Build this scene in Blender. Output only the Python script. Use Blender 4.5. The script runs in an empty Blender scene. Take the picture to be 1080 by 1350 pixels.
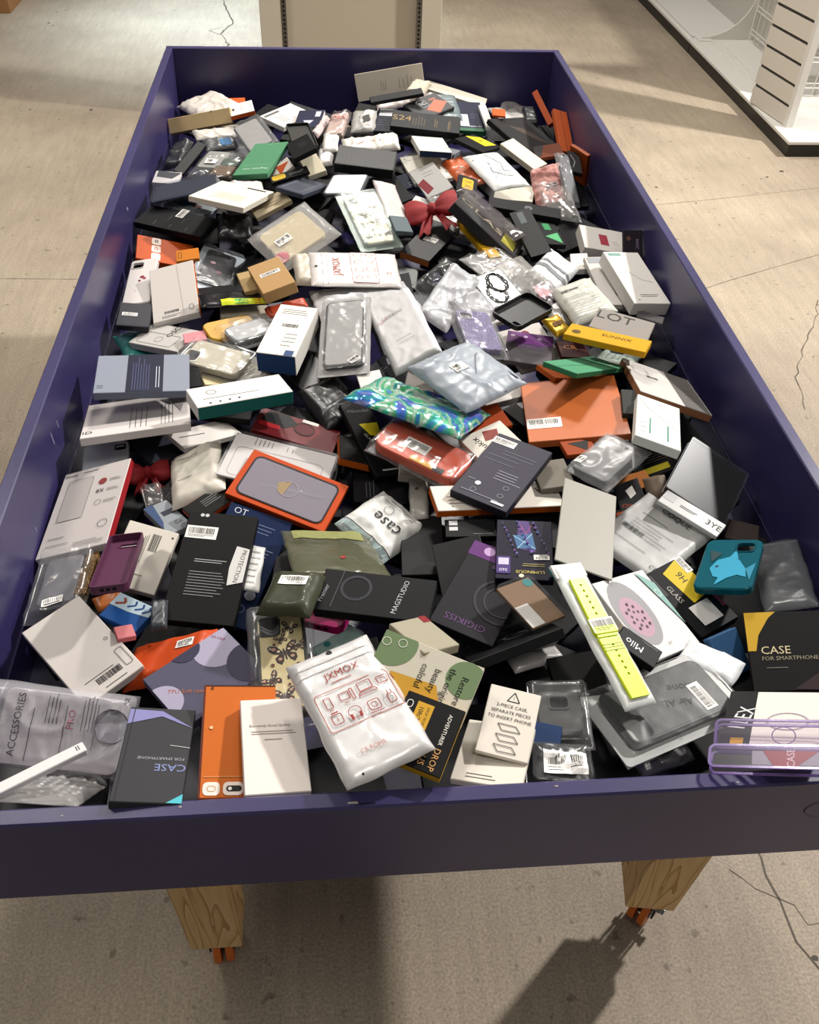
import bpy, bmesh, math, random
from math import sin, cos, pi, radians
from mathutils import Vector, Matrix, Quaternion, noise, geometry

SC = bpy.context.scene
COL = SC.collection
random.seed(7)

# ------------------------------------------------------------------ camera
cam_d = bpy.data.cameras.new('camera'); cam = bpy.data.objects.new('camera', cam_d); COL.objects.link(cam)
FOC, PIT, YAW, ROL = 1204.75, 0.7495, 0.1059, 0.0434
fw = Vector((sin(YAW)*cos(PIT), cos(YAW)*cos(PIT), -sin(PIT)))
rt = Vector((cos(YAW), -sin(YAW), 0)); up = rt.cross(fw)
r_ = cos(ROL)*rt + sin(ROL)*up; u_ = -sin(ROL)*rt + cos(ROL)*up
cam.matrix_world = Matrix(((r_.x,u_.x,-fw.x,-0.126),(r_.y,u_.y,-fw.y,-0.4919),(r_.z,u_.z,-fw.z,1.8144),(0,0,0,1)))
cam_d.sensor_fit = 'HORIZONTAL'; cam_d.sensor_width = 36.0; cam_d.lens = 36.0*FOC/1080.0
cam_d.clip_start = 0.05; cam_d.clip_end = 60
SC.camera = cam

# ------------------------------------------------------------------ light and exposure
W = bpy.data.worlds.new('world'); SC.world = W; W.use_nodes = True
W.node_tree.nodes['Background'].inputs[0].default_value = (1.0, 0.97, 0.93, 1)
W.node_tree.nodes['Background'].inputs[1].default_value = 0.14
def area(name, loc, target, power, sx, sy, col, spread=180):
    d = bpy.data.lights.new(name, 'AREA'); d.shape = 'RECTANGLE'; d.size = sx; d.size_y = sy
    d.energy = power; d.color = col; d.spread = radians(spread)
    o = bpy.data.objects.new(name, d); COL.objects.link(o); o.location = loc
    o.rotation_euler = (Vector(target)-Vector(loc)).to_track_quat('-Z', 'Y').to_euler()
    return o
# high-bay lamps of the hall: one behind the bin to the right, one over it, more down the aisles
area('ceiling_lamp', (4.1, 3.3, 4.3), (0.3, 1.2, 0.9), 320, 0.25, 0.25, (1.0, 0.965, 0.92))
area('ceiling_lamp', (0.2, 4.8, 4.3), (0.0, 1.5, 0.9), 110, 0.5, 0.5, (1.0, 0.95, 0.88))
area('ceiling_lamp', (-1.9, 2.6, 4.3), (-0.3, 1.8, 0.9), 42, 0.8, 0.8, (1.0, 0.94, 0.86))
area('ceiling_lamp', (1.2, 5.6, 4.3), (1.3, 4.4, 0.0), 45, 0.4, 0.4, (1.0, 0.95, 0.88))
area('ceiling_lamp', (-0.9, 7.2, 4.3), (-0.8, 6.3, 0.0), 22, 0.4, 0.4, (0.62, 0.82, 1.0), 40)
area('ceiling_lamp', (0.5, -1.0, 4.3), (0.2, 0.2, 0.0), 22, 1.0, 1.0, (1.0, 0.95, 0.88))
SC.view_settings.view_transform = 'Standard'; SC.view_settings.look = 'None'
SC.view_settings.gamma = 1; SC.view_settings.use_curve_mapping = False
SC.view_settings.exposure = 0.42
SC.cycles.transparent_max_bounces = 24
SC.cycles.max_bounces = 8

# ------------------------------------------------------------------ materials
def lin(h):
    h = h.lstrip('#'); o = []
    for i in (0, 2, 4):
        c = int(h[i:i+2], 16)/255
        o.append(c/12.92 if c <= 0.04045 else ((c+0.055)/1.055)**2.4)
    return (o[0], o[1], o[2], 1)
MC = {}
def newmat(name):
    m = bpy.data.materials.new(name); m.use_nodes = True
    return m, m.node_tree, m.node_tree.nodes['Principled BSDF']
def bump(nt, b, scale, strength, dist=0.002, detail=3, kind='noise', coord='Object'):
    tc = nt.nodes.new('ShaderNodeTexCoord')
    if kind in ('noise', 'fold'):
        n = nt.nodes.new('ShaderNodeTexNoise'); n.inputs['Detail'].default_value = detail
        if kind == 'fold': n.noise_type = 'RIDGED_MULTIFRACTAL'; n.inputs['Gain'].default_value = 1.6; n.inputs['Distortion'].default_value = 0.6
        outp = n.outputs[0]
    else:
        n = nt.nodes.new('ShaderNodeTexVoronoi'); n.feature = 'F1'; outp = n.outputs['Distance']
    n.inputs['Scale'].default_value = scale
    nt.links.new(tc.outputs[coord], n.inputs['Vector'])
    bp = nt.nodes.new('ShaderNodeBump'); bp.inputs['Strength'].default_value = strength
    bp.inputs['Distance'].default_value = dist
    nt.links.new(outp, bp.inputs['Height'])
    if b is not None: nt.links.new(bp.outputs[0], b.inputs['Normal'])
    return bp, n
def M(kind, c='ffffff'):
    key = (kind, c)
    if key in MC: return MC[key]
    m, nt, b = newmat(kind+'_'+c)
    col = lin(c)
    if kind not in ('paint', 'kraft'): k = max(0.004, 0.3*col[0]+0.6*col[1]+0.1*col[2])**0.32; col = tuple(x*k for x in col[:3])+(1,)   # photo tones to albedo
    b.inputs['Base Color'].default_value = col
    out = nt.nodes['Material Output']
    if kind == 'card':            # printed coated card
        b.inputs['Roughness'].default_value = 0.55; b.inputs['Specular IOR Level'].default_value = 0.16
        bump(nt, b, 60, 0.08)
    elif kind == 'gloss':         # varnished or shrink-wrapped card
        b.inputs['Roughness'].default_value = 0.45; b.inputs['Specular IOR Level'].default_value = 0.2
        b.inputs['Coat Weight'].default_value = 0.08; b.inputs['Coat Roughness'].default_value = 0.06
        bump(nt, b, 16, 0.12, 0.002)
    elif kind == 'ink':
        b.inputs['Roughness'].default_value = 0.55; b.inputs['Specular IOR Level'].default_value = 0.25
    elif kind == 'kraft':
        b.inputs['Roughness'].default_value = 0.8; bump(nt, b, 200, 0.2)
    elif kind == 'rubber':
        b.inputs['Roughness'].default_value = 0.42; bump(nt, b, 300, 0.05)
    elif kind == 'cloth':
        b.inputs['Roughness'].default_value = 0.75
        bump(nt, b, 400, 0.3, 0.001)
    elif kind == 'clear':         # clear crinkled film: mostly transparent, with sharp glints
        tr = nt.nodes.new('ShaderNodeBsdfTransparent'); tr.inputs[0].default_value = tuple(0.88+0.12*x for x in col[:3])+(1,)
        gl = nt.nodes.new('ShaderNodeBsdfGlossy'); gl.inputs['Roughness'].default_value = 0.24
        bp, n = bump(nt, b, 13, 0.35, 0.006, 2, 'fold'); nt.links.new(bp.outputs[0], gl.inputs['Normal'])
        b.inputs['Roughness'].default_value = 0.5
        m1 = nt.nodes.new('ShaderNodeMixShader'); m1.inputs[0].default_value = 0.3
        nt.links.new(gl.outputs[0], m1.inputs[1]); nt.links.new(b.outputs[0], m1.inputs[2])
        lw = nt.nodes.new('ShaderNodeLayerWeight'); lw.inputs[0].default_value = 0.3; nt.links.new(bp.outputs[0], lw.inputs['Normal'])
        mr = nt.nodes.new('ShaderNodeMapRange'); mr.inputs['To Min'].default_value = 0.055; mr.inputs['To Max'].default_value = 0.34
        nt.links.new(lw.outputs['Facing'], mr.inputs['Value'])
        mx = nt.nodes.new('ShaderNodeMixShader')
        nt.links.new(mr.outputs[0], mx.inputs[0]); nt.links.new(tr.outputs[0], mx.inputs[1]); nt.links.new(m1.outputs[0], mx.inputs[2])
        nt.links.new(mx.outputs[0], out.inputs[0])
    elif kind == 'pane':          # stiff smooth clear plastic
        tr = nt.nodes.new('ShaderNodeBsdfTransparent'); tr.inputs[0].default_value = tuple(0.8+0.2*x for x in col[:3])+(1,)
        gl = nt.nodes.new('ShaderNodeBsdfGlossy'); gl.inputs['Roughness'].default_value = 0.28; gl.inputs['Color'].default_value = (0.25, 0.25, 0.25, 1)
        m1 = nt.nodes.new('ShaderNodeMixShader'); m1.inputs[0].default_value = 0.35; b.inputs['Roughness'].default_value = 0.4
        nt.links.new(gl.outputs[0], m1.inputs[1]); nt.links.new(b.outputs[0], m1.inputs[2])
        lw = nt.nodes.new('ShaderNodeLayerWeight'); lw.inputs[0].default_value = 0.2
        mr = nt.nodes.new('ShaderNodeMapRange'); mr.inputs['To Min'].default_value = 0.02; mr.inputs['To Max'].default_value = 0.12
        nt.links.new(lw.outputs['Facing'], mr.inputs['Value'])
        mx = nt.nodes.new('ShaderNodeMixShader')
        nt.links.new(mr.outputs[0], mx.inputs[0]); nt.links.new(tr.outputs[0], mx.inputs[1]); nt.links.new(m1.outputs[0], mx.inputs[2])
        nt.links.new(mx.outputs[0], out.inputs[0])
    elif kind in ('tint', 'frost', 'jelly', 'mist'):
        w, rough = {'tint': (0.42, 0.2), 'mist': (0.24, 0.25), 'frost': (0.74, 0.33), 'jelly': (0.5, 0.15)}[kind]
        b.inputs['Roughness'].default_value = rough
        b.inputs['Specular IOR Level'].default_value = 0.8
        tr = nt.nodes.new('ShaderNodeBsdfTransparent')
        tr.inputs[0].default_value = tuple(0.82+0.18*x for x in col[:3])+(1,) if kind != 'jelly' else tuple(min(1, x*1.3+0.1) for x in col[:3])+(1,)
        mx = nt.nodes.new('ShaderNodeMixShader')
        if kind == 'jelly': bump(nt, b, 80, 0.03)
        else: bump(nt, b, 12, 0.25, 0.006, 2, 'fold')
        mx.inputs[0].default_value = w
        nt.links.new(tr.outputs[0], mx.inputs[1]); nt.links.new(b.outputs[0], mx.inputs[2])
        nt.links.new(mx.outputs[0], out.inputs[0])
    elif kind == 'pearl':         # pearlescent coated pouch film
        b.inputs['Roughness'].default_value = 0.3; b.inputs['Metallic'].default_value = 0.15
        b.inputs['Coat Weight'].default_value = 0.3
        bump(nt, b, 11, 0.22, 0.005, 2, 'fold')
    elif kind == 'poly':          # opaque poly film
        b.inputs['Roughness'].default_value = 0.38; b.inputs['Specular IOR Level'].default_value = 0.6
        bump(nt, b, 12, 0.3, 0.006, 2, 'fold')
    elif kind == 'foil':
        b.inputs['Roughness'].default_value = 0.3; b.inputs['Metallic'].default_value = 0.45
        bump(nt, b, 18, 0.35, 0.006, 1)
    elif kind == 'holo':
        b.inputs['Roughness'].default_value = 0.18; b.inputs['Metallic'].default_value = 0.45
        bp, n = bump(nt, b, 14, 0.55, 0.008, 1)
        n2 = nt.nodes.new('ShaderNodeTexNoise'); n2.inputs['Scale'].default_value = 11; n2.inputs['Detail'].default_value = 2
        n2.inputs['Distortion'].default_value = 1.6
        tc = nt.nodes.new('ShaderNodeTexCoord'); nt.links.new(tc.outputs['Object'], n2.inputs['Vector'])
        cr = nt.nodes.new('ShaderNodeValToRGB'); e = cr.color_ramp.elements
        e[0].position = 0.3; e[0].color = lin('c8c8d8'); e[1].position = 0.72; e[1].color = lin('d8dce0')
        for p, h in ((0.38, '3c62c0'), (0.45, '3cb48c'), (0.5, 'b8c8c0'), (0.56, '45b070'), (0.62, '4878d8'), (0.67, '8070b8')):
            x = e.new(p); x.color = lin(h)
        nt.links.new(n2.outputs[0], cr.inputs[0]); nt.links.new(cr.outputs[0], b.inputs['Base Color'])
    elif kind == 'glitter':
        b.inputs['Roughness'].default_value = 0.35; b.inputs['Metallic'].default_value = 0.5
        bump(nt, b, 350, 0.9, 0.003, 0, 'voronoi')
    elif kind == 'metal':
        b.inputs['Roughness'].default_value = 0.35; b.inputs['Metallic'].default_value = 0.9
    elif kind == 'paint':         # scuffed paint on plywood
        b.inputs['Roughness'].default_value = 0.36; b.inputs['Specular IOR Level'].default_value = 0.6
        bp, n = bump(nt, b, 14, 0.12, 0.003, 5)
        n2 = nt.nodes.new('ShaderNodeTexNoise'); n2.inputs['Scale'].default_value = 3.5; n2.inputs['Detail'].default_value = 6
        tc = nt.nodes.new('ShaderNodeTexCoord'); nt.links.new(tc.outputs['Object'], n2.inputs['Vector'])
        cr = nt.nodes.new('ShaderNodeValToRGB'); e = cr.color_ramp.elements
        e[0].position = 0.35; e[0].color = tuple(x*0.85 for x in col[:3])+(1,)
        e[1].position = 0.7; e[1].color = tuple(x*1.2 for x in col[:3])+(1,)
        nt.links.new(n2.outputs[0], cr.inputs[0]); nt.links.new(cr.outputs[0], b.inputs['Base Color'])
    MC[key] = m
    return m

def concrete():
    m, nt, b = newmat('concrete_floor')
    N = nt.nodes.new; L = nt.links.new
    tc = N('ShaderNodeTexCoord')
    a = N('ShaderNodeTexNoise'); a.inputs['Scale'].default_value = 0.9; a.inputs['Detail'].default_value = 7; a.inputs['Roughness'].default_value = 0.6
    L(tc.outputs['Object'], a.inputs['Vector'])
    cr = N('ShaderNodeValToRGB'); e = cr.color_ramp.elements
    e[0].position = 0.32; e[0].color = lin('8a7c6b'); e[1].position = 0.68; e[1].color = lin('ad9f8a')
    L(a.outputs[0], cr.inputs[0])
    g = N('ShaderNodeTexNoise'); g.inputs['Scale'].default_value = 180; g.inputs['Detail'].default_value = 3
    L(tc.outputs['Object'], g.inputs['Vector'])
    gr = N('ShaderNodeMapRange'); gr.inputs['From Min'].default_value = 0.3; gr.inputs['From Max'].default_value = 0.7
    gr.inputs['To Min'].default_value = 0.72; gr.inputs['To Max'].default_value = 1.2
    L(g.outputs[0], gr.inputs['Value'])
    mu = N('ShaderNodeMix'); mu.data_type = 'RGBA'; mu.blend_type = 'MULTIPLY'; mu.inputs[0].default_value = 1
    L(cr.outputs[0], mu.inputs[6]); L(gr.outputs[0], mu.inputs[7])
    s = N('ShaderNodeTexNoise'); s.inputs['Scale'].default_value = 30; s.inputs['Detail'].default_value = 2
    L(tc.outputs['Object'], s.inputs['Vector'])
    sr = N('ShaderNodeValToRGB'); q = sr.color_ramp.elements
    q[0].position = 0.66; q[0].color = (1, 1, 1, 1); q[1].position = 0.74; q[1].color = (0.45, 0.42, 0.38, 1)
    L(s.outputs[0], sr.inputs[0])
    mv = N('ShaderNodeMix'); mv.data_type = 'RGBA'; mv.blend_type = 'MULTIPLY'; mv.inputs[0].default_value = 0.8
    L(mu.outputs[2], mv.inputs[6]); L(sr.outputs[0], mv.inputs[7])
    # long faint trowel and drag marks
    mp = N('ShaderNodeMapping'); mp.inputs['Scale'].default_value = (14, 1.6, 1); mp.inputs['Rotation'].default_value = (0, 0, 0.35)
    L(tc.outputs['Object'], mp.inputs['Vector'])
    st = N('ShaderNodeTexNoise'); st.inputs['Scale'].default_value = 3; st.inputs['Detail'].default_value = 5
    L(mp.outputs[0], st.inputs['Vector'])
    s2 = N('ShaderNodeMapRange'); s2.inputs['From Min'].default_value = 0.3; s2.inputs['From Max'].default_value = 0.7
    s2.inputs['To Min'].default_value = 0.9; s2.inputs['To Max'].default_value = 1.06
    L(st.outputs[0], s2.inputs['Value'])
    mw = N('ShaderNodeMix'); mw.data_type = 'RGBA'; mw.blend_type = 'MULTIPLY'; mw.inputs[0].default_value = 1
    L(mv.outputs[2], mw.inputs[6]); L(s2.outputs[0], mw.inputs[7])
    L(mw.outputs[2], b.inputs['Base Color'])
    b.inputs['Roughness'].default_value = 0.6
    bp = N('ShaderNodeBump'); bp.inputs['Strength'].default_value = 0.25; bp.inputs['Distance'].default_value = 0.002
    L(g.outputs[0], bp.inputs['Height']); L(bp.outputs[0], b.inputs['Normal'])
    return m
def pine():
    m, nt, b = newmat('pine_wood')
    N = nt.nodes.new; L = nt.links.new
    tc = N('ShaderNodeTexCoord'); mp = N('ShaderNodeMapping'); mp.inputs['Scale'].default_value = (1, 1, 0.13)
    L(tc.outputs['Object'], mp.inputs['Vector'])
    w = N('ShaderNodeTexNoise'); w.inputs['Scale'].default_value = 14; w.inputs['Detail'].default_value = 2; w.inputs['Distortion'].default_value = 0.6
    L(mp.outputs[0], w.inputs['Vector'])
    mt = N('ShaderNodeMath'); mt.operation = 'MULTIPLY'; mt.inputs[1].default_value = 11; L(w.outputs[0], mt.inputs[0])
    fr = N('ShaderNodeMath'); fr.operation = 'FRACT'; L(mt.outputs[0], fr.inputs[0])
    cr = N('ShaderNodeValToRGB'); e = cr.color_ramp.elements
    e[0].position = 0.0; e[0].color = lin('d9ba86'); e[1].position = 1.0; e[1].color = lin('a87c48')
    x = e.new(0.7); x.color = lin('d0ab74')
    L(fr.outputs[0], cr.inputs[0]); L(cr.outputs[0], b.inputs['Base Color']); b.inputs['Roughness'].default_value = 0.6
    return m

# ------------------------------------------------------------------ mesh helpers
def mk(name, verts, faces, mats, mi=None, parent=None, smooth=False):
    me = bpy.data.meshes.new(name); me.from_pydata([tuple(v) for v in verts], [], faces)
    for m in (mats if isinstance(mats, list) else [mats]): me.materials.append(m)
    if mi: me.polygons.foreach_set('material_index', mi)
    if smooth: me.polygons.foreach_set('use_smooth', [True]*len(me.polygons))
    me.update()
    o = bpy.data.objects.new(name, me); COL.objects.link(o)
    if parent: o.parent = parent
    return o
def tag(o, label=None, cat=None, group=None, kind=None):
    if label: o['label'] = label
    if cat: o['category'] = cat
    if group: o['group'] = group
    if kind: o['kind'] = kind
    return o
class MB:
    """collects polygons of several materials into ONE mesh object"""
    def __init__(s): s.v = []; s.f = []; s.m = []; s.mats = []; s.smooth = False
    def mi(s, m):
        if m not in s.mats: s.mats.append(m)
        return s.mats.index(m)
    def add(s, vs, fs, m):
        k = len(s.v); s.v += [tuple(v) for v in vs]; i = s.mi(m)
        for f in fs: s.f.append([k+x for x in f]); s.m.append(i)
    def box(s, x0, x1, y0, y1, z0, z1, m, mats6=None, ch=0):
        """bevelled block; mats6 = (bottom, top, -y, +x, +y, -x)"""
        c = min(ch, (x1-x0)/3, (y1-y0)/3, (z1-z0)/3)
        X = (x0, x0+c, x1-c, x1); Y = (y0, y0+c, y1-c, y1); Z = (z0, z0+c, z1-c, z1)
        if c <= 0:
            vs = [(x, y, z) for z in (z0, z1) for y in (y0, y1) for x in (x0, x1)]
            fs = [(0,2,3,1), (4,5,7,6), (0,1,5,4), (1,3,7,5), (3,2,6,7), (2,0,4,6)]
            for i, f in enumerate(fs): s.add([vs[j] for j in f], [(0,1,2,3)], mats6[i] if mats6 else m)
            return
        ids = {}; vs = []
        for i, sx in ((1,0), (2,3)):
            for j, sy in ((1,0), (2,3)):
                for k, sz in ((1,0), (2,3)):
                    ids[(i,j,k,'x')] = len(vs); vs.append((X[sx], Y[j], Z[k]))
                    ids[(i,j,k,'y')] = len(vs); vs.append((X[i], Y[sy], Z[k]))
                    ids[(i,j,k,'z')] = len(vs); vs.append((X[i], Y[j], Z[sz]))
        g = lambda i, j, k, a: ids[(i,j,k,a)]
        F = [([g(1,1,1,'z'),g(1,2,1,'z'),g(2,2,1,'z'),g(2,1,1,'z')],0), ([g(1,1,2,'z'),g(2,1,2,'z'),g(2,2,2,'z'),g(1,2,2,'z')],1),
             ([g(1,1,1,'y'),g(2,1,1,'y'),g(2,1,2,'y'),g(1,1,2,'y')],2), ([g(2,1,1,'x'),g(2,2,1,'x'),g(2,2,2,'x'),g(2,1,2,'x')],3),
             ([g(2,2,1,'y'),g(1,2,1,'y'),g(1,2,2,'y'),g(2,2,2,'y')],4), ([g(1,2,1,'x'),g(1,1,1,'x'),g(1,1,2,'x'),g(1,2,2,'x')],5)]
        for k, t in ((1,0),(2,1)):
            F += [([g(1,1,k,'z'),g(2,1,k,'z'),g(2,1,k,'y'),g(1,1,k,'y')],2 if k==1 else 1), ([g(1,2,k,'z'),g(2,2,k,'z'),g(2,2,k,'y'),g(1,2,k,'y')],4 if k==1 else 1),
                  ([g(1,1,k,'z'),g(1,2,k,'z'),g(1,2,k,'x'),g(1,1,k,'x')],5 if k==1 else 1), ([g(2,1,k,'z'),g(2,2,k,'z'),g(2,2,k,'x'),g(2,1,k,'x')],3 if k==1 else 1)]
        for i in (1,2):
            for j in (1,2):
                F.append(([g(i,j,1,'x'),g(i,j,1,'y'),g(i,j,2,'y'),g(i,j,2,'x')], 3 if i==2 else 5))
                for k in (1,2): F.append(([g(i,j,k,'x'),g(i,j,k,'y'),g(i,j,k,'z')], 1 if k==2 else 0))
        k0 = len(s.v); s.v += vs
        for f, q in F: s.f.append([k0+x for x in f]); s.m.append(s.mi(mats6[q] if mats6 else m))
    def prism(s, outer, z0, z1, m, holes=(), ch=0, inset=None):
        loops = [outer]+list(holes)
        flat = [p for l in loops for p in l]
        tri = geometry.tessellate_polygon([[Vector((p[0], p[1], 0)) for p in l] for l in loops])
        n = len(flat); top = inset if inset else flat
        if inset: top = list(inset)+[p for l in holes for p in l]
        vs = [(p[0], p[1], z0) for p in flat]+[(p[0], p[1], z1-ch) for p in flat]+[(p[0], p[1], z1) for p in top]
        fs = []
        for t in tri:
            a, b, c = t
            ar = (flat[b][0]-flat[a][0])*(flat[c][1]-flat[a][1])-(flat[b][1]-flat[a][1])*(flat[c][0]-flat[a][0])
            if ar < 0: a, c = c, a
            fs.append((a+2*n, b+2*n, c+2*n)); fs.append((c, b, a))
        o = 0
        for li, l in enumerate(loops):
            k = len(l)
            for i in range(k):
                a, b = o+i, o+(i+1) % k
                if li: a, b = b, a
                fs.append((a, b, b+n, a+n))
                if ch or inset: fs.append((a+n, b+n, b+2*n, a+2*n))
            o += k
        s.add(vs, fs, m)
    def tube(s, p0, p1, r, m, n=12, r1=None):
        p0, p1 = Vector(p0), Vector(p1); d = (p1-p0).normalized(); a = d.orthogonal().normalized(); b = d.cross(a)
        r1 = r if r1 is None else r1; vs = []
        for i in range(n):
            t = 2*pi*i/n; vs.append(p0+(a*cos(t)+b*sin(t))*r)
        for i in range(n):
            t = 2*pi*i/n; vs.append(p1+(a*cos(t)+b*sin(t))*r1)
        fs = [(i, (i+1) % n, n+(i+1) % n, n+i) for i in range(n)]+[tuple(range(n))[::-1], tuple(range(n, 2*n))]
        s.add(vs, fs, m)
    def path(s, pts, r, m, n=6):
        for a, b in zip(pts, pts[1:]): s.tube(a, b, r, m, n)
    def build(s, name, parent=None, smooth=False):
        return mk(name, s.v, s.f, s.mats, s.m, parent, smooth)
def rrect(cx, cy, w, h, r, n=5):
    r = min(r, w/2*0.98, h/2*0.98); P = []
    for sx, sy, a0 in ((1, 1, 0), (-1, 1, 90), (-1, -1, 180), (1, -1, 270)):
        for i in range(n+1):
            a = radians(a0+90*i/n); P.append((cx+sx*(w/2-r)+r*cos(a), cy+sy*(h/2-r)+r*sin(a)))
    return P
def circ(cx, cy, rx, ry=None, n=24):
    ry = rx if ry is None else ry
    return [(cx+rx*cos(2*pi*i/n), cy+ry*sin(2*pi*i/n)) for i in range(n)]
# ------------------------------------------------------------------ lettering
TXT = {}
def gather_text(strings):
    tmp = []
    for s in sorted(strings):
        c = bpy.data.curves.new('lettering', 'FONT'); c.body = s; c.resolution_u = 2; c.align_x = 'CENTER'; c.align_y = 'CENTER'
        o = bpy.data.objects.new('lettering', c); COL.objects.link(o); tmp.append((s, o))
    dg = bpy.context.evaluated_depsgraph_get()
    for s, o in tmp:
        me = bpy.data.meshes.new_from_object(o.evaluated_get(dg))
        TXT[s] = ([(v.co.x, v.co.y) for v in me.vertices], [tuple(p.vertices) for p in me.polygons])
        bpy.data.meshes.remove(me)
    for s, o in tmp:
        c = o.data; bpy.data.objects.remove(o); bpy.data.curves.remove(c)

def decorate(root, w, h, zf, dec, wavy=False, rnd=None):
    """print and stickers on the face; zf(x,y) is the height of the surface"""
    P = MB(); ms = min(w, h); lv = [0.0003]; rnd = rnd or random.Random(3)
    X = lambda u: (u-0.5)*w
    Y = lambda v: (0.5-v)*h
    step = 0.006
    def quadgrid(mb, c, ex, ey, z, mat):       # rectangle c=corner, ex,ey edge vectors, following the surface
        if wavy: nx = max(1, int(math.hypot(*ex)/step)); ny = max(1, int(math.hypot(*ey)/step))
        else: nx = ny = 1
        vs = []; fs = []
        for j in range(ny+1):
            for i in range(nx+1):
                x = c[0]+ex[0]*i/nx+ey[0]*j/ny; y = c[1]+ex[1]*i/nx+ey[1]*j/ny
                vs.append((x, y, zf(x, y)+z))
        for j in range(ny):
            for i in range(nx):
                a = j*(nx+1)+i; fs.append((a, a+1, a+nx+2, a+nx+1))
        mb.add(vs, fs, mat)
    def rect(mb, x0, y0, x1, y1, z, mat): quadgrid(mb, (x0, y1), (x1-x0, 0), (0, y0-y1), z, mat)
    for d in dec:
        k = d[0]; lv[0] += 0.00008; z = lv[0]+(0.0007 if wavy else 0)
        if k == 'r': rect(P, X(d[1]), Y(d[2]), X(d[3]), Y(d[4]), z, M('ink', d[5]))
        elif k == 't':
            _, s, u, v, size, c = d[:6]; rot = radians(d[6]) if len(d) > 6 else 0
            sz = size*ms; vs, fs = TXT[s]; cx, cy = X(u), Y(v)
            ex = max(abs(a) for a, b in vs)*sz; ca, sa = abs(cos(rot)), abs(sin(rot))
            fit = min((w/2*0.97-abs(cx))/max(1e-6, ex*ca), (h/2*0.97-abs(cy))/max(1e-6, ex*sa)); shift = 1
            if fit < 1:
                full = min(w*0.94/max(1e-6, 2*ex*ca), h*0.94/max(1e-6, 2*ex*sa), 1); sz *= full; ex *= full
                mxx, mxy = max(0, w*0.485-ex*ca), max(0, h*0.485-ex*sa); cx = max(-mxx, min(mxx, cx)); cy = max(-mxy, min(mxy, cy))
            pts = []
            for a, b in vs:
                x = cx+sz*(a*cos(rot)-b*sin(rot)); y = cy+sz*(a*sin(rot)+b*cos(rot)); pts.append((x, y, zf(x, y)+z))
            P.add(pts, fs, M('ink', c))
        elif k in ('l', 'lv'):
            _, u0, v0, u1, v1, n, c = d[:7]; m = M('ink', c)
            for i in range(n):
                if k == 'l':
                    v = v0+(v1-v0)*(i+0.5)/n; e = u0+(u1-u0)*rnd.uniform(0.7, 1.0); t = min(0.0011, abs(v1-v0)*h/n*0.35)
                    rect(P, X(u0), Y(v)-t/2, X(e), Y(v)+t/2, z, m)
                else:
                    u = u0+(u1-u0)*(i+0.5)/n; e = v0+(v1-v0)*rnd.uniform(0.7, 1.0); t = min(0.0011, abs(u1-u0)*w/n*0.35)
                    rect(P, X(u)-t/2, Y(e), X(u)+t/2, Y(v0), z, m)
        elif k == 'b':                         # white sticker with a bar code: a part of its own
            _, u, v, sw, sh = d[:5]; rot = radians(d[5]) if len(d) > 5 else 0   # size in metres
            S = MB(); c_, s_ = cos(rot), sin(rot); cx, cy = X(u), Y(v)
            def loc(a, b): return (cx+a*c_-b*s_, cy+a*s_+b*c_)
            def rr(a0, b0, a1, b1, zz, mt):
                quadgrid(S, loc(a0, b0), ((a1-a0)*c_, (a1-a0)*s_), (-(b1-b0)*s_, (b1-b0)*c_), zz, mt)
            rr(-sw/2, -sh/2, sw/2, sh/2, z+0.0001, M('card', 'f2efe9'))
            a = -sw*0.42
            while a < sw*0.4:
                bw = rnd.choice((0.0005, 0.0008, 0.0013)); rr(a, -sh*0.12, min(a+bw, sw*0.42), sh*0.36, z+0.0002, M('ink', '151515')); a += bw+rnd.choice((0.0006, 0.001))
            for q in (0.22, 0.34): rr(-sw*0.42, -sh*q-0.0004, sw*rnd.uniform(0.1, 0.4), -sh*q+0.0004, z+0.0002, M('ink', '333333'))
            S.build('barcode_sticker', root)
        elif k == 'B':                         # printed bar code without sticker
            _, u, v, sw, sh = d[:5]; rot = radians(d[5]) if len(d) > 5 else 0
            c_, s_ = cos(rot), sin(rot); cx, cy = X(u), Y(v); a = -sw/2
            while a < sw/2:
                bw = rnd.choice((0.0005, 0.0008, 0.0013))
                quadgrid(P, (cx+a*c_+sh/2*s_, cy+a*s_-sh/2*c_), (bw*c_, bw*s_), (-sh*s_, sh*c_), z, M('ink', '1b1b1b')); a += bw+rnd.choice((0.0006, 0.001))
        elif k in ('o', 'c'):
            _, u, v, r, c = d[:5]; R = r*ms; m = M('ink', c); cx, cy = X(u), Y(v)
            ry = R*(d[5] if len(d) > 5 else 1); n = 28
            if k == 'o':
                pts = [(max(-w/2, min(w/2, x)), max(-h/2, min(h/2, y))) for x, y in circ(cx, cy, R, ry, n)]; vs = [(x, y, zf(x, y)+z) for x, y in pts]
                P.add(vs, [tuple(range(n))], m)
            else:
                t = max(0.0007, R*0.1); vs = [(x, y, zf(x, y)+z) for x, y in ((max(-w/2, min(w/2, x)), max(-h/2, min(h/2, y))) for x, y in circ(cx, cy, R, ry, n)+circ(cx, cy, R-t, ry-t, n))]
                P.add(vs, [(i, (i+1) % n, n+(i+1) % n, n+i) for i in range(n)], m)
        elif k == 'p':
            pts = [(X(a), Y(b)) for a, b in d[1]]; P.add([(x, y, zf(x, y)+z) for x, y in pts], [tuple(range(len(pts)))], M('ink', d[2]))
        elif k in ('f', 'q'):                  # rounded outline / filled rounded rectangle
            _, u0, v0, u1, v1, c = d[:6]; r = (d[6] if len(d) > 6 else 0.08)*ms; m = M('ink', c)
            cx, cy = (X(u0)+X(u1))/2, (Y(v0)+Y(v1))/2; ww, hh = abs(X(u1)-X(u0)), abs(Y(v1)-Y(v0))
            A = rrect(cx, cy, ww, hh, r, 4); n = len(A)
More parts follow.
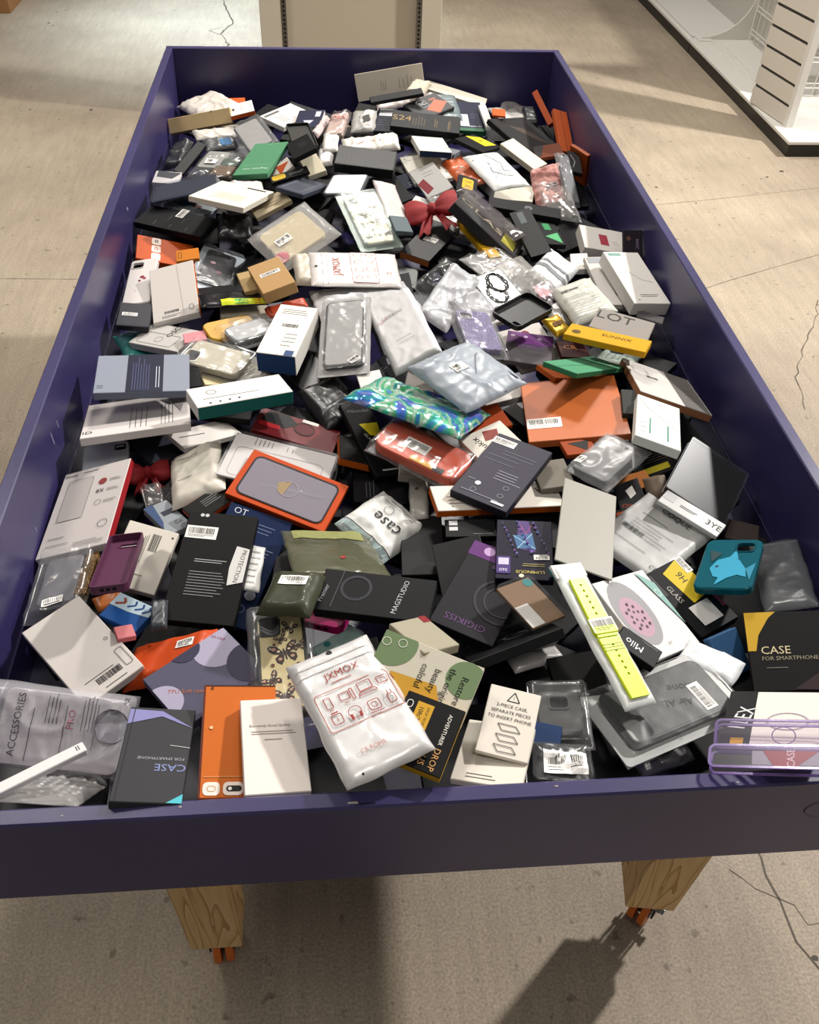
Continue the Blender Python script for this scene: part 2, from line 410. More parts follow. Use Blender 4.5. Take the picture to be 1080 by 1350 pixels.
            if k == 'q': P.add([(x, y, zf(x, y)+z) for x, y in A], [tuple(range(n))], m)
            else:
                t = d[7] if len(d) > 7 else 0.001
                Bp = rrect(cx, cy, ww-2*t, hh-2*t, max(0.0005, r-t), 4)
                P.add([(x, y, zf(x, y)+z) for x, y in A+Bp], [(i, (i+1) % n, n+(i+1) % n, n+i) for i in range(n)], m)
        elif k == 'bf':                        # butterfly: four wings, body, spots
            _, u, v, sz, rot, c = d[:6]; S_ = sz*ms; cx, cy = X(u), Y(v); a = radians(rot)
            def PT(x, y): X_, Y_ = cx+S_*(x*cos(a)-y*sin(a)), cy+S_*(x*sin(a)+y*cos(a)); return (X_, Y_, zf(X_, Y_)+z)
            for sg in (-1, 1):
                P.add([PT(sg*x, y) for x, y in ((0.04, 0.05), (0.35, 0.62), (0.75, 0.85), (1.0, 0.75), (0.95, 0.4), (0.7, 0.12), (0.3, -0.02))], [tuple(range(7))], M('ink', c))
                P.add([PT(sg*x, y) for x, y in ((0.05, 0.0), (0.4, -0.02), (0.72, -0.2), (0.7, -0.55), (0.45, -0.8), (0.22, -0.55))], [tuple(range(6))], M('ink', c))
                for (x, y, r) in ((0.62, 0.5, 0.16), (0.36, 0.25, 0.1), (0.42, -0.35, 0.14), (0.8, 0.62, 0.07)):
                    P.add([(p[0], p[1], p[2]+0.0001) for p in [PT(sg*x+r*cos(q*pi/4), y+r*0.8*sin(q*pi/4)) for q in range(8)]], [tuple(range(8))], M('ink', 'd8a488' if r > 0.12 else 'e6d6b4'))
            P.add([PT(x, y) for x, y in ((-0.05, -0.5), (0.05, -0.5), (0.06, 0.3), (0, 0.42), (-0.06, 0.3))], [tuple(range(5))], M('ink', '2a1a16'))
        elif k == 'y':                         # polyline
            m = M('ink', d[2]); t = d[3] if len(d) > 3 else 0.001
            pts = [Vector((X(a), Y(b))) for a, b in d[1]]
            for a, b in zip(pts, pts[1:]):
                dd = (b-a); L = dd.length
                if L < 1e-6: continue
                nn = Vector((-dd.y, dd.x))*(t/2/L)
                P.add([(q.x, q.y, zf(q.x, q.y)+z) for q in (a-nn, b-nn, b+nn, a+nn)], [(0, 1, 2, 3)], m)
        elif k == 'win':                       # window in the box: rim, insert behind it, clear film
            _, u0, v0, u1, v1, c, rimc = d[:7]; r = (d[7] if len(d) > 7 else 0.06)*ms
            cx, cy = (X(u0)+X(u1))/2, (Y(v0)+Y(v1))/2; ww, hh = abs(X(u1)-X(u0)), abs(Y(v1)-Y(v0)); zz = zf(cx, cy)
            I = MB(); I.prism(rrect(cx, cy, ww, hh, r), zz-0.002, zz+0.0004, M('card', c)); I.build('insert_card', root)
            F = MB(); F.prism(rrect(cx, cy, ww+0.003, hh+0.003, r+0.0015), zz, zz+0.0012, M('ink', rimc), holes=[rrect(cx, cy, ww-0.002, hh-0.002, r)]); F.build('window_rim', root)
            G = MB(); G.prism(rrect(cx, cy, ww-0.002, hh-0.002, r), zz+0.0024, zz+0.003, M('pane', 'e8ecee')); G.build('window_film', root)
            lv[0] += 0.0005
    if P.v: P.build('printing', root)

# ------------------------------------------------------------------ kinds of merchandise
def put(o, loc, q):
    o.location = loc; o.rotation_mode = 'QUATERNION'; o.rotation_quaternion = q
    return o
def make_box(name, w, h, t, o, dec, rnd):
    g = o.get('g', 'card'); c = o['c']; s = o.get('s', c); s = s if isinstance(s, (tuple, list)) else (s,)*4   # sides: top, right, bottom, left
    B = MB()
    B.box(-w/2, w/2, -h/2, h/2, 0, t, M(g, c), [M(g, o.get('back', c)), M(g, c), M(g, s[2]), M(g, s[1]), M(g, s[0]), M(g, s[3])], ch=0.0009)
    root = B.build(name)
    if o.get('lid'):                           # tuck flap seam at the bottom edge and thumb notch
        L = MB(); L.box(-w*0.47, w*0.47, -h/2-0.0006, -h/2+0.0002, t*0.12, t*0.9, M(g, s[2])); L.build('tuck_flap', root)
    if o.get('notch'):
        N = MB(); N.prism(circ(0, h/2-0.001, 0.011, 0.007, 16), t, t+0.0003, M('ink', '8c8478')); N.build('thumb_notch', root)
    decorate(root, w, h, lambda x, y: t, dec, False, rnd)
    if o.get('film'):                          # shrink wrap
        F = MB(); k = 0.0015
        F.box(-w/2-k, w/2+k, -h/2-k, h/2+k, -0.0005, t+0.0025, M('pane', 'ffffff'), ch=0.003); F.build('shrink_wrap', root)
    return root

def sheet(w, h, t, o, seed):
    """height field of a filled pouch"""
    amp = o.get('cr', 0.004); mg = o.get('mg', 0.16); nx = max(12, min(44, int(w/0.0042))); ny = max(12, min(56, int(h/0.0042)))
    Z = []; amp *= 0.7; off = Vector((seed*1.37, seed*0.71, seed*2.3))
    for j in range(ny+1):
        row = []
        for i in range(nx+1):
            u, v = i/nx, j/ny; x, y = (u-0.5)*w, (0.5-v)*h
            e = min(u, 1-u)*w/min(w, h); f = min(v, 1-v)*h/min(w, h)
            s = lambda a: max(0, min(1, a/mg))**0.6
            pr = s(e)*s(f)
            n = noise.noise(Vector((x*22, y*22, 0))+off); n2 = abs(noise.noise(Vector((x*45+y*14, y*40-x*20, 3))+off))
            n3 = abs(noise.noise(Vector((x*95, y*80, 7))+off))
            edge = min(1, min(e, f)/0.06) if min(e, f) > 0 else 0
            r1 = max(0, 1-abs(noise.noise(Vector((x*13+y*5, y*11-x*7, 1))+off))*5)**2; r2 = max(0, 1-abs(noise.noise(Vector((x*26-y*16, y*24+x*10, 5))+off))*4)**2
            z = 0.0012+(t-0.0012)*pr+amp*(n*0.5-n2*0.5+r1*1.0+r2*0.6-0.2+n3*0.3)*(0.35+0.65*edge)
            row.append(max(0.0009, z))
        Z.append(row)
    def zf(x, y):
        a = max(0, min(nx-1e-6, (x/w+0.5)*nx)); b = max(0, min(ny-1e-6, (0.5-y/h)*ny)); i, j = int(a), int(b); p, q = a-i, b-j
        return (Z[j][i]*(1-p)+Z[j][i+1]*p)*(1-q)+(Z[j+1][i]*(1-p)+Z[j+1][i+1]*p)*q
    return nx, ny, Z, zf
def bag_mesh(name, w, h, t, o, seed, mat, parent=None, z0=0.0):
    nx, ny, Z, zf = sheet(w, h, t, o, seed); vs = []; fs = []; off = Vector((seed*3.1, 0, seed)); dr = o.get('droop', 0)
    for side in (1, 0):
        for j in range(ny+1):
            for i in range(nx+1):
                u, v = i/nx, j/ny; x, y = (u-0.5)*w, (0.5-v)*h
                bx = 0.0022*noise.noise(Vector((y*30, 5, 0))+off)*(1 if i in (0, nx) else 0); by = 0.0022*noise.noise(Vector((x*30, 9, 0))+off)*(1 if j in (0, ny) else 0)
                vs.append((x+bx, y+by, z0+(Z[j][i] if side else 0)))
    K = (nx+1)*(ny+1)
    for j in range(ny):
        for i in range(nx):
            a = j*(nx+1)+i; fs.append((a, a+nx+1, a+nx+2, a+1)); a += K; fs.append((a, a+1, a+nx+2, a+nx+1))
    rim = [i for i in range(nx+1)]+[j*(nx+1)+nx for j in range(1, ny+1)]+[ny*(nx+1)+i for i in range(nx-1, -1, -1)]+[j*(nx+1) for j in range(ny-1, 0, -1)]
    for a, b in zip(rim, rim[1:]+rim[:1]): fs.append((a, b, b+K, a+K))
    return mk(name, vs, fs, mat, None, parent, True), zf
def make_bag(name, w, h, t, o, dec, rnd):
    seed = rnd.random()*50; mat = M(o.get('m', 'poly'), o['c'])
    root, zf = bag_mesh(name, w, h, t, o, seed, mat)
    if 'zip' in o:                             # press seal: two ridges and a hang hole at the top
        z = o['zip']; Zp = MB(); n = 20
        for v in (z, z+0.022/max(h, 0.05)*0.5):
            y = (0.5-v)*h; vs = []; fs = []
            for i in range(n+1):
                x = (i/n-0.5)*w*0.96; b = zf(x, y)
                vs += [(x, y-0.001, b+0.0003), (x, y, b+0.0016), (x, y+0.001, b+0.0003)]
                if i: k = 3*i; fs += [(k-3, k, k+1, k-2), (k-2, k+1, k+2, k-1)]
            Zp.add(vs, fs, mat if o.get('m') != 'clear' else M('frost', 'e8e8ea'))
        Zp.build('press_seal', root, True)
        if o.get('hole', 1):
            H = MB(); y = (0.5-z*0.5)*h; b = zf(0, y); H.prism(circ(0, y, 0.0035, 0.0035, 14), b, b+0.0008, M('ink', '3a3a3c')); H.build('hang_hole', root)
    for it in (o.get('in') or []):             # what shows through the film
        c, u0, v0, u1, v1, kk = it[:6]; cx, cy = ((u0+u1)/2-0.5)*w, (0.5-(v0+v1)/2)*h; ww, hh = (u1-u0)*w, (v1-v0)*h
        I = MB(); tt = max(0.003, t*0.72)
        I.prism(rrect(cx, cy, ww, hh, min(ww, hh)*0.12), 0.0005, tt, M(kk, c), ch=0.001, inset=rrect(cx, cy, ww-0.002, hh-0.002, min(ww, hh)*0.12-0.001))
        nm = it[6] if len(it) > 6 else 'phone_case'
        I.build(nm, root)
    decorate(root, w, h, zf, dec, True, rnd)
    return root
def shell(w, h, t, o, name, parent=None):
    """phone case: back plate with camera cut-out, raised wall; up=1 shows the back, up=0 the hollow side"""
    r = 0.16*w; wl = 0.0022; B = MB(); g = o.get('g', 'rubber'); mc, mr = M(o.get('gp', g), o['c']), M(g, o.get('rim', o['c']))
    cam = o.get('cam'); hole = None
    if cam:
        u, v, cw, chh = cam; hole = rrect((u-0.5)*w, (0.5-v)*h, cw*w, chh*w, 0.28*min(cw, chh)*w)
    if o.get('up', 1):
        B.prism(rrect(0, 0, w, h, r, 7), t-0.0035, t, mc if not o.get('rimtop') else mr, holes=[hole] if hole else [], ch=0.0018, inset=rrect(0, 0, w-0.004, h-0.004, r-0.002, 7))
        B.prism(rrect(0, 0, w, h, r, 7), 0, t-0.0035, mr, holes=[rrect(0, 0, w-2*wl, h-2*wl, r-wl, 7)])
    else:
        B.prism(rrect(0, 0, w, h, r, 7), 0, 0.0018, mc, holes=[hole] if hole else [])
        B.prism(rrect(0, 0, w, h, r, 7), 0.0018, t, mr, holes=[rrect(0, 0, w-2*wl, h-2*wl, r-wl, 7)])
    root = B.build(name, parent)
    if o.get('rimtop'):
        P = MB(); P.prism(rrect(0, 0, w-0.010, h-0.010, r-0.005, 7), t, t+0.0004, mc, holes=[hole] if hole else []); P.build('back_panel', root)
    if cam:
        u, v, cw, chh = cam; F = MB(); cx, cy = (u-0.5)*w, (0.5-v)*h; a, b = cw*w, chh*w
        zt = t if o.get('up', 1) else 0.0018
        F.prism(rrect(cx, cy, a+0.004, b+0.004, 0.3*min(a, b)), zt, zt+0.0012, M(g, o.get('camc', o.get('rim', o['c']))), holes=[hole]); F.build('camera_ring', root)
    if not o.get('up', 1):
        N = MB()
        for k in (-1, 0, 1): N.box(k*w*0.16-w*0.05, k*w*0.16+w*0.05, -h/2-0.0004, -h/2+0.001, t*0.35, t*0.7, M('ink', '0c0c0c'))
        N.build('port_opening', root)
    return root
def make_case(name, w, h, t, o, dec, rnd):
    root = shell(w, h, t, o, name)
    zz = t+0.0004 if o.get('up', 1) else 0.0018
    decorate(root, w, h, lambda x, y: zz, dec, False, rnd)
    if o.get('film'):
        a, b = o.get('fm', (0.022, 0.035)); seed = rnd.random()*40
        bag, zf = bag_mesh('plastic_bag', w+a, h+b, t+0.005, {'cr': o.get('cr', 0.003), 'mg': 0.07}, seed, M(o.get('fk', 'clear'), o.get('fc', 'ffffff')), root, -0.0012)
        if o.get('backc'):
            K = MB(); K.prism(rrect(0, 0, w+a*0.93, h+b*0.95, 0.006), -0.0016, -0.0004, M('poly', o['backc'])); K.build('pouch_back', root)
        if o.get('bag_label'):
            S = MB(); u, v, sw, sh, rot = o['bag_label']; cx, cy = (u-0.5)*w, (0.5-v)*h; c_, s_ = cos(radians(rot)), sin(radians(rot))
            n = 6
            for (a0, b0, a1, b1, dz, c) in [(-sw/2, -sh/2, sw/2, sh/2, 0.0016, 'f2efe9')]+[(-sw*0.4+q*sw*0.1, -sh*0.1, -sw*0.4+q*sw*0.1+rnd.choice((0.0008, 0.0014)), sh*0.35, 0.002, '141414') for q in range(9)]+[(-sw*0.4, -sh*0.34, sw*0.35, -sh*0.26, 0.002, '333333')]:
                vs = []; fs = []; m_ = n if c == 'f2efe9' else 1
                for j in range(m_+1):
                    for i in range(m_+1):
                        aa = a0+(a1-a0)*i/m_; bb = b0+(b1-b0)*j/m_; x, y = cx+aa*c_-bb*s_, cy+aa*s_+bb*c_; vs.append((x, y, zf(x, y)+dz-0.0012))
                for j in range(m_):
                    for i in range(m_): k = j*(m_+1)+i; fs.append((k, k+1, k+m_+2, k+m_+1))
                S.add(vs, fs, M('ink', c))
            S.build('barcode_sticker', root)
    return root
def make_tray(name, w, h, t, o, dec, rnd):
    """open clear plastic box with a card or goods inside"""
    B = MB(); k = o.get('wall', 0.0016); m = M('pane', o['c'])
    B.prism(rrect(0, 0, w, h, o.get('r', 0.008)), 0, t, m, holes=[rrect(0, 0, w-2*k, h-2*k, max(0.002, o.get('r', 0.008)-k))])
    root = B.build(name)
    if o.get('rimc'):
        for zz in (0, t-0.001):
            F = MB(); F.prism(rrect(0, 0, w+0.001, h+0.001, o.get('r', 0.008)), zz, zz+0.0014, M('jelly', o['rimc']), holes=[rrect(0, 0, w-0.005, h-0.005, max(0.002, o.get('r', 0.008)-0.003))]); F.build('coloured_rim', root)
    C = MB(); c4 = o.get('cardbox', (0, 0, 1, 1))
    if o.get('card'): C.box(-w/2+0.003+c4[0]*(w-0.006), -w/2+0.003+c4[2]*(w-0.006), h/2-0.003-c4[3]*(h-0.006), h/2-0.003-c4[1]*(h-0.006), t*0.35, t*0.8, M('card', o['card']), ch=0.0008); C.build('insert_card', root)
    L = MB(); L.prism(rrect(0, 0, w, h, o.get('r', 0.008)), t+0.0014, t+0.002, m); L.build('lid', root)
    decorate(root, w, h, lambda x, y: t*0.8, dec, False, rnd)
    return root
def make_bow(name, w, h, t, o, dec, rnd):
    """ribbon bow: two gathered loops, two tails and a knot"""
    mat = M('cloth', o['c']); s = min(w, h)/2*1.2
    K = MB(); n = 14
    vs = []; fs = []
    for j in range(9):
        for i in range(n):
            a = 2*pi*i/n; ph = pi*j/8; vs.append((0.22*s*sin(ph)*cos(a)*1.1, 0.26*s*cos(ph), 0.5*t+0.5*t*sin(ph)*sin(a)*(1+0.1*(i % 2))))
    for j in range(8):
        for i in range(n): fs.append((j*n+i, j*n+(i+1) % n, (j+1)*n+(i+1) % n, (j+1)*n+i))
    root = mk(name, vs, fs, mat, None, None, True)
    for sg in (-1, 1):
        vs = []; fs = []; na, nb = 12, 24
        for j in range(na+1):
            u = j/na; half = s*(0.16+0.62*sin(min(1, u*1.25)*pi/2)*(1-0.25*u*u))
            for i in range(nb):
                a = 2*pi*i/nb; pl = 1+0.22*sin(a*5+sg)*(1-u*0.5)
                vs.append((sg*(0.08*s+u*0.92*s), half*cos(a)*(0.93+0.07*pl)+0.08*s*u, max(0.0006, t*0.5+t*0.55*sin(a)*pl*(0.35+0.65*sin(u*pi*0.8+0.3)))))
        for j in range(na):
            for i in range(nb): fs.append((j*nb+i, j*nb+(i+1) % nb, (j+1)*nb+(i+1) % nb, (j+1)*nb+i))
        fs.append(tuple(range(na*nb, na*nb+nb)))
        mk('bow_loop', vs, fs, mat, None, root, True)
    for sg in (-1, 1):
        vs = []; fs = []; na = 10
        for side in (0, 1):
            for j in range(na+1):
                for i in range(5):
                    u = j/na; x = sg*(0.1+0.42*u)*s+(i/4-0.5)*s*(0.24+0.22*u); y = -(0.1+1.05*u)*s-(0.1*s*abs(i-2)/2 if j == na else 0)
                    vs.append((x, y, t*0.35+t*0.18*sin(i*2.2+u*4)-0.002*side))
        q = (na+1)*5
        for side in (0, 1):
            for j in range(na):
                for i in range(4):
                    a = side*q+j*5+i; fs.append((a, a+1, a+6, a+5))
        mk('ribbon_tail', vs, fs, mat, None, root, True)
    return root
def make_band(name, w, h, t, o, dec, rnd):
    """silicone watch band in two halves in a long clear pouch with a header"""
    root, zf = bag_mesh(name, w, h, 0.006, {'cr': 0.002, 'mg': 0.1}, 4.2, M('frost', 'f0f2ee'))
    for k, (v0, v1, w0, w1) in enumerate(((0.13, 0.545, 0.5, 0.66), (0.555, 0.95, 0.66, 0.58))):
        P = MB(); n = 9; A = []; Bq = []
        for i in range(n+1):
            v = v0+(v1-v0)*i/n; ww = (w0+(w1-w0)*i/n)*w; A.append((-ww/2, (0.5-v)*h)); Bq.append((ww/2, (0.5-v)*h))
        hl = [circ(0, (0.5-(v0+(v1-v0)*(0.12+0.1*q)))*h, 0.0022, 0.0022, 8) for q in range(6)]
        P.prism(A+Bq[::-1], 0.007, 0.0105, M('rubber', o['c']), holes=hl, ch=0.0008, inset=[(x*0.94, y) for x, y in A+Bq[::-1]])
        P.build('watch_band', root)
    R = MB(); R.box(-w*0.36, w*0.36, -0.006+0.0*h, 0.006, 0.006, 0.012, M('rubber', o['c']), ch=0.001)
    for g in range(3): R.box(-w*0.3, w*0.3, -h*(0.1+0.02*g), -h*(0.1+0.02*g)+0.0015, 0.0105, 0.0112, M('rubber', 'b8c400'))
    R.build('buckle', root)
    H = MB(); H.box(-w/2, w/2, h*0.4, h/2, 0.001, 0.0045, M('card', 'e6e8e2'), ch=0.0005); H.build('header_card', root)
    decorate(root, w, h, lambda x, y: 0.0115, dec, False, rnd)
    return root
def make_cloth(name, w, h, t, o, dec, rnd):
    """crumpled fabric"""
    seed = rnd.random()*30
    root, zf = bag_mesh(name, w, h, t, {'cr': o.get('cr', 0.012), 'mg': 0.3}, seed, M('cloth', o['c']))
    if o.get('ring'):
        R = MB(); R.prism(rrect(0.1*w, -0.2*h, 0.03, 0.016, 0.003), t+0.004, t+0.007, M('rubber', '2a2424'), holes=[rrect(0.1*w, -0.2*h, 0.023, 0.009, 0.002)]); R.build('strap_buckle', root)
    return root
def make_bubble(name, w, h, t, o, dec, rnd):
    root, zf = bag_mesh(name, w, h, t, {'cr': 0.007, 'mg': 0.2}, 11.0, M('mist', 'e8e4e2'))
    B = MB(); m = M('clear', 'ffffff'); nx, ny = int(w/0.012), int(h/0.0105)
    for j in range(1, ny):
        for i in range(1, nx):
            x = (i+0.5*(j % 2))*w/nx-w/2; y = j*h/ny-h/2; z = zf(x, y)
            if abs(x) > w*0.47: continue
            vs = []; n = 6
            for a in range(2):
                for q in range(n): vs.append((x+0.0045*(1-0.35*a)*cos(2*pi*q/n), y+0.0045*(1-0.35*a)*sin(2*pi*q/n), z+0.0003+0.0022*a))
            B.add(vs, [(q, (q+1) % n, n+(q+1) % n, n+q) for q in range(n)]+[tuple(range(n, 2*n))], m)
    tag(B.build('air_bubbles', root), kind='stuff')
    return root
def make_cable(name, w, h, t, o, dec, rnd):
    root = make_bag(name, w, h, t, o, dec, rnd); C = MB(); pts = []
    for i in range(70):
        a = i/70*2*pi*3; pts.append(Vector((w*0.22*cos(a)+0.004*sin(i), h*0.28*sin(a), t+0.003+i*0.00003)))
    C.path(pts, 0.0017, M('rubber', '1d1d1f'), 5); C.build('cable', root)
    return root
MAKE = {'box': make_box, 'bag': make_bag, 'case': make_case, 'tray': make_tray, 'bow': make_bow, 'band': make_band, 'cloth': make_cloth, 'bubble': make_bubble, 'cable': make_cable}

# ------------------------------------------------------------------ setting: floor, bin, fixtures
Z0 = 0.93                                     # height of the bin rim
fl = MB(); fl.add([(-9, -5, 0), (11, -5, 0), (11, 18, 0), (-9, 18, 0)], [(0, 1, 2, 3)], concrete())
floor = fl.build('floor'); tag(floor, kind='structure')
for nm, q in (('wall_back', (-9, 11, 18, 18.1)), ('wall_left', (-9.1, -9, -5, 18)), ('wall_right', (11, 11.1, -5, 18))):
    B = MB(); B.box(q[0], q[1], q[2], q[3], 0, 4.6, M('rubber', 'd2cdc4')); tag(B.build(nm), kind='structure')
def crack(pts, wd, c, name='crack'):
    B = MB(); rn = random.Random(len(pts)*7+int(abs(pts[0][0])*100)); P = []
    for a, b in zip(pts, pts[1:]):
        a, b = Vector(a), Vector(b); L = (b-a).length; n = max(1, int(L/0.035))
        for i in range(n): P.append(a+(b-a)*i/n+(Vector((rn.uniform(-1, 1), rn.uniform(-1, 1)))*0.009 if name == 'crack' else Vector((0, 0))))
    P.append(Vector(pts[-1]))
    for a, b in zip(P, P[1:]):
        d = b-a; L = d.length
        if L < 1e-6: continue
        n = Vector((-d.y, d.x))/L*wd*rn.uniform(0.4, 1)/2
        B.add([(a.x-n.x, a.y-n.y, 0.0006), (b.x-n.x, b.y-n.y, 0.0006), (b.x+n.x, b.y+n.y, 0.0006), (a.x+n.x, a.y+n.y, 0.0006)], [(0, 1, 2, 3)], M('ink', c))
    B.build(name, floor)
crack([(-0.84, 6.85), (-0.80, 6.6), (-0.73, 6.3), (-0.80, 6.05), (-0.74, 5.84), (-0.72, 5.4)], 0.012, '5f564a')
crack([(-0.80, 6.2), (-0.88, 6.12), (-0.80, 6.02)], 0.008, '6a6052')
crack([(1.80, 2.62), (1.75, 2.48), (1.66, 2.36), (1.58, 2.22), (1.50, 2.08), (1.46, 1.9)], 0.005, '6f6456')
crack([(0.60, 0.6), (0.74, 0.36), (0.74, 0.26), (0.75, 0.18), (0.77, 0.14), (0.8, 0.0)], 0.006, '6d5f50')
crack([(0.66, 0.34), (0.71, 0.29), (0.79, 0.22), (0.9, 0.18)], 0.003, '77695a')
crack([(1.15, 2.60), (1.5, 2.78), (2.2, 3.1)], 0.006, '8c8070', 'floor_joint')
crack([(1.2, 3.45), (1.7, 3.55), (2.6, 3.75)], 0.004, '93887a', 'floor_joint')
crack([(-2.2, 2.9), (-1.5, 2.85), (-0.7, 2.82)], 0.005, '93887a', 'floor_joint')
rn = random.Random(12)
for x, y, n in ((1.35, 3.55, 5), (-1.6, 4.6, 6), (-1.0, 4.1, 4), (-1.9, 6.4, 7), (1.0, 0.05, 8), (-0.2, -0.05, 7), (0.45, -0.1, 6), (1.9, 3.9, 6)):
    S = MB()
    for i in range(n):
        a, b = x+rn.gauss(0, 0.16), y+rn.gauss(0, 0.2); r = rn.uniform(0.003, 0.012); t = rn.uniform(0, 3)
        S.add([(a+r*cos(t+q*1.05)*rn.uniform(0.5, 1.2), b+r*sin(t+q*1.05)*rn.uniform(0.5, 1.2), 0.0007) for q in range(6)], [tuple(range(6))], M('ink', '5a5147'))
    S.build('floor_scuff', floor)

# --- the bin
PC = '302a56'
R_ = bpy.data.objects.new('display_bin', None); COL.objects.link(R_); R_.location = (0, 1.28, 0)
tag(R_, 'long purple painted plywood dump bin on pine legs with casters, full of phone accessories', 'bin')
def binpart(B, name):
    o = B.build(name, R_); o.location = (0, -1.28, 0); return o
HW, LL, TH = 0.61, 2.571, 0.0205; pm = M('paint', PC)
B = MB(); B.box(-HW-0.3*0, HW, 0, TH, Z0-0.162, Z0, pm, ch=0.0025); binpart(B, 'front_board')
B = MB(); B.box(-HW, HW, LL-TH, LL, Z0-0.23, Z0, pm, ch=0.002); binpart(B, 'back_board')
B = MB(); B.box(-HW, -HW+TH, TH, LL-TH, Z0-0.162, Z0, pm, ch=0.002); binpart(B, 'side_board')
B = MB(); B.box(HW-TH, HW, TH, LL-TH, Z0-0.162, Z0, pm, ch=0.002); binpart(B, 'side_board')
dk = M('paint', '241f44')
B = MB(); B.box(-HW+0.022, HW-0.022, TH, 0.09, Z0-0.162, Z0-0.15, dk); binpart(B, 'front_ledge')
for sx in (-1, 1):
    x = sx*(HW-0.016); B = MB(); B.box(x-0.006, x+0.006, 0.09, LL-TH, Z0-0.235, Z0-0.163, dk); binpart(B, 'lower_side')
B = MB(); B.box(-HW+0.022, HW-0.022, 0.078, 0.09, Z0-0.235, Z0-0.163, dk); binpart(B, 'lower_front')
B = MB(); B.box(-HW+0.01, HW-0.01, 0.078, LL-TH, Z0-0.26, Z0-0.2355, dk); binpart(B, 'bottom_panel')
# knot and chips in the paint of the front board
K = MB(); n = 22
for i in range(n):
    a0, a1 = 2*pi*i/n, 2*pi*(i+1)/n; r0 = 0.017; wv = 0.0012 if 1 < i < 12 else 0.0004
    K.add([(0.415+r0*1.25*cos(a)*s, -0.0006, Z0-0.058+r0*sin(a)*s) for a, s in ((a0, 1), (a1, 1), (a1, 1+wv/r0), (a0, 1+wv/r0))], [(0, 1, 2, 3)], M('ink', '15121f'))
binpart(K, 'wood_knot')
K = MB(); rn = random.Random(5)
for (x, y, lx, ly) in ((-0.12, 0.006, 0.012, 0.0016), (-0.105, 0.0045, 0.02, 0.001), (-0.30, 0.012, 0.003, 0.0012), (0.1, 0.013, 0.004, 0.001), (0.3, 0.006, 0.003, 0.001), (-0.42, 0.009, 0.003, 0.001)):
    K.add([(x-lx/2, y-ly/2, Z0+0.0004), (x+lx/2, y-ly, Z0+0.0004), (x+lx*0.4, y+ly, Z0+0.0004), (x-lx*0.4, y+ly/2, Z0+0.0004)], [(0, 1, 2, 3)], M('ink', 'b9b0a8' if lx < 0.015 else '1d1933'))
for (y, z, ly, lz) in ((0.72, -0.05, 0.004, 0.03), (0.76, -0.055, 0.003, 0.02), (1.55, -0.05, 0.012, 0.012), (1.2, -0.06, 0.004, 0.004), (0.55, -0.1, 0.003, 0.012)):
    K.add([(-HW+TH+0.0006, y, Z0+z), (-HW+TH+0.0006, y+ly, Z0+z-lz*0.2), (-HW+TH+0.0006, y+ly*1.4, Z0+z-lz), (-HW+TH+0.0006, y+ly*0.3, Z0+z-lz*0.8)], [(0, 1, 2, 3)], M('ink', '9a93b5'))
binpart(K, 'paint_chips')
pw = pine(); om = M('rubber', 'e8761c'); mm = M('metal', '9aa0a4')
def leg(x, y, rot, top=(0, 0), wheel_rot=0, wx=0.0):
    B = MB(); s = 0.0445; zb, zt = 0.125, Z0-0.236
    vs = [(sx*s, sy*s, zb) for sx, sy in ((-1,-1),(1,-1),(1,1),(-1,1))]+[(sx*s+top[0], sy*s+top[1], zt) for sx, sy in ((-1,-1),(1,-1),(1,1),(-1,1))]
    B.add(vs, [(3,2,1,0), (4,5,6,7), (0,1,5,4), (1,2,6,5), (2,3,7,6), (3,0,4,7)], pw)
    o = binpart(B, 'leg'); o.location = (x, y-1.28, 0); o.rotation_euler = (0, 0, radians(rot))
    # caster: plate, fork, twin orange treads on a wheel
    def sub(Q, nm):
        c = Q.build(nm, o); c.location = (wx, 0, 0); c.rotation_euler = (0, 0, radians(wheel_rot)); return c
    Q = MB(); Q.box(-0.036, 0.036, -0.036, 0.036, 0.119, 0.1249, mm, ch=0.001); Q.tube((0, 0, 0.108), (0, 0, 0.119), 0.024, mm, 18); sub(Q, 'caster_plate')
    Q = MB()
    for sx in (-1, 1): Q.box(sx*0.024-0.0018, sx*0.024+0.0018, -0.016, 0.03, 0.045, 0.11, M('metal', '2a2c30'))
    Q.tube((-0.03, 0.012, 0.05), (0.03, 0.012, 0.05), 0.006, mm, 10); Q.tube((0.03, 0.012, 0.05), (0.037, 0.012, 0.05), 0.009, mm, 6)
    sub(Q, 'caster_fork')
    for sx in (-1, 1): 
        Q = MB(); Q.tube((sx*0.011-0.0065, 0.012, 0.05), (sx*0.011+0.0065, 0.012, 0.05), 0.0495, om, 32); sub(Q, 'caster_wheel')
    Q = MB(); Q.tube((-0.019, 0.012, 0.05), (0.019, 0.012, 0.05), 0.03, M('rubber', '22242a'), 20); sub(Q, 'wheel_hub')
leg(-0.365, 0.235, 0, (-0.02, 0), 8)
leg(0.438, 0.255, -9, (0.042, 0), -38, 0.012)
leg(-0.365, 2.3, 0); leg(0.43, 2.3, 0)

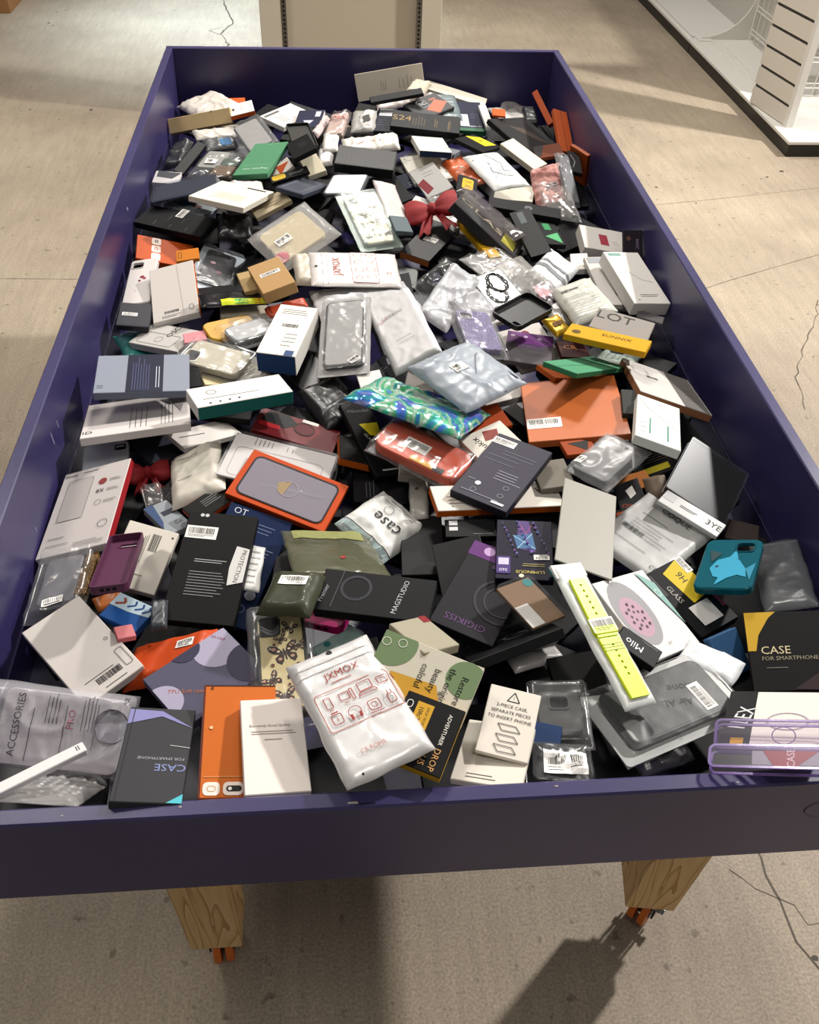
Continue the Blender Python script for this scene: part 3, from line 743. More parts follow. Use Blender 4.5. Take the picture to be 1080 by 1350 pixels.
# --- beige gondola end behind the bin
G = bpy.data.objects.new('display_end_panel', None); COL.objects.link(G); G.location = (0.0, 4.5, 0)
tag(G, 'cream steel end panel with two slotted uprights standing behind the bin', 'display fixture')
def gp(B, nm, o=G, off=(0, 4.5, 0)):
    c = B.build(nm, o); c.location = (-off[0], -off[1], 0); return c
cm = M('rubber', 'cfc4b0')
B = MB(); B.box(-0.40, 0.43, 4.5, 4.53, 0.05, 1.9, cm, ch=0.002); gp(B, 'back_panel')
for x0, x1 in ((-0.44, -0.335), (0.355, 0.455)):
    B = MB(); B.box(x0, x1, 4.47, 4.499, 0.0, 1.9, M('rubber', 'd8cfbd'), ch=0.002); gp(B, 'side_trim')
for x in (-0.322, 0.342):
    U = MB(); U.box(x-0.011, x+0.011, 4.468, 4.499, 0, 1.9, M('metal', '8f8c86')); u = gp(U, 'slotted_upright')
    S = MB()
    for i in range(90): S.box(x-0.005, x+0.005, 4.4665, 4.4682, 0.1+i*0.02, 0.111+i*0.02, M('ink', '1a1a1a'))
    s = S.build('upright_slots', u); tag(s, kind='stuff')
B = MB(); B.box(-0.42, 0.44, 4.531, 5.4, 0.0, 0.14, cm, ch=0.003); gp(B, 'base_deck')

# --- white gondola shelving on the right
GX, GY = 2.23, 4.05
S0 = bpy.data.objects.new('gondola_shelving', None); COL.objects.link(S0); S0.location = (GX, GY, 0)
tag(S0, 'white gondola shelving with black kick plate along the aisle at upper right', 'shelving')
def sp(B, nm, par=None, smooth=False):
    c = B.build(nm, par or S0, smooth)
    if par is None: c.location = (-GX, -GY, 0)
    return c
kp = M('rubber', '2a2624'); wm = M('rubber', 'e0ddd6'); ym = M('rubber', 'dcd5c9')
DZ = 0.085
B = MB(); B.box(GX, GX+0.02, GY+0.02, 5.74, 0, DZ-0.022, kp, ch=0.001); sp(B, 'kick_plate')
B = MB(); B.box(GX, GX+0.02, 5.75, 9.5, 0, DZ-0.022, kp, ch=0.001); sp(B, 'kick_plate')
B = MB(); B.box(GX, GX+1.5, GY, GY+0.02, 0, DZ-0.022, kp, ch=0.001); sp(B, 'kick_plate')
B = MB(); B.box(GX-0.012, GX+1.5, GY-0.012, 5.745, DZ-0.02, DZ, wm, ch=0.004); sp(B, 'base_deck')
B = MB(); B.box(GX-0.012, GX+1.5, 5.752, 9.5, DZ-0.02, DZ, wm, ch=0.004); sp(B, 'base_deck')
B = MB(); B.box(GX+0.015, GX+0.03, 5.77, 9.4, DZ, DZ+0.012, wm); sp(B, 'deck_lip')
# slatwall end leaf: boards separated by dark grooves
ax, ay, bx, by = 2.215, 4.60, 2.275, 4.25
e = Vector((bx-ax, by-ay)); Ls = e.length; e.normalize(); nn = Vector((e.y, -e.x))
def slab(B, u0, u1, z0, z1, t0, t1, m):
    P = [Vector((ax, ay))+e*u+nn*t for u, t in ((u0, t0), (u1, t0), (u1, t1), (u0, t1))]
    vs = [(p.x, p.y, z0) for p in P]+[(p.x, p.y, z1) for p in P]
    B.add(vs, [(3,2,1,0), (4,5,6,7), (0,1,5,4), (1,2,6,5), (2,3,7,6), (3,0,4,7)], m)
B = MB(); slab(B, 0, Ls, DZ, 1.5, -0.012, -0.004, M('rubber', '4c443c')); sw = sp(B, 'slatwall_panel')
for i in range(14):
    B = MB(); slab(B, 0, Ls, DZ+0.004+i*0.1, DZ+0.088+i*0.1, -0.004, 0.006, ym); sp(B, 'slat', sw)
B = MB(); slab(B, Ls, Ls+0.03, DZ, 1.5, -0.03, 0.01, wm); sp(B, 'upright')
def grid(name, p0, p1, z0, z1, n):
    B = MB(); p0, p1 = Vector(p0), Vector(p1)
    for i in range(n+1):
        q = p0+(p1-p0)*i/n; B.tube((q.x, q.y, z0), (q.x, q.y, z1), 0.0035, wm, 6)
    k = 0; z = z0+0.03
    while z < z1:
        B.tube((p0.x, p0.y, z), (p1.x, p1.y, z), 0.0035, wm, 6); k += 1; z += 0.025 if k % 2 else 0.11
    return sp(B, name)
B = MB(); B.box(2.30, 3.7, 4.72, 4.74, DZ, 1.5, M('rubber', 'c9c5be')); sp(B, 'end_back_panel')
grid('wire_grid', (2.36, 4.68), (3.3, 4.68), DZ+0.02, 1.4, 12)
B = MB(); B.box(2.64, 2.66, 4.75, 9.4, DZ, 1.5, M('rubber', 'cdc9c0')); sp(B, 'side_back_panel')
grid('wire_grid', (2.60, 4.78), (2.60, 5.7), DZ+0.02, 1.4, 12)
B = MB()
cv = [(2.30, DZ+0.001), (2.30, DZ+0.012)]+[(2.30+0.31*sin(q*pi/2/8), DZ+0.012+0.30*(1-cos(q*pi/2/8))) for q in range(1, 9)]+[(2.62, DZ+0.001)]
n = len(cv); B.add([(x, 5.74, z) for x, z in cv]+[(x, 5.752, z) for x, z in cv], [tuple(range(n)), tuple(range(n, 2*n))[::-1]]+[(i, i+n, (i+1) % n+n, (i+1) % n) for i in range(n)], wm); sp(B, 'shelf_bracket')
B = MB(); B.box(2.27, 2.36, 5.70, 5.79, DZ, DZ+0.006, wm, ch=0.002); sp(B, 'bracket_foot')
for y in (4.80, 5.745, 7.0):
    B = MB(); B.box(2.61, 2.64, y-0.015, y+0.015, DZ, 1.5, wm, ch=0.002); sp(B, 'upright')
for i in range(4):
    B = MB(); B.box(GX+0.10+i*0.022, GX+0.108+i*0.022, 4.68, 5.72, DZ, DZ+0.003, wm); sp(B, 'deck_rib')
# cardboard carton at the far left
B = MB(); B.box(-2.75, -2.22, 6.45, 6.95, 0, 0.4, M('kraft', '8a6238'), ch=0.003); cb = B.build('cardboard_carton')
B = MB(); B.box(-2.75, -2.22, 6.69, 6.71, 0.4, 0.4006, M('kraft', 'b08a58')); B.build('packing_tape', cb)
tag(cb, 'brown cardboard carton on the floor at the upper left corner', 'box')

# ------------------------------------------------------------------ merchandise: kind, name, category, label, location, rotation, (width, height, thickness), options, print
GOODS = [
 ('box', 'accessory_box', 'box', 'tall cream box leaning on the back wall, top centre of the pile',
  (0.0712, 2.4909, 0.8534), (0.8022, 0.5915, -0.0509, 0.0630), (0.2113, 0.0785, 0.0140), {'c': 'd9d0bf'}, [('lv', 0.35, 0.75, 0.45, 0.35, 3, '8f887c'), ('lv', 0.6, 0.75, 0.85, 0.3, 4, '8f887c')]),
 ('box', 'accessory_box', 'box', 'orange box corner behind the kraft box by the back wall',
  (-0.4003, 2.3865, 0.8161), (0.9993, 0.0189, -0.0104, 0.0293), (0.0586, 0.0751, 0.0100), {'c': 'e2621c'}, []),
 ('bag', 'plastic_pouch', 'pouch', 'crumpled white mailer pouch in the far left corner',
  (-0.4807, 2.4026, 0.8088), (0.9565, -0.0087, -0.0868, 0.2784), (0.1352, 0.1839, 0.0140), {'m': 'poly', 'cr': 0.006, 'c': 'd8d0c6'}, []),
 ('box', 'accessory_box', 'box', 'long cream box lying diagonally along the back wall',
  (0.2809, 2.4907, 0.8109), (0.9848, 0.0459, 0.0934, -0.1391), (0.1911, 0.0622, 0.0120), {'c': 'ddd5c4'}, []),
 ('bag', 'plastic_pouch', 'pouch', 'small rolled beige pouch atop the far centre boxes',
  (0.1507, 2.3658, 0.8781), (0.7778, -0.0208, 0.0964, 0.6207), (0.1860, 0.0557, 0.0120), {'cr': 0.006, 'c': 'cfc4ae'}, []),
 ('box', 'accessory_box', 'box', 'navy box with white label at the far right of centre',
  (0.3056, 2.3256, 0.7983), (0.9985, 0.0490, 0.0208, -0.0128), (0.0777, 0.1926, 0.0140), {'s': ('2a2c54', '2a2c54', '3a7c58', '2a2c54'), 'c': '2a2c54'}, [('r', 0.05, 0.45, 0.4, 0.85, 'c9ccd4'), ('r', 0.0, 0.9, 1, 1, '3a7c58'), ('l', 0.5, 0.4, 0.8, 0.6, 3, '8f93b5'), ('t', 'Oppio CI', 0.6, 0.84, 0.14, 'e6e6ee')]),
 ('box', 'accessory_box', 'box', 'white box edge right of the navy far box',
  (0.3473, 2.2822, 0.8168), (0.9998, -0.0037, -0.0187, 0.0003), (0.0229, 0.1801, 0.0120), {'c': 'ece8e2'}, []),
 ('bag', 'plastic_pouch', 'pouch', 'crumpled grey and white printed pouch near the far right corner',
  (0.4816, 2.5556, 0.7593), (0.9857, 0.0396, 0.1286, -0.1010), (0.0847, 0.1960, 0.0140), {'cr': 0.007, 'm': 'poly', 'c': 'bdb6b6'}, [('lv', 0.1, 0.9, 0.7, 0.1, 7, '8d868a')]),
 ('bag', 'plastic_pouch', 'pouch', 'flat white envelope under the orange tag, far right',
  (0.4480, 2.4289, 0.7759), (0.9930, -0.0549, 0.0153, 0.1038), (0.0975, 0.1940, 0.0060), {'cr': 0.003, 'c': 'dedad4'}, [('l', 0.3, 0.3, 0.7, 0.6, 3, '77777c')]),
 ('box', 'accessory_box', 'box', 'small orange tag box on white envelope, far right',
  (0.3799, 2.2589, 0.8410), (0.9976, 0.0079, 0.0258, -0.0635), (0.0395, 0.0541, 0.0060), {'c': 'e0621e'}, []),
 ('bag', 'plastic_pouch', 'pouch', 'dark rounded pouch beside the printed pouch, far right corner',
  (0.5056, 2.4000, 0.7850), (0.9981, 0.0047, -0.0398, -0.0462), (0.0423, 0.1198, 0.0120), {'cr': 0.004, 'm': 'poly', 'c': '3c3d42'}, []),
 ('box', 'accessory_box', 'box', 'thin orange box standing against the right wall, furthest one',
  (0.5463, 2.3934, 0.8064), (0.9417, 0.1495, -0.2985, 0.0408), (0.0188, 0.1660, 0.0140), {'c': 'c0521c'}, []),
 ('box', 'accessory_box', 'box', 'orange box leaning on the right wall, tallest of three',
  (0.5598, 2.1876, 0.8087), (0.9763, 0.1543, 0.1512, 0.0121), (0.0459, 0.1828, 0.0140), {'c': 'cf5d28'}, [('y', [(0.5, 0.02), (0.52, 0.98)], '5c2a18', 0.0015)]),
 ('box', 'accessory_box', 'box', 'orange box with black printed side against right wall, nearest of three',
  (0.5657, 1.9559, 0.8153), (0.5439, 0.6785, -0.3496, -0.3487), (0.0700, 0.0918, 0.0120), {'s': ('c8601f', '8a3c14', '8a3c14', '1d1b1c'), 'c': 'b5521c'}, [('y', [(0.1, 0.2), (0.9, 0.25)], '7a3412', 0.001)]),
 ('box', 'accessory_box', 'box', 'black printed box leaning beside the nearest orange wall box',
  (0.5278, 1.8880, 0.8404), (0.9921, 0.0053, 0.1000, -0.0757), (0.0343, 0.1390, 0.0100), {'c': '252224'}, [('y', [(0.2, 0.2), (0.5, 0.5), (0.3, 0.8)], 'b9b6b6', 0.0015)]),
 ('box', 'accessory_box', 'box', 'white printed box at the back left with lines of text',
  (-0.2411, 2.2232, 0.8353), (0.9190, 0.0412, -0.0070, 0.3919), (0.1243, 0.0961, 0.0140), {'c': 'dedad4'}, [('r', 0.05, 0.1, 0.5, 0.2, '77736e'), ('lv', 0.2, 0.8, 0.4, 0.3, 3, '6a6660')]),
 ('box', 'accessory_box', 'box', 'navy and white box behind the green box, back left',
  (-0.1755, 2.1647, 0.8466), (0.9941, 0.0479, -0.0493, -0.0843), (0.0741, 0.1052, 0.0140), {'s': 'd9d6d2', 'c': '2c315c'}, [('r', 0.7, 0.1, 0.9, 0.4, 'c9cad6'), ('p', [(0.3, 0.6), (0.7, 0.6), (0.5, 0.95)], 'c4c7d8')]),
 ('bag', 'plastic_pouch', 'pouch', 'pale pink pouch standing by the twine bag, far left of centre',
  (-0.1431, 2.1133, 0.8556), (0.7103, 0.2999, 0.3164, 0.5526), (0.1821, 0.0234, 0.0080), {'c': 'd9c4c2'}, []),
 ('bag', 'plastic_pouch', 'pouch', 'clear bag with red and white twine in the far middle',
  (-0.0976, 2.0919, 0.8642), (0.7592, -0.0557, -0.0793, 0.6437), (0.1715, 0.0594, 0.0140), {'m': 'clear', 'in': [('d8bdb4', 0.1, 0.1, 0.9, 0.9, 'poly', 'contents')], 'cr': 0.008, 'c': 'e0cdc6'}, [('y', [(0.62, 0.05), (0.7, 0.3), (0.6, 0.5), (0.7, 0.7), (0.6, 0.95)], 'c8452c', 0.004), ('y', [(0.75, 0.1), (0.68, 0.4), (0.74, 0.6)], 'd05a3a', 0.003)]),
 ('bag', 'plastic_pouch', 'pouch', 'clear pouch with small dark parts in the far middle',
  (-0.0234, 2.1257, 0.8653), (0.9956, 0.0598, -0.0523, -0.0503), (0.0681, 0.1163, 0.0100), {'m': 'frost', 'c': 'c9c6c0'}, [('p', [(0.3, 0.4), (0.7, 0.3), (0.8, 0.6), (0.5, 0.7)], '55504c'), ('l', 0.1, 0.05, 0.5, 0.12, 1, 'c8b83c')]),
 ('bag', 'plastic_pouch', 'pouch', 'pinkish white rolled pouch across the far middle',
  (0.1120, 2.3626, 0.8378), (0.9965, 0.0354, -0.0731, 0.0199), (0.1783, 0.0617, 0.0100), {'cr': 0.005, 'c': 'ddd0cc'}, []),
 ('box', 'accessory_box', 'box', 'thin dark box edge above the pink roll, far middle',
  (0.0746, 2.2312, 0.8935), (0.9959, 0.0270, -0.0698, 0.0515), (0.1531, 0.0405, 0.0100), {'c': '3a3a3c'}, []),
 ('box', 'accessory_box', 'box', 'dark slate box with white sticker, far middle',
  (0.0392, 2.1485, 0.8527), (0.9978, -0.0055, 0.0030, -0.0664), (0.0548, 0.1849, 0.0120), {'c': '353849'}, [('r', 0.1, 0.05, 0.8, 0.35, 'd8d8da'), ('t', 'Model 8', 0.45, 0.2, 0.16, '2a2a2e'), ('l', 0.1, 0.5, 0.8, 0.8, 3, '9294a4')]),
 ('bag', 'plastic_pouch', 'pouch', 'grey clear pack with pale edge, far middle right',
  (0.2281, 2.2662, 0.8561), (0.9997, 0.0143, 0.0175, 0.0112), (0.0665, 0.1838, 0.0090), {'m': 'poly', 'cr': 0.003, 'c': '7c8b8e'}, []),
 ('box', 'accessory_box', 'box', 'black clear pack with orange panel and oval logo, far middle',
  (0.1661, 2.2161, 0.8674), (0.9371, 0.1129, -0.0019, 0.3304), (0.1236, 0.0877, 0.0120), {'film': True, 'c': '2a282c'}, [('p', [(0.55, 0.98), (0.35, 0.62), (0.8, 0.3), (1, 0.62)], 'dd5c22'), ('f', 0.3, 0.1, 0.55, 0.5, 'd0d0d0', 0.1), ('t', 'BC', 0.42, 0.3, 0.22, 'e8e8e8'), ('r', 0.65, 0.2, 0.85, 0.3, 'b0542a')]),
 ('box', 'accessory_box', 'box', 'charcoal box with gold lettering, far middle, lying across the pile',
  (0.1467, 2.0979, 0.8590), (0.9941, 0.0752, 0.0222, -0.0744), (0.1923, 0.0884, 0.0200), {'c': '303136'}, [('t', 'S24', 0.12, 0.45, 0.42, 'a8874c'), ('lv', 0.3, 0.8, 0.5, 0.2, 5, '8d7348'), ('lv', 0.62, 0.8, 0.68, 0.3, 2, 'a8874c'), ('lv', 0.82, 0.9, 0.86, 0.2, 2, 'a8874c')]),
 ('box', 'accessory_box', 'box', 'white box with blue lower side behind the white card, far centre',
  (0.1488, 1.9513, 0.8554), (0.9967, -0.0626, 0.0414, 0.0305), (0.0869, 0.1477, 0.0160), {'s': ('e3ded4', 'e3ded4', '28406e', 'ece8e2'), 'c': 'e3ded4'}, [('y', [(0.1, 0.1), (0.6, 0.3), (0.95, 0.9)], '9a958c', 0.001)]),
 ('box', 'accessory_box', 'box', 'black box with yellow label sign, far right of centre',
  (0.2781, 1.9886, 0.8509), (0.8390, 0.0362, 0.1808, 0.5119), (0.1835, 0.0849, 0.0100), {'c': '232226'}, [('p', [(0.55, 0.0), (0.98, 0.25), (0.99, 0.85), (0.5, 0.75)], 'e4cf1e'), ('t', '9H', 0.75, 0.45, 0.3, '26241c')]),
 ('box', 'accessory_box', 'box', 'large black glossy box lying right of the yellow label, far right',
  (0.4566, 2.2046, 0.7864), (0.9159, 0.1084, 0.1583, 0.3525), (0.1913, 0.1790, 0.0140), {'g': 'gloss', 'film': True, 'c': '26231f'}, [('p', [(0.3, 0.2), (0.6, 0.3), (0.9, 0.8), (0.6, 0.6)], '5a4636'), ('r', 0.85, 0.1, 0.98, 0.9, '383a40')]),
 ('box', 'accessory_box', 'box', 'black and orange box at the foot of the right wall, far end',
  (0.4946, 2.0504, 0.8070), (0.9877, -0.1102, -0.0951, -0.0578), (0.0759, 0.1855, 0.0090), {'c': '8a4426'}, [('p', [(0, 0), (0.4, 0), (0.2, 0.9), (0, 0.9)], '3a3230')]),
 ('box', 'accessory_box', 'box', 'cream long narrow box right of the marbled pouch',
  (0.4099, 1.9853, 0.8173), (0.9627, 0.0796, -0.0642, 0.2503), (0.0452, 0.1525, 0.0180), {'c': 'e0d8c6'}, []),
 ('bag', 'plastic_pouch', 'pouch', 'tan and green pouch under the kraft box, far left',
  (-0.4455, 2.1917, 0.8058), (0.9836, 0.0584, 0.0236, 0.1692), (0.1233, 0.0557, 0.0070), {'c': 'cdc6bc'}, []),
 ('box', 'accessory_box', 'box', 'kraft box standing on its side below the far left mailer',
  (-0.4909, 2.2657, 0.8103), (0.8866, 0.4515, -0.0955, 0.0300), (0.1859, 0.0419, 0.0220), {'g': 'kraft', 'c': 'c0a678'}, [('o', 0.7, 0.05, 0.05, '4c3f2c')]),
 ('box', 'accessory_box', 'box', 'white topped orange box right of the far kraft box',
  (-0.3719, 2.2832, 0.8349), (0.9926, -0.0067, -0.0970, 0.0721), (0.0695, 0.0941, 0.0120), {'s': 'e2621c', 'c': 'e4ddd6'}, [('r', 0.1, 0.4, 0.2, 0.6, '66615c'), ('f', 0.5, 0.2, 0.9, 0.7, 'b0aaa4')]),
 ('bag', 'plastic_pouch', 'pouch', 'clear bag of black gloves against the left wall, far end',
  (-0.5318, 2.0341, 0.8057), (0.7213, -0.0975, -0.0834, 0.6807), (0.1682, 0.0573, 0.0160), {'m': 'poly', 'cr': 0.009, 'c': '32333a'}, []),
 ('bag', 'plastic_pouch', 'pouch', 'grey bag with blue label under the grey case, far left',
  (-0.4281, 2.1224, 0.8042), (0.9877, 0.0777, 0.0019, 0.1358), (0.0887, 0.0643, 0.0080), {'m': 'poly', 'c': '6a6c6e'}, [('q', 0.5, 0.3, 0.85, 0.85, '3f86c0'), ('t', '0', 0.68, 0.6, 0.5, 'dfe8f0')]),
 ('box', 'accessory_box', 'box', 'black narrow box leaning in the far left stack',
  (-0.4966, 1.9812, 0.8136), (0.7971, 0.1604, 0.0403, 0.5808), (0.1591, 0.0263, 0.0120), {'c': '202124'}, []),
 ('bag', 'plastic_pouch', 'pouch', 'clear bag with white label and green orange goods, far left',
  (-0.4182, 1.9491, 0.8116), (0.7711, -0.0205, 0.0164, 0.6362), (0.1878, 0.1205, 0.0140), {'m': 'clear', 'cr': 0.006, 'in': [('8d6a4c', 0.05, 0.5, 0.4, 0.95, 'poly', 'contents'), ('53705e', 0.42, 0.55, 0.7, 0.95, 'poly', 'contents'), ('b4b4b0', 0.3, 0.1, 0.95, 0.6, 'poly', 'contents')], 'c': 'b8b6ae'}, [('b', 0.48, 0.35, 0.03, 0.03, 0.2)]),
 ('bag', 'plastic_pouch', 'pouch', 'white wrinkled pouch left of the black wrapped box, far middle',
  (-0.1322, 1.9011, 0.8538), (0.9955, 0.0290, -0.0877, -0.0228), (0.0394, 0.0974, 0.0100), {'cr': 0.006, 'c': 'dddad8'}, []),
 ('bag', 'plastic_pouch', 'pouch', 'white flat pouch touching the top of the black wrapped box',
  (-0.1188, 1.9540, 0.8704), (0.9984, 0.0494, -0.0111, -0.0258), (0.0409, 0.0869, 0.0080), {'c': 'dcd8d0'}, []),
 ('bag', 'plastic_pouch', 'pouch', 'white pouch with orange stripe lying on the black wrapped box',
  (-0.0124, 1.9724, 0.8604), (0.9946, 0.0944, -0.0403, 0.0173), (0.1527, 0.0710, 0.0120), {'cr': 0.006, 'c': 'e2ddd2'}, [('y', [(0.1, 0.75), (0.4, 0.5), (0.7, 0.45)], 'cf5a30', 0.002)]),
 ('case', 'phone_case', 'phone case', 'pale grey phone case back with dark rim, left of the green box',
  (-0.3275, 2.0760, 0.8412), (0.9764, 0.0235, -0.1491, 0.1545), (0.0763, 0.1807, 0.0090), {'rim': '55565a', 'rimtop': 1, 'film': True, 'c': 'b5b1ae'}, []),
 ('case', 'phone_case', 'phone case', 'dark olive case hollow side up near the navy white box',
  (-0.1967, 2.0257, 0.8602), (0.9971, -0.0199, -0.0066, 0.0727), (0.0640, 0.1834, 0.0090), {'up': 0, 'rim': '2a2b24', 'c': '33342b'}, []),
 ('box', 'accessory_box', 'box', 'black small box right of the green box',
  (-0.1910, 1.8627, 0.8893), (0.9741, -0.0708, -0.1969, 0.0857), (0.0632, 0.1771, 0.0120), {'c': '232226'}, [('l', 0.4, 0.3, 0.8, 0.6, 3, '8a8a8c')]),
 ('box', 'accessory_box', 'box', 'cream narrow box below the black small box',
  (-0.1664, 1.8287, 0.8565), (0.9807, 0.0853, -0.0969, 0.1468), (0.0478, 0.0944, 0.0140), {'c': 'ddd3b8'}, []),
 ('box', 'accessory_box', 'box', 'white orange cornered box under the green box right edge',
  (-0.2433, 1.8186, 0.8500), (0.9446, 0.0291, -0.2950, 0.1409), (0.0649, 0.0621, 0.0100), {'c': 'dcd4cc'}, [('p', [(0.4, 0.1), (0.95, 0.4), (0.4, 0.95)], 'dc5c24')]),
 ('box', 'accessory_box', 'box', 'black slim box with yellow oval logo, under the green box',
  (-0.2226, 1.7580, 0.8632), (0.9890, 0.0133, -0.1089, 0.0993), (0.0980, 0.0388, 0.0080), {'c': '242426'}, [('q', 0.05, 0.15, 0.4, 0.85, 'd8b22c', 0.2), ('l', 0.5, 0.3, 0.9, 0.7, 2, 'b0b0b0')]),
 ('box', 'accessory_box', 'box', 'green box tilted near the far left stack with white lettering',
  (-0.2968, 1.8756, 0.8501), (0.1421, -0.0912, -0.0198, 0.9854), (0.0940, 0.1832, 0.0140), {'c': '5fa076'}, [('t', 'Magnetic case', 0.45, 0.17, 0.13, 'cfe8d4'), ('l', 0.1, 0.25, 0.9, 0.32, 1, 'a8d2b0'), ('l', 0.2, 0.9, 0.6, 0.97, 1, 'a8d2b0')]),
 ('box', 'accessory_box', 'box', 'white narrow box touching the left wall above the blue glass case',
  (-0.5450, 1.8750, 0.8051), (0.9990, 0.0243, 0.0249, -0.0264), (0.0668, 0.0661, 0.0090), {'c': 'c9c4c4'}, [('p', [(0.1, 0.0), (1, 0.1), (0.7, 0.6), (0.1, 0.5)], '55565c')]),
 ('bag', 'plastic_pouch', 'pouch', 'grey clear pouch between the green box and the left wall',
  (-0.4317, 1.8034, 0.8201), (0.9845, 0.0034, -0.0341, 0.1718), (0.0723, 0.0987, 0.0080), {'m': 'frost', 'c': '8c8d92'}, []),
 ('tray', 'clear_package', 'package', 'clear hard case with slate blue panel along the left wall',
  (-0.4801, 1.7314, 0.8379), (0.9906, -0.0936, -0.0822, 0.0560), (0.1607, 0.1804, 0.0120), {'card': '4c5268', 'c': 'c8ccd2'}, []),
 ('box', 'accessory_box', 'box', 'black shrink wrapped thick box in the far middle',
  (-0.0307, 1.8473, 0.8542), (0.9956, 0.0452, 0.0265, -0.0782), (0.1510, 0.0996, 0.0240), {'g': 'gloss', 'film': True, 'c': '1f2023'}, [('lv', 0.1, 0.9, 0.35, 0.2, 3, '4a4b50')]),
 ('case', 'phone_case', 'phone case', 'white case face down with dark rim, behind the butterfly pouch',
  (-0.0835, 1.6917, 0.8653), (0.9938, -0.0573, -0.0361, -0.0878), (0.0939, 0.1547, 0.0090), {'rim': '5c5e66', 'rimtop': 1, 'c': 'd6d3d6'}, []),
 ('box', 'accessory_box', 'box', 'dark blue grey case pack left of the white rimmed case',
  (-0.1904, 1.6920, 0.8582), (0.8169, -0.0235, 0.1441, 0.5580), (0.1838, 0.0693, 0.0110), {'g': 'gloss', 'film': True, 'c': '4c5468'}, [('f', 0.1, 0.1, 0.9, 0.8, '9aa2b4')]),
 ('box', 'accessory_box', 'box', 'small navy card corner beside the red bow in the back half',
  (0.0742, 1.8497, 0.8075), (0.9895, 0.0428, -0.1125, 0.0800), (0.0483, 0.0769, 0.0060), {'c': '23305c'}, [('l', 0.6, 0.6, 0.9, 0.9, 2, 'd0d4e0')]),
 ('box', 'accessory_box', 'box', 'cream rounded card box behind the grey card, back centre',
  (0.1329, 1.8953, 0.8219), (0.9960, -0.0197, -0.0489, 0.0716), (0.1038, 0.1918, 0.0100), {'c': 'e2ddd2'}, [('l', 0.1, 0.12, 0.9, 0.2, 1, '8a8580'), ('o', 0.1, 0.1, 0.02, '6a655f')]),
 ('bag', 'plastic_pouch', 'pouch', 'orange pouch with olive corner beside the marbled pouch',
  (0.2247, 1.8243, 0.8459), (0.9906, -0.0148, -0.0961, 0.0961), (0.0688, 0.1858, 0.0090), {'cr': 0.004, 'c': 'dd6428'}, [('p', [(0.5, 0.5), (0.99, 0.3), (0.99, 0.99), (0.5, 0.99)], '7f8468'), ('o', 0.5, 0.4, 0.08, 'd8c8b8')]),
 ('box', 'accessory_box', 'box', 'grey card box with black text left of the orange pouch',
  (0.1343, 1.7783, 0.8413), (0.9805, -0.0152, -0.1720, 0.0939), (0.0692, 0.1887, 0.0080), {'c': 'b8b6b2'}, [('l', 0.35, 0.2, 0.8, 0.4, 2, '44424a'), ('p', [(0.0, 0.5), (0.3, 0.4), (0.4, 0.8), (0.1, 0.9)], '9c2a38')]),
 ('box', 'accessory_box', 'box', 'black box with yellow square logo right of the grey card',
  (0.2120, 1.6920, 0.8643), (0.9892, 0.0158, 0.1133, -0.0917), (0.0513, 0.0905, 0.0090), {'c': '222224'}, [('q', 0.25, 0.15, 0.8, 0.8, 'e0b020', 0.12), ('t', 'OB', 0.53, 0.35, 0.24, '26241c'), ('t', 'EX', 0.53, 0.62, 0.2, '26241c')]),
 ('box', 'accessory_box', 'box', 'cream box half hidden under the marbled pouch',
  (0.3585, 1.8045, 0.7883), (0.9918, 0.0024, -0.0147, -0.1268), (0.1026, 0.0943, 0.0140), {'c': 'd6cfc0'}, [('l', 0.1, 0.2, 0.5, 0.4, 1, '7a746a')]),
 ('bag', 'plastic_pouch', 'pouch', 'white marbled pouch with grey veins on the far right of centre',
  (0.2994, 1.7859, 0.8657), (0.9745, 0.0730, 0.0380, 0.2087), (0.1086, 0.1621, 0.0120), {'m': 'poly', 'cr': 0.002, 'c': 'dfe0dc'}, [('y', [(0.1, 0.2), (0.4, 0.35), (0.3, 0.6), (0.7, 0.8)], '8e989c', 0.003), ('y', [(0.5, 0.1), (0.7, 0.4), (0.6, 0.6), (0.9, 0.7)], 'a0a8ac', 0.0025), ('y', [(0.2, 0.8), (0.5, 0.6), (0.9, 0.3)], 'b0b6ba', 0.002)]),
 ('cloth', 'fabric_strap', 'strap', 'crumpled pink fabric strap with small dark buckle, far right',
  (0.4484, 1.8127, 0.8164), (0.9867, 0.0376, -0.1528, -0.0400), (0.0823, 0.1862, 0.0160), {'ring': 1, 'cr': 0.016, 'c': 'd99a92'}, []),
 ('bag', 'plastic_pouch', 'pouch', 'clear bag with header and grey goods along the right wall',
  (0.4878, 1.7847, 0.8437), (0.9789, 0.1628, 0.1188, 0.0345), (0.0407, 0.1869, 0.0100), {'m': 'mist', 'zip': 0.12, 'in': [('55565c', 0.1, 0.25, 0.95, 0.95, 'rubber', 'contents')], 'c': 'c9c9cc'}, []),
 ('bag', 'plastic_pouch', 'pouch', 'clear crinkled bag below the pink strap near the right wall',
  (0.4403, 1.6599, 0.8406), (0.9967, 0.0269, 0.0761, 0.0057), (0.0896, 0.1818, 0.0100), {'m': 'clear', 'cr': 0.008, 'c': 'dcd6d0'}, []),
 ('bag', 'plastic_pouch', 'pouch', 'small white pouch under the cream text box, left side',
  (-0.3274, 1.7107, 0.8456), (0.9963, 0.0013, 0.0343, 0.0786), (0.0838, 0.1135, 0.0090), {'c': 'd9d5cc'}, []),
 ('box', 'accessory_box', 'box', 'tan striped box under the right end of the cream text box',
  (-0.2655, 1.6127, 0.8511), (0.9676, 0.0503, -0.1482, 0.1982), (0.0946, 0.0595, 0.0110), {'g': 'kraft', 'c': 'b9a98a'}, [('l', 0.1, 0.2, 0.9, 0.8, 3, '8a7a5a')]),
 ('bag', 'plastic_pouch', 'pouch', 'black crinkled bag right of the black printed box, left side',
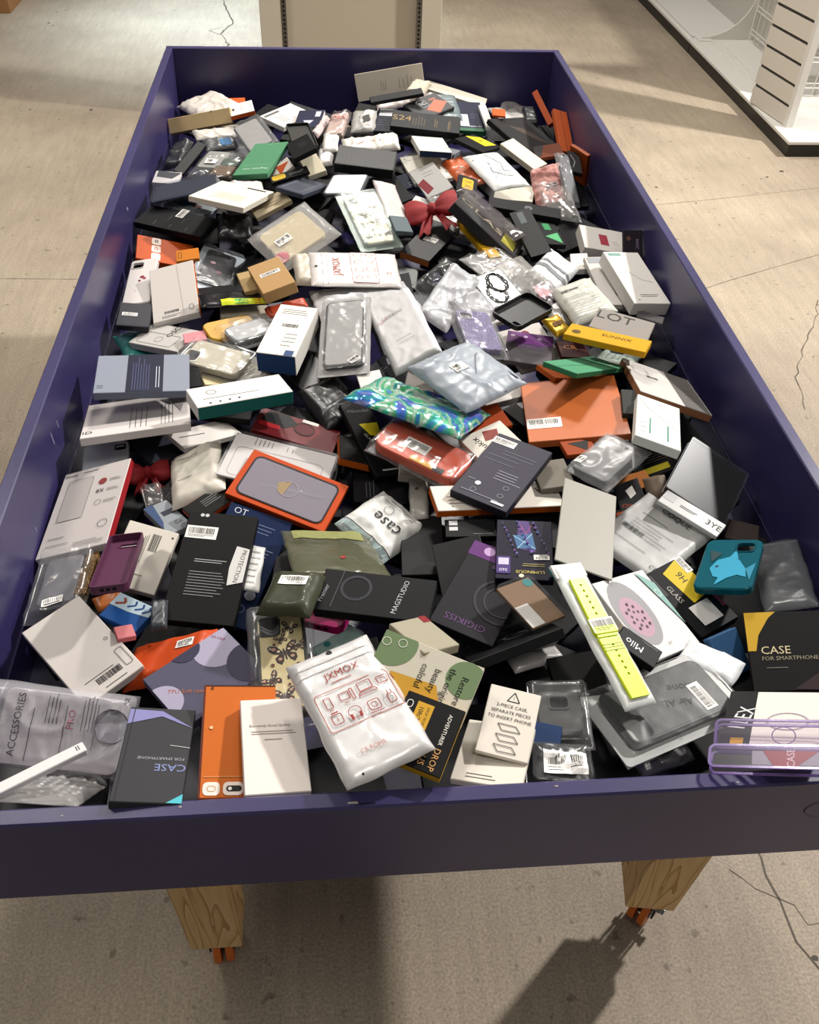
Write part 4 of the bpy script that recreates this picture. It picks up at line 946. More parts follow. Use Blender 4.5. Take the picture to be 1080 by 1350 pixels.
  (-0.3461, 1.5379, 0.8372), (0.9973, 0.0506, 0.0246, 0.0461), (0.0793, 0.0964, 0.0140), {'m': 'poly', 'cr': 0.009, 'c': '202124'}, []),
 ('box', 'accessory_box', 'box', 'orange box with white square stamps under the black printed box',
  (-0.5098, 1.4840, 0.7894), (0.9880, 0.0466, 0.1396, 0.0460), (0.1271, 0.0945, 0.0180), {'s': 'c25018', 'c': 'd95c1c'}, [('q', 0.26, 0.02, 0.42, 0.3, 'e8d8cc', 0.05), ('q', 0.26, 0.34, 0.42, 0.62, 'e8d8cc', 0.05), ('q', 0.26, 0.66, 0.42, 0.95, 'e8d8cc', 0.05), ('t', '8', 0.34, 0.16, 0.2, '30241e'), ('t', '0', 0.34, 0.48, 0.2, 'd95c1c')]),
 ('box', 'accessory_box', 'box', 'yellow orange small box between orange box and silver pouch',
  (-0.4433, 1.4109, 0.8276), (0.9967, 0.0031, -0.0424, 0.0696), (0.0504, 0.0499, 0.0080), {'c': 'd98020'}, [('f', 0.1, 0.2, 0.25, 0.8, '4a3418')]),
 ('box', 'accessory_box', 'box', 'grey card with blue picture on the black printed box',
  (-0.4653, 1.6816, 0.8160), (0.8960, 0.0074, 0.0392, 0.4423), (0.0752, 0.1100, 0.0080), {'c': 'a8b0b4'}, [('p', [(0.3, 0.05), (0.75, 0.05), (0.7, 0.5), (0.3, 0.4)], '3f7fa4'), ('p', [(0.5, 0.5), (0.7, 0.45), (0.75, 0.7), (0.55, 0.75)], '8a6a64')]),
 ('box', 'accessory_box', 'box', 'big black printed box by the left wall with line drawings',
  (-0.4875, 1.5853, 0.8176), (0.8477, 0.0279, -0.0484, 0.5275), (0.0817, 0.1819, 0.0160), {'c': '202022'}, [('l', 0.1, 0.15, 0.35, 0.85, 3, '7a7a7c'), ('l', 0.42, 0.3, 0.7, 0.7, 2, '6a6a6c'), ('b', 0.88, 0.5, 0.035, 0.02, -0.4)]),
 ('box', 'accessory_box', 'box', 'cream box with small text above the kraft pouch, left of centre',
  (-0.3532, 1.5960, 0.8790), (0.8298, -0.0327, 0.0823, 0.5511), (0.1636, 0.1373, 0.0130), {'c': 'e3dccc'}, [('lv', 0.2, 0.8, 0.5, 0.2, 6, '8a847a'), ('r', 0.88, 0.55, 0.93, 0.9, '3f3a36')]),
 ('bag', 'plastic_pouch', 'pouch', 'pale pinkish flat pouch left of the red bow',
  (0.0191, 1.6144, 0.8646), (0.9864, 0.0212, 0.1482, 0.0673), (0.0589, 0.1840, 0.0070), {'m': 'poly', 'cr': 0.003, 'c': 'd2c7c4'}, []),
 ('bag', 'plastic_pouch', 'pouch', 'clear pouch with beige wallet case and barcode, left of centre',
  (-0.2086, 1.4491, 0.8553), (0.9464, 0.1045, -0.1462, 0.2684), (0.1628, 0.1539, 0.0130), {'m': 'mist', 'mg': 0.1, 'cr': 0.003, 'in': [('c9b78e', 0.12, 0.14, 0.84, 0.88, 'kraft', 'wallet_case')], 'c': 'f4f2ee'}, [('b', 0.34, 0.52, 0.038, 0.024, 1.0), ('o', 0.14, 0.8, 0.11, 'e8949c')]),
 ('case', 'phone_case', 'phone case', 'cream phone case with leopard spots in a foil edged clear pouch',
  (-0.0379, 1.5078, 0.8659), (0.9876, 0.0893, 0.0154, 0.1282), (0.0712, 0.1850, 0.0100), {'cam': (0.24, 0.14, 0.3, 0.3), 'film': True, 'fm': (0.03, 0.03), 'fc': 'e8f4ee', 'backc': 'b4c4bc', 'fk': 'mist', 'rim': '9a958a', 'c': 'ddcfa6'}, [('bf', 0.45, 0.45, 0.2, 20, '4a3830'), ('bf', 0.75, 0.3, 0.16, -30, '5c4a3c'), ('bf', 0.7, 0.6, 0.2, 40, '4a3830'), ('bf', 0.3, 0.65, 0.18, 0, '54443a'), ('bf', 0.55, 0.82, 0.2, -20, '4a3830'), ('bf', 0.2, 0.88, 0.14, 30, '5c4a3c'), ('bf', 0.85, 0.85, 0.14, 10, '5c4a3c'), ('r', 0.2, 0.33, 0.8, 0.41, 'ece8e2')]),
 ('case', 'phone_case', 'phone case', 'white case with red flower print against the left wall',
  (-0.5355, 1.3221, 0.8101), (0.9973, 0.0157, -0.0717, 0.0079), (0.0596, 0.1833, 0.0110), {'cam': (0.3, 0.14, 0.42, 0.36), 'camc': 'c8c4c4', 'c': 'ded7d2'}, [('o', 0.55, 0.42, 0.08, 'b0283a'), ('o', 0.65, 0.46, 0.06, 'c43a48'), ('o', 0.48, 0.5, 0.05, '9a2436'), ('o', 0.4, 0.72, 0.02, 'b0283a')]),
 ('case', 'phone_case', 'phone case', 'black and pink charm case in silver clear pouch, left side',
  (-0.3879, 1.4331, 0.7831), (0.9864, 0.0014, 0.1521, -0.0620), (0.0675, 0.1393, 0.0090), {'film': True, 'fm': (0.035, 0.05), 'fk': 'clear', 'backc': 'c4ccd2', 'fc': 'e8eef4', 'up': 0, 'rim': '2c2a30', 'c': '4a4448'}, [('o', 0.3, 0.3, 0.09, 'c8a0a4'), ('o', 0.6, 0.55, 0.1, 'a87a80'), ('o', 0.35, 0.75, 0.07, 'c4b4b6')]),
 ('box', 'accessory_box', 'box', 'black box edge behind the neon strip, left of centre',
  (-0.3625, 1.2462, 0.8204), (0.9763, -0.1716, -0.0090, 0.1315), (0.0833, 0.1884, 0.0100), {'c': '222226'}, []),
 ('box', 'accessory_box', 'box', 'cream box under the neon strip beside the kraft box',
  (-0.3069, 1.1649, 0.8276), (0.9980, 0.0097, 0.0144, 0.0602), (0.0943, 0.0430, 0.0120), {'c': 'd8cfb6'}, []),
 ('bag', 'plastic_pouch', 'pouch', 'black pouch with neon rainbow edge below the silver pouch',
  (-0.3258, 1.1693, 0.8598), (0.9925, -0.0485, 0.0310, 0.1074), (0.1327, 0.0656, 0.0070), {'m': 'foil', 'cr': 0.003, 'c': '2f2a2e'}, [('r', 0.3, 0.7, 1, 0.98, 'd8e020'), ('r', 0.5, 0.72, 0.7, 0.95, '3cc060'), ('r', 0.8, 0.72, 0.9, 0.96, 'e88a20')]),
 ('box', 'accessory_box', 'box', 'kraft carton lid open behind the kraft box with label',
  (-0.2974, 1.2205, 0.8636), (0.9894, 0.0139, -0.0487, 0.1358), (0.0307, 0.0776, 0.0100), {'g': 'kraft', 'c': 'a88c5c'}, []),
 ('box', 'accessory_box', 'box', 'small kraft box with white barcode label, left of centre',
  (-0.2426, 1.1883, 0.8822), (0.9820, -0.0043, -0.1087, 0.1544), (0.0683, 0.1225, 0.0240), {'g': 'kraft', 'c': 'b08a58'}, [('b', 0.5, 0.45, 0.042, 0.014, 0.1)]),
 ('box', 'accessory_box', 'box', 'white book box with orange spine near the left wall',
  (-0.4516, 1.2419, 0.8277), (0.9912, 0.0635, -0.0918, 0.0709), (0.0954, 0.1829, 0.0150), {'s': ('ece8e2', 'e06a20', 'ece8e2', 'ece8e2'), 'c': 'd5cdc6'}, [('B', 0.42, 0.87, 0.03, 0.008, 0.05), ('l', 0.2, 0.92, 0.6, 0.97, 2, '7a7470'), ('y', [(0.62, 0.03), (0.68, 0.98)], 'c4bcb4', 0.001), ('f', 0.8, 0.82, 0.9, 0.92, '6a6460')]),
 ('bag', 'plastic_pouch', 'pouch', 'flat cream box pouch under the small printed white pouch',
  (-0.1769, 1.2889, 0.8572), (0.9979, -0.0137, 0.0450, 0.0442), (0.0577, 0.1307, 0.0140), {'m': 'poly', 'c': 'cfc6b6'}, []),
 ('bag', 'plastic_pouch', 'pouch', 'wide grey poly mailer under the printed white pouch',
  (-0.0615, 1.1711, 0.8539), (0.9919, -0.1031, -0.0240, 0.0701), (0.2040, 0.1873, 0.0090), {'m': 'poly', 'cr': 0.005, 'c': 'c2c1c2'}, []),
 ('bag', 'plastic_pouch', 'pouch', 'white pouch with red device icons sideways, centre back',
  (-0.0777, 1.2748, 0.8667), (0.6935, 0.0116, 0.0241, 0.7200), (0.1482, 0.1877, 0.0080), {'m': 'pearl', 'zip': 0.14, 'cr': 0.0014, 'mg': 0.1, 'c': 'e6e0dc'}, [('t', 'JXMOX', 0.5, 0.3, 0.16, 'c8574a'), ('q', 0.05, 0.46, 0.95, 0.76, 'eadcd8', 0.04), ('f', 0.05, 0.46, 0.95, 0.76, 'd0685c', 0.04), ('f', 0.12, 0.5, 0.22, 0.58, 'cc5a4c'), ('f', 0.34, 0.5, 0.46, 0.6, 'cc5a4c'), ('f', 0.56, 0.5, 0.7, 0.6, 'cc5a4c'), ('f', 0.78, 0.5, 0.92, 0.6, 'cc5a4c'), ('c', 0.2, 0.68, 0.07, 'cc5a4c'), ('c', 0.42, 0.68, 0.07, 'cc5a4c'), ('f', 0.6, 0.64, 0.7, 0.72, 'cc5a4c'), ('f', 0.8, 0.64, 0.9, 0.72, 'cc5a4c'), ('t', 'CE', 0.3, 0.88, 0.1, 'cc5a4c')]),
 ('box', 'accessory_box', 'box', 'gray teal box corner below the pinkish pouch',
  (0.0332, 1.4648, 0.8706), (0.9957, -0.0190, 0.0716, 0.0562), (0.0410, 0.0823, 0.0090), {'c': '6f7c82'}, []),
 ('box', 'accessory_box', 'box', 'slim black box with white barcode sticker, right of the butterfly pouch',
  (0.1040, 1.4743, 0.8203), (0.9649, 0.0228, 0.0345, -0.2594), (0.0742, 0.1757, 0.0160), {'g': 'gloss', 's': ('26262a', '26262a', 'b8713c', '26262a'), 'c': '26262a'}, [('b', 0.5, 0.5, 0.032, 0.02, 0.0)]),
 ('bag', 'plastic_pouch', 'pouch', 'clear bag with grey goods behind the long glass box',
  (0.1746, 1.5893, 0.8434), (0.9892, 0.0495, -0.0137, 0.1371), (0.0824, 0.1861, 0.0090), {'m': 'clear', 'cr': 0.006, 'c': 'b8b8b8'}, []),
 ('box', 'accessory_box', 'box', 'glossy black bar box across the right of centre, back half',
  (0.3377, 1.5762, 0.8506), (0.9946, 0.0248, 0.0519, -0.0859), (0.1755, 0.0493, 0.0160), {'c': '252327'}, [('o', 0.55, 0.5, 0.2, '77757c')]),
 ('box', 'accessory_box', 'box', 'black box with green print beside the right wall',
  (0.3752, 1.4927, 0.8345), (0.9977, 0.0162, 0.0480, 0.0453), (0.0684, 0.1233, 0.0120), {'c': '1d1f22'}, [('r', 0.5, 0.2, 0.75, 0.45, '2f9a58'), ('p', [(0.4, 0.7), (0.9, 0.55), (0.9, 0.95)], '58b878')]),
 ('box', 'accessory_box', 'box', 'black wedge shaped glossy box in the right half',
  (0.3351, 1.4586, 0.8474), (0.9889, 0.0644, -0.1201, 0.0583), (0.0489, 0.1822, 0.0160), {'c': '1c1b1e'}, [('r', 0.3, 0.05, 0.6, 0.3, '5a666a')]),
 ('box', 'accessory_box', 'box', 'yellow strip box under the long glass protector box',
  (0.2104, 1.4404, 0.8433), (0.9891, 0.0080, 0.0180, 0.1459), (0.0306, 0.1854, 0.0140), {'c': 'dca81c'}, []),
 ('box', 'accessory_box', 'box', 'long black glass protector box with clear window, right of the red bow',
  (0.2304, 1.4933, 0.8441), (0.7835, 0.1622, 0.2793, 0.5309), (0.1845, 0.1859, 0.0240), {'g': 'gloss', 'film': True, 'c': '28252a'}, [('t', 'GLASS', 0.5, 0.42, 0.3, 'b4a88c', -90), ('r', 0.2, 0.72, 0.75, 0.92, 'b8b030'), ('l', 0.2, 0.93, 0.7, 0.97, 1, 'c8c8c8')]),
 ('bag', 'plastic_pouch', 'pouch', 'clear crinkled film sheet lying on the long glass box',
  (0.2406, 1.4881, 0.8930), (0.9038, 0.1465, 0.1046, 0.3884), (0.0499, 0.1858, 0.0060), {'m': 'clear', 'cr': 0.006, 'c': 'cbb8b4'}, []),
 ('bow', 'ribbon_bow', 'bow', 'red velvet bow with handle on the back half of the pile',
  (0.1175, 1.5546, 0.8607), (0.9849, 0.0973, -0.1403, 0.0301), (0.1050, 0.1812, 0.0280), {'c': 'b40c18'}, []),
 ('box', 'accessory_box', 'box', 'white box with red square logo by the right wall',
  (0.5239, 1.5130, 0.7903), (0.9927, 0.0776, 0.0915, -0.0095), (0.1178, 0.0910, 0.0260), {'c': 'dcd6cf'}, [('r', 0.38, 0.3, 0.56, 0.75, 'c43a50'), ('l', 0.65, 0.5, 0.8, 0.7, 2, 'a89a94')]),
 ('box', 'accessory_box', 'box', 'white small box behind the big white carton, right side',
  (0.4415, 1.3919, 0.8081), (0.9950, 0.0208, -0.0626, -0.0754), (0.0392, 0.0691, 0.0140), {'c': 'e2ddd2'}, []),
 ('box', 'accessory_box', 'box', 'white open tray beside the large white carton, right side',
  (0.4717, 1.2890, 0.8187), (0.9985, 0.0461, 0.0106, 0.0285), (0.0458, 0.1833, 0.0120), {'c': 'd2ccc6'}, [('r', 0.1, 0.02, 0.9, 0.14, 'a4a8ac'), ('p', [(0.7, 0.2), (0.95, 0.2), (0.98, 0.95), (0.75, 0.8)], '5c5048')]),
 ('box', 'accessory_box', 'box', 'dark patterned box with purple lettering against the right wall',
  (0.5643, 1.4129, 0.8394), (0.9291, 0.3694, 0.0070, -0.0148), (0.0448, 0.0826, 0.0120), {'c': '3a3040'}, [('t', 'RASC', 0.7, 0.4, 0.22, 'b79ac4', -90), ('o', 0.25, 0.25, 0.12, '8a5a50'), ('l', 0.1, 0.6, 0.6, 0.9, 3, '6a5c74')]),
 ('bag', 'plastic_pouch', 'pouch', 'small white pouch tucked by the right wall below the patterned box',
  (0.5687, 1.3195, 0.8165), (0.9896, 0.0025, 0.0346, -0.1394), (0.0241, 0.0522, 0.0080), {'c': 'b8c4bc'}, []),
 ('bag', 'plastic_pouch', 'pouch', 'silver striped pouch in the right half',
  (0.3632, 1.3149, 0.8375), (0.8632, 0.1889, 0.1054, 0.4561), (0.1299, 0.0800, 0.0100), {'m': 'poly', 'cr': 0.004, 'c': 'd6d6d6'}, [('r', 0.3, 0, 0.4, 1, '8d9092'), ('r', 0.5, 0, 0.56, 1, '8d9092')]),
 ('bag', 'plastic_pouch', 'pouch', 'clear pouch with crumpled film above the black hollow case',
  (0.2293, 1.3198, 0.8511), (0.9641, 0.0225, 0.0014, 0.2646), (0.1076, 0.1210, 0.0090), {'m': 'clear', 'cr': 0.009, 'c': 'dcdad4'}, [('l', 0.3, 0.4, 0.7, 0.5, 1, '6a6a6a')]),
 ('bag', 'plastic_pouch', 'pouch', 'clear pouch holding white sheet right of centre',
  (0.2701, 1.2627, 0.8533), (0.9557, 0.1052, -0.0005, 0.2749), (0.1050, 0.1015, 0.0090), {'m': 'mist', 'cr': 0.007, 'c': 'e2dfda'}, []),
 ('cable', 'cable_pouch', 'cable pouch', 'clear pouch with coiled black cable above the hollow case',
  (0.2174, 1.2032, 0.8612), (0.9851, 0.0410, -0.0627, 0.1546), (0.0754, 0.1194, 0.0100), {'m': 'clear', 'cr': 0.006, 'c': 'dedede'}, []),
 ('bag', 'plastic_pouch', 'pouch', 'large clear crinkled pouch left of the coiled cable',
  (0.1036, 1.2139, 0.8625), (0.9041, 0.2537, -0.0635, 0.3380), (0.1031, 0.0821, 0.0110), {'m': 'clear', 'cr': 0.011, 'c': 'dcdcda'}, []),
 ('bag', 'plastic_pouch', 'pouch', 'frosted long pouch leaning left of the lavender case',
  (0.1107, 1.1505, 0.8707), (0.8301, 0.2115, 0.0571, 0.5128), (0.1849, 0.0701, 0.0110), {'m': 'frost', 'cr': 0.007, 'c': 'd5d5d8'}, []),
 ('bag', 'plastic_pouch', 'pouch', 'clear pouch with pink flecks beside the hollow black case',
  (0.3224, 1.2080, 0.8440), (0.9886, 0.0639, -0.0501, 0.1270), (0.0559, 0.0785, 0.0080), {'m': 'clear', 'cr': 0.007, 'in': [('c88a94', 0.2, 0.2, 0.7, 0.7, 'poly', 'contents')], 'c': 'e2c8cc'}, []),
 ('bag', 'plastic_pouch', 'pouch', 'clear bag with grey insert behind the lavender case',
  (0.1573, 1.0998, 0.8729), (0.9695, 0.0964, -0.0569, 0.2182), (0.0680, 0.0922, 0.0090), {'m': 'frost', 'cr': 0.006, 'c': 'c6c6ca'}, []),
 ('bag', 'plastic_pouch', 'pouch', 'grey ribbed clear bag under the frosted printed pouch',
  (0.3379, 1.1229, 0.8408), (0.9887, 0.0486, -0.1117, 0.0871), (0.0435, 0.0796, 0.0080), {'m': 'frost', 'c': 'a8a49a'}, []),
 ('box', 'accessory_box', 'box', 'big white carton box lit on one side, right wall',
  (0.5258, 1.2583, 0.8260), (0.9916, 0.0656, 0.0687, 0.0879), (0.0876, 0.1827, 0.0300), {'c': 'e6e1da'}, [('r', 0.1, 0.03, 0.45, 0.08, '7fb0a4'), ('y', [(0.2, 0.3), (0.6, 0.55), (0.9, 0.6)], 'b0aaa2', 0.0008), ('l', 0.3, 0.82, 0.9, 0.88, 2, '6a655f'), ('o', 0.2, 0.93, 0.015, '3a3634')]),
 ('bag', 'plastic_pouch', 'pouch', 'frosted white pouch with barcode lines left of the white carton',
  (0.3821, 1.1267, 0.8710), (0.9848, -0.0630, -0.1538, 0.0498), (0.0884, 0.1786, 0.0120), {'m': 'poly', 'cr': 0.0025, 'c': 'cfcfc4'}, [('B', 0.35, 0.25, 0.035, 0.01, 0), ('l', 0.1, 0.4, 0.8, 0.5, 2, '4a4a48'), ('l', 0.1, 0.55, 0.9, 0.95, 7, 'a4a49a')]),
 ('box', 'accessory_box', 'box', 'grey box with large printed letters behind the yellow box',
  (0.4224, 0.9875, 0.8905), (0.9709, 0.0033, 0.0232, -0.2382), (0.1123, 0.0777, 0.0120), {'c': 'a39c94'}, [('t', 'LOT', 0.32, 0.3, 0.5, '4a4642')]),
 ('box', 'accessory_box', 'box', 'thin grey tray edge below the white carton',
  (0.5384, 1.1460, 0.8173), (0.9777, 0.0088, 0.0575, -0.2016), (0.0560, 0.0292, 0.0060), {'c': '8c8788'}, []),
 ('box', 'accessory_box', 'box', 'dark navy box with white label by the left wall',
  (-0.5274, 1.1695, 0.8168), (0.9978, -0.0001, 0.0641, 0.0165), (0.0637, 0.0877, 0.0120), {'g': 'gloss', 'film': True, 'c': '23243a'}, [('b', 0.35, 0.5, 0.03, 0.012, 0)]),
 ('bag', 'plastic_pouch', 'pouch', 'teal pouch by the left wall under the printed white box',
  (-0.5177, 1.1298, 0.7782), (0.9756, -0.0277, 0.0528, 0.2114), (0.0813, 0.1095, 0.0100), {'m': 'poly', 'cr': 0.006, 'c': '4ab0a4'}, []),
 ('bag', 'plastic_pouch', 'pouch', 'orange red pouch peeking behind the blue ended carton',
  (-0.2184, 1.1504, 0.8502), (0.9871, 0.0336, -0.0629, 0.1433), (0.0840, 0.0345, 0.0070), {'cr': 0.004, 'c': 'd8502c'}, []),
 ('box', 'accessory_box', 'box', 'white case box with printed outline by the left wall',
  (-0.4550, 1.0960, 0.8066), (0.8833, -0.0694, -0.0780, 0.4571), (0.0769, 0.1345, 0.0150), {'c': 'cfcac4'}, [('t', 'OSC', 0.8, 0.55, 0.25, '3a3734'), ('f', 0.1, 0.1, 0.6, 0.8, '8a8580'), ('c', 0.35, 0.45, 0.12, 'a8a29c')]),
 ('case', 'phone_case', 'phone case', 'yellow phone case under the grey one, left side',
  (-0.3268, 1.0868, 0.8383), (0.9747, 0.0196, 0.0249, 0.2212), (0.1007, 0.0628, 0.0100), {'up': 1, 'c': 'dba418'}, []),
 ('case', 'phone_case', 'phone case', 'light grey shiny case right of the yellow case',
  (-0.2874, 1.0641, 0.8473), (0.9644, 0.0009, 0.0061, 0.2644), (0.0911, 0.0577, 0.0090), {'rim': '74757a', 'rimtop': 1, 'film': True, 'c': 'b9b9bb'}, []),
 ('box', 'pink_case', 'phone case', 'pink soft case end above the beige wrapped case',
  (-0.3933, 1.0595, 0.8352), (0.9942, 0.0023, -0.0290, 0.1032), (0.0433, 0.0348, 0.0090), {'g': 'rubber', 'c': 'e8949c'}, []),
 ('box', 'accessory_box', 'box', 'cream box below the beige wrapped case',
  (-0.3372, 0.9471, 0.8132), (0.9790, -0.0999, 0.1020, 0.1455), (0.0801, 0.0735, 0.0120), {'g': 'card', 'c': 'd8caa0'}, []),
 ('box', 'accessory_box', 'box', 'black box end right of the grey navy box',
  (-0.3856, 0.9215, 0.8342), (0.9960, 0.0010, -0.0080, 0.0888), (0.0301, 0.0665, 0.0120), {'c': '1e1f26'}, []),
 ('bag', 'plastic_pouch', 'pouch', 'clear pouch with text lines under the beige wrapped case',
  (-0.2823, 0.9477, 0.8308), (0.9723, 0.0611, -0.0852, 0.2089), (0.0602, 0.0523, 0.0070), {'m': 'frost', 'c': 'c8c4b8'}, [('l', 0.1, 0.3, 0.8, 0.7, 3, '5a564e')]),
 ('case', 'phone_case', 'phone case', 'beige phone case in clear bag, left of the blue ended carton',
  (-0.3458, 0.9776, 0.8400), (0.8416, 0.0257, -0.0043, 0.5395), (0.0742, 0.1153, 0.0110), {'cam': (0.3, 0.13, 0.42, 0.36), 'camc': 'e2e0da', 'film': True, 'cr': 0.005, 'fm': (0.022, 0.03), 'c': 'c4bba4'}, []),
 ('box', 'accessory_box', 'box', 'grey box with dark blue centre band along the left wall',
  (-0.4650, 0.8886, 0.8635), (0.9971, -0.0442, 0.0306, 0.0542), (0.1599, 0.1327, 0.0140), {'s': '7c8296', 'c': '9ba1b0'}, [('r', 0.33, 0, 0.72, 1, '1d2552'), ('lv', 0.38, 0.95, 0.58, 0.05, 7, '5f679a'), ('lv', 0.63, 0.9, 0.69, 0.2, 2, 'd4d8e8'), ('l', 0.03, 0.8, 0.1, 0.9, 2, '4a4f62')]),
 ('box', 'accessory_box', 'box', 'white flat card box behind the purple label box',
  (0.2680, 1.0542, 0.8043), (0.9859, 0.0803, -0.0162, 0.1459), (0.0955, 0.1197, 0.0120), {'c': 'dcd5cc'}, [('o', 0.55, 0.2, 0.1, 'a8304a')]),
 ('case', 'phone_case', 'phone case', 'lavender glitter phone case leaning under the grey mailer',
  (0.1456, 0.9866, 0.8878), (0.9967, -0.0304, 0.0708, 0.0249), (0.0662, 0.1464, 0.0100), {'cam': (0.26, 0.16, 0.34, 0.34), 'camc': 'c4bccc', 'g': 'glitter', 'film': True, 'c': '8f84b8'}, []),
 ('case', 'phone_case', 'phone case', 'black hollow phone case lying face up, right of centre',
  (0.2468, 1.0725, 0.8786), (0.9040, 0.0237, 0.0312, -0.4258), (0.0723, 0.1113, 0.0110), {'rim': '161618', 'up': 0, 'cam': (0.78, 0.86, 0.26, 0.16), 'c': '2c2d2f'}, []),
 ('bag', 'plastic_pouch', 'pouch', 'yellow foil pouch beside the long yellow box',
  (0.3203, 1.0719, 0.8484), (0.9773, 0.0679, -0.0516, 0.1937), (0.0398, 0.0575, 0.0070), {'m': 'foil', 'cr': 0.005, 'c': 'd6a81e'}, [('r', 0.3, 0.4, 0.8, 0.6, '8a5a18')]),
 ('box', 'accessory_box', 'box', 'dark red and black small box under the yellow box',
  (0.3409, 1.0025, 0.8287), (0.9992, -0.0118, 0.0383, -0.0031), (0.0590, 0.0603, 0.0100), {'c': '5a2220'}, [('t', 'CR', 0.4, 0.4, 0.35, 'c87a2c')]),
 ('bag', 'plastic_pouch', 'pouch', 'teal and grey printed pouch between green and yellow boxes',
  (0.4504, 1.0388, 0.7925), (0.8347, -0.1259, 0.1501, 0.5146), (0.1912, 0.0776, 0.0080), {'m': 'poly', 'c': 'a8b4a8'}, [('l', 0.1, 0.2, 0.5, 0.8, 4, '55706c'), ('o', 0.6, 0.4, 0.2, '1c1c20')]),
 ('box', 'accessory_box', 'box', 'long yellow box lying across the right side of the pile',
  (0.3777, 0.9251, 0.9015), (0.9659, -0.0631, -0.0024, -0.2511), (0.1533, 0.0546, 0.0120), {'c': 'dca61a'}, [('t', 'SUNNIX', 0.6, 0.4, 0.28, '5a4410'), ('o', 0.12, 0.6, 0.15, '7a5c14')]),
 ('box', 'accessory_box', 'box', 'grey card with purple heading, right of the grey mailer',
  (0.2578, 1.0225, 0.8211), (0.9929, -0.0014, 0.0178, -0.1175), (0.0925, 0.1094, 0.0090), {'c': '6a6468'}, [('r', 0, 0, 1, 0.38, '8a3c98'), ('t', 'PRIVACY', 0.5, 0.46, 0.16, '9a5cae'), ('o', 0.12, 0.14, 0.05, 'd8b8dc'), ('o', 0.4, 0.14, 0.05, 'd8b8dc'), ('o', 0.7, 0.16, 0.05, 'd8b8dc'), ('l', 0.5, 0.6, 0.95, 0.7, 2, '8a848a')]),
 ('bag', 'plastic_pouch', 'pouch', 'white translucent pouch with faint pink logo, centre',
  (0.0050, 1.0047, 0.8843), (0.9626, 0.1146, -0.2170, 0.1148), (0.0964, 0.1878, 0.0090), {'m': 'poly', 'cr': 0.0022, 'mg': 0.08, 'c': 'e2e0e0'}, [('t', 'CASEKOO', 0.45, 0.28, 0.1, 'a8a4a6'), ('t', 'Thanks', 0.25, 0.3, 0.1, 'e4b4b4', 20), ('l', 0.3, 0.6, 0.7, 0.7, 2, 'cac8c8')]),
 ('case', 'phone_case', 'phone case', 'clear phone case with black rim in plastic bag, centre',
  (-0.1039, 1.0086, 0.8735), (0.9934, 0.0761, -0.0788, -0.0347), (0.0771, 0.1841, 0.0090), {'rim': '2c2c30', 'rimtop': 1, 'film': True, 'backc': 'b0aeac', 'bag_label': (0.78, 0.95, 0.022, 0.014, 40), 'c': 'a9a8a6'}, []),
 ('box', 'accessory_box', 'box', 'white carton with blue end and barcode standing in the centre left',
  (-0.2106, 1.0049, 0.8496), (0.9917, 0.0163, -0.0059, -0.1270), (0.0739, 0.1646, 0.0420), {'s': ('e2ddd4', 'e2ddd4', '38609f', 'e2ddd4'), 'c': 'e8e3da'}, [('B', 0.52, 0.42, 0.03, 0.011, 0), ('l', 0.15, 0.08, 0.85, 0.2, 3, '8a847a'), ('l', 0.5, 0.55, 0.85, 0.85, 4, '6a655f'), ('r', 0.7, 0.9, 0.92, 1, '3a5e9c')]),
 ('box', 'accessory_box', 'box', 'white strip card under the holographic pouch tip',
  (-0.0608, 0.8837, 0.8529), (0.9954, 0.0098, -0.0548, 0.0785), (0.0439, 0.0500, 0.0060), {'c': 'e2ddd8'}, []),
 ('box', 'accessory_box', 'box', 'grey brown box hidden under the grey mailer left edge',
  (0.0267, 0.8818, 0.8415), (0.9878, 0.0128, 0.1235, -0.0935), (0.0534, 0.0661, 0.0120), {'c': '8a827c'}, []),
 ('bag', 'plastic_pouch', 'pouch', 'black crinkled poly bag below the clear case, centre',
  (-0.1350, 0.8629, 0.8213), (0.9720, 0.0622, -0.0257, 0.2252), (0.0817, 0.1180, 0.0120), {'m': 'poly', 'cr': 0.008, 'c': '232325'}, [('l', 0.1, 0.2, 0.4, 0.5, 4, '6a6a6c')]),
 ('box', 'accessory_box', 'box', 'white box with teal lower side lying left of centre',
  (-0.2880, 0.7941, 0.8775), (0.9786, -0.0677, 0.0304, 0.1919), (0.1658, 0.0701, 0.0240), {'s': ('e4e1da', '1f7f78', '1f7f78', 'e4e1da'), 'c': 'e4e1da'}, [('c', 0.22, 0.35, 0.12, '5a5a58'), ('l', 0.1, 0.6, 0.7, 0.7, 1, '8a8a86'), ('o', 0.15, 0.88, 0.03, '3a3a3a'), ('o', 0.25, 0.87, 0.03, '3a3a3a'), ('o', 0.35, 0.86, 0.03, '3a3a3a'), ('o', 0.45, 0.85, 0.03, '3a3a3a')]),
 ('box', 'accessory_box', 'box', 'white slim box to the right of the white paper wrapped box',
  (-0.3628, 0.8237, 0.7797), (0.9407, -0.0613, 0.0891, 0.3215), (0.1193, 0.0613, 0.0100), {'c': 'dcd6d0'}, [('y', [(0.1, 0.4), (0.5, 0.5)], '3a3634', 0.002)]),
 ('box', 'accessory_box', 'box', 'white paper wrapped long box touching the left wall',
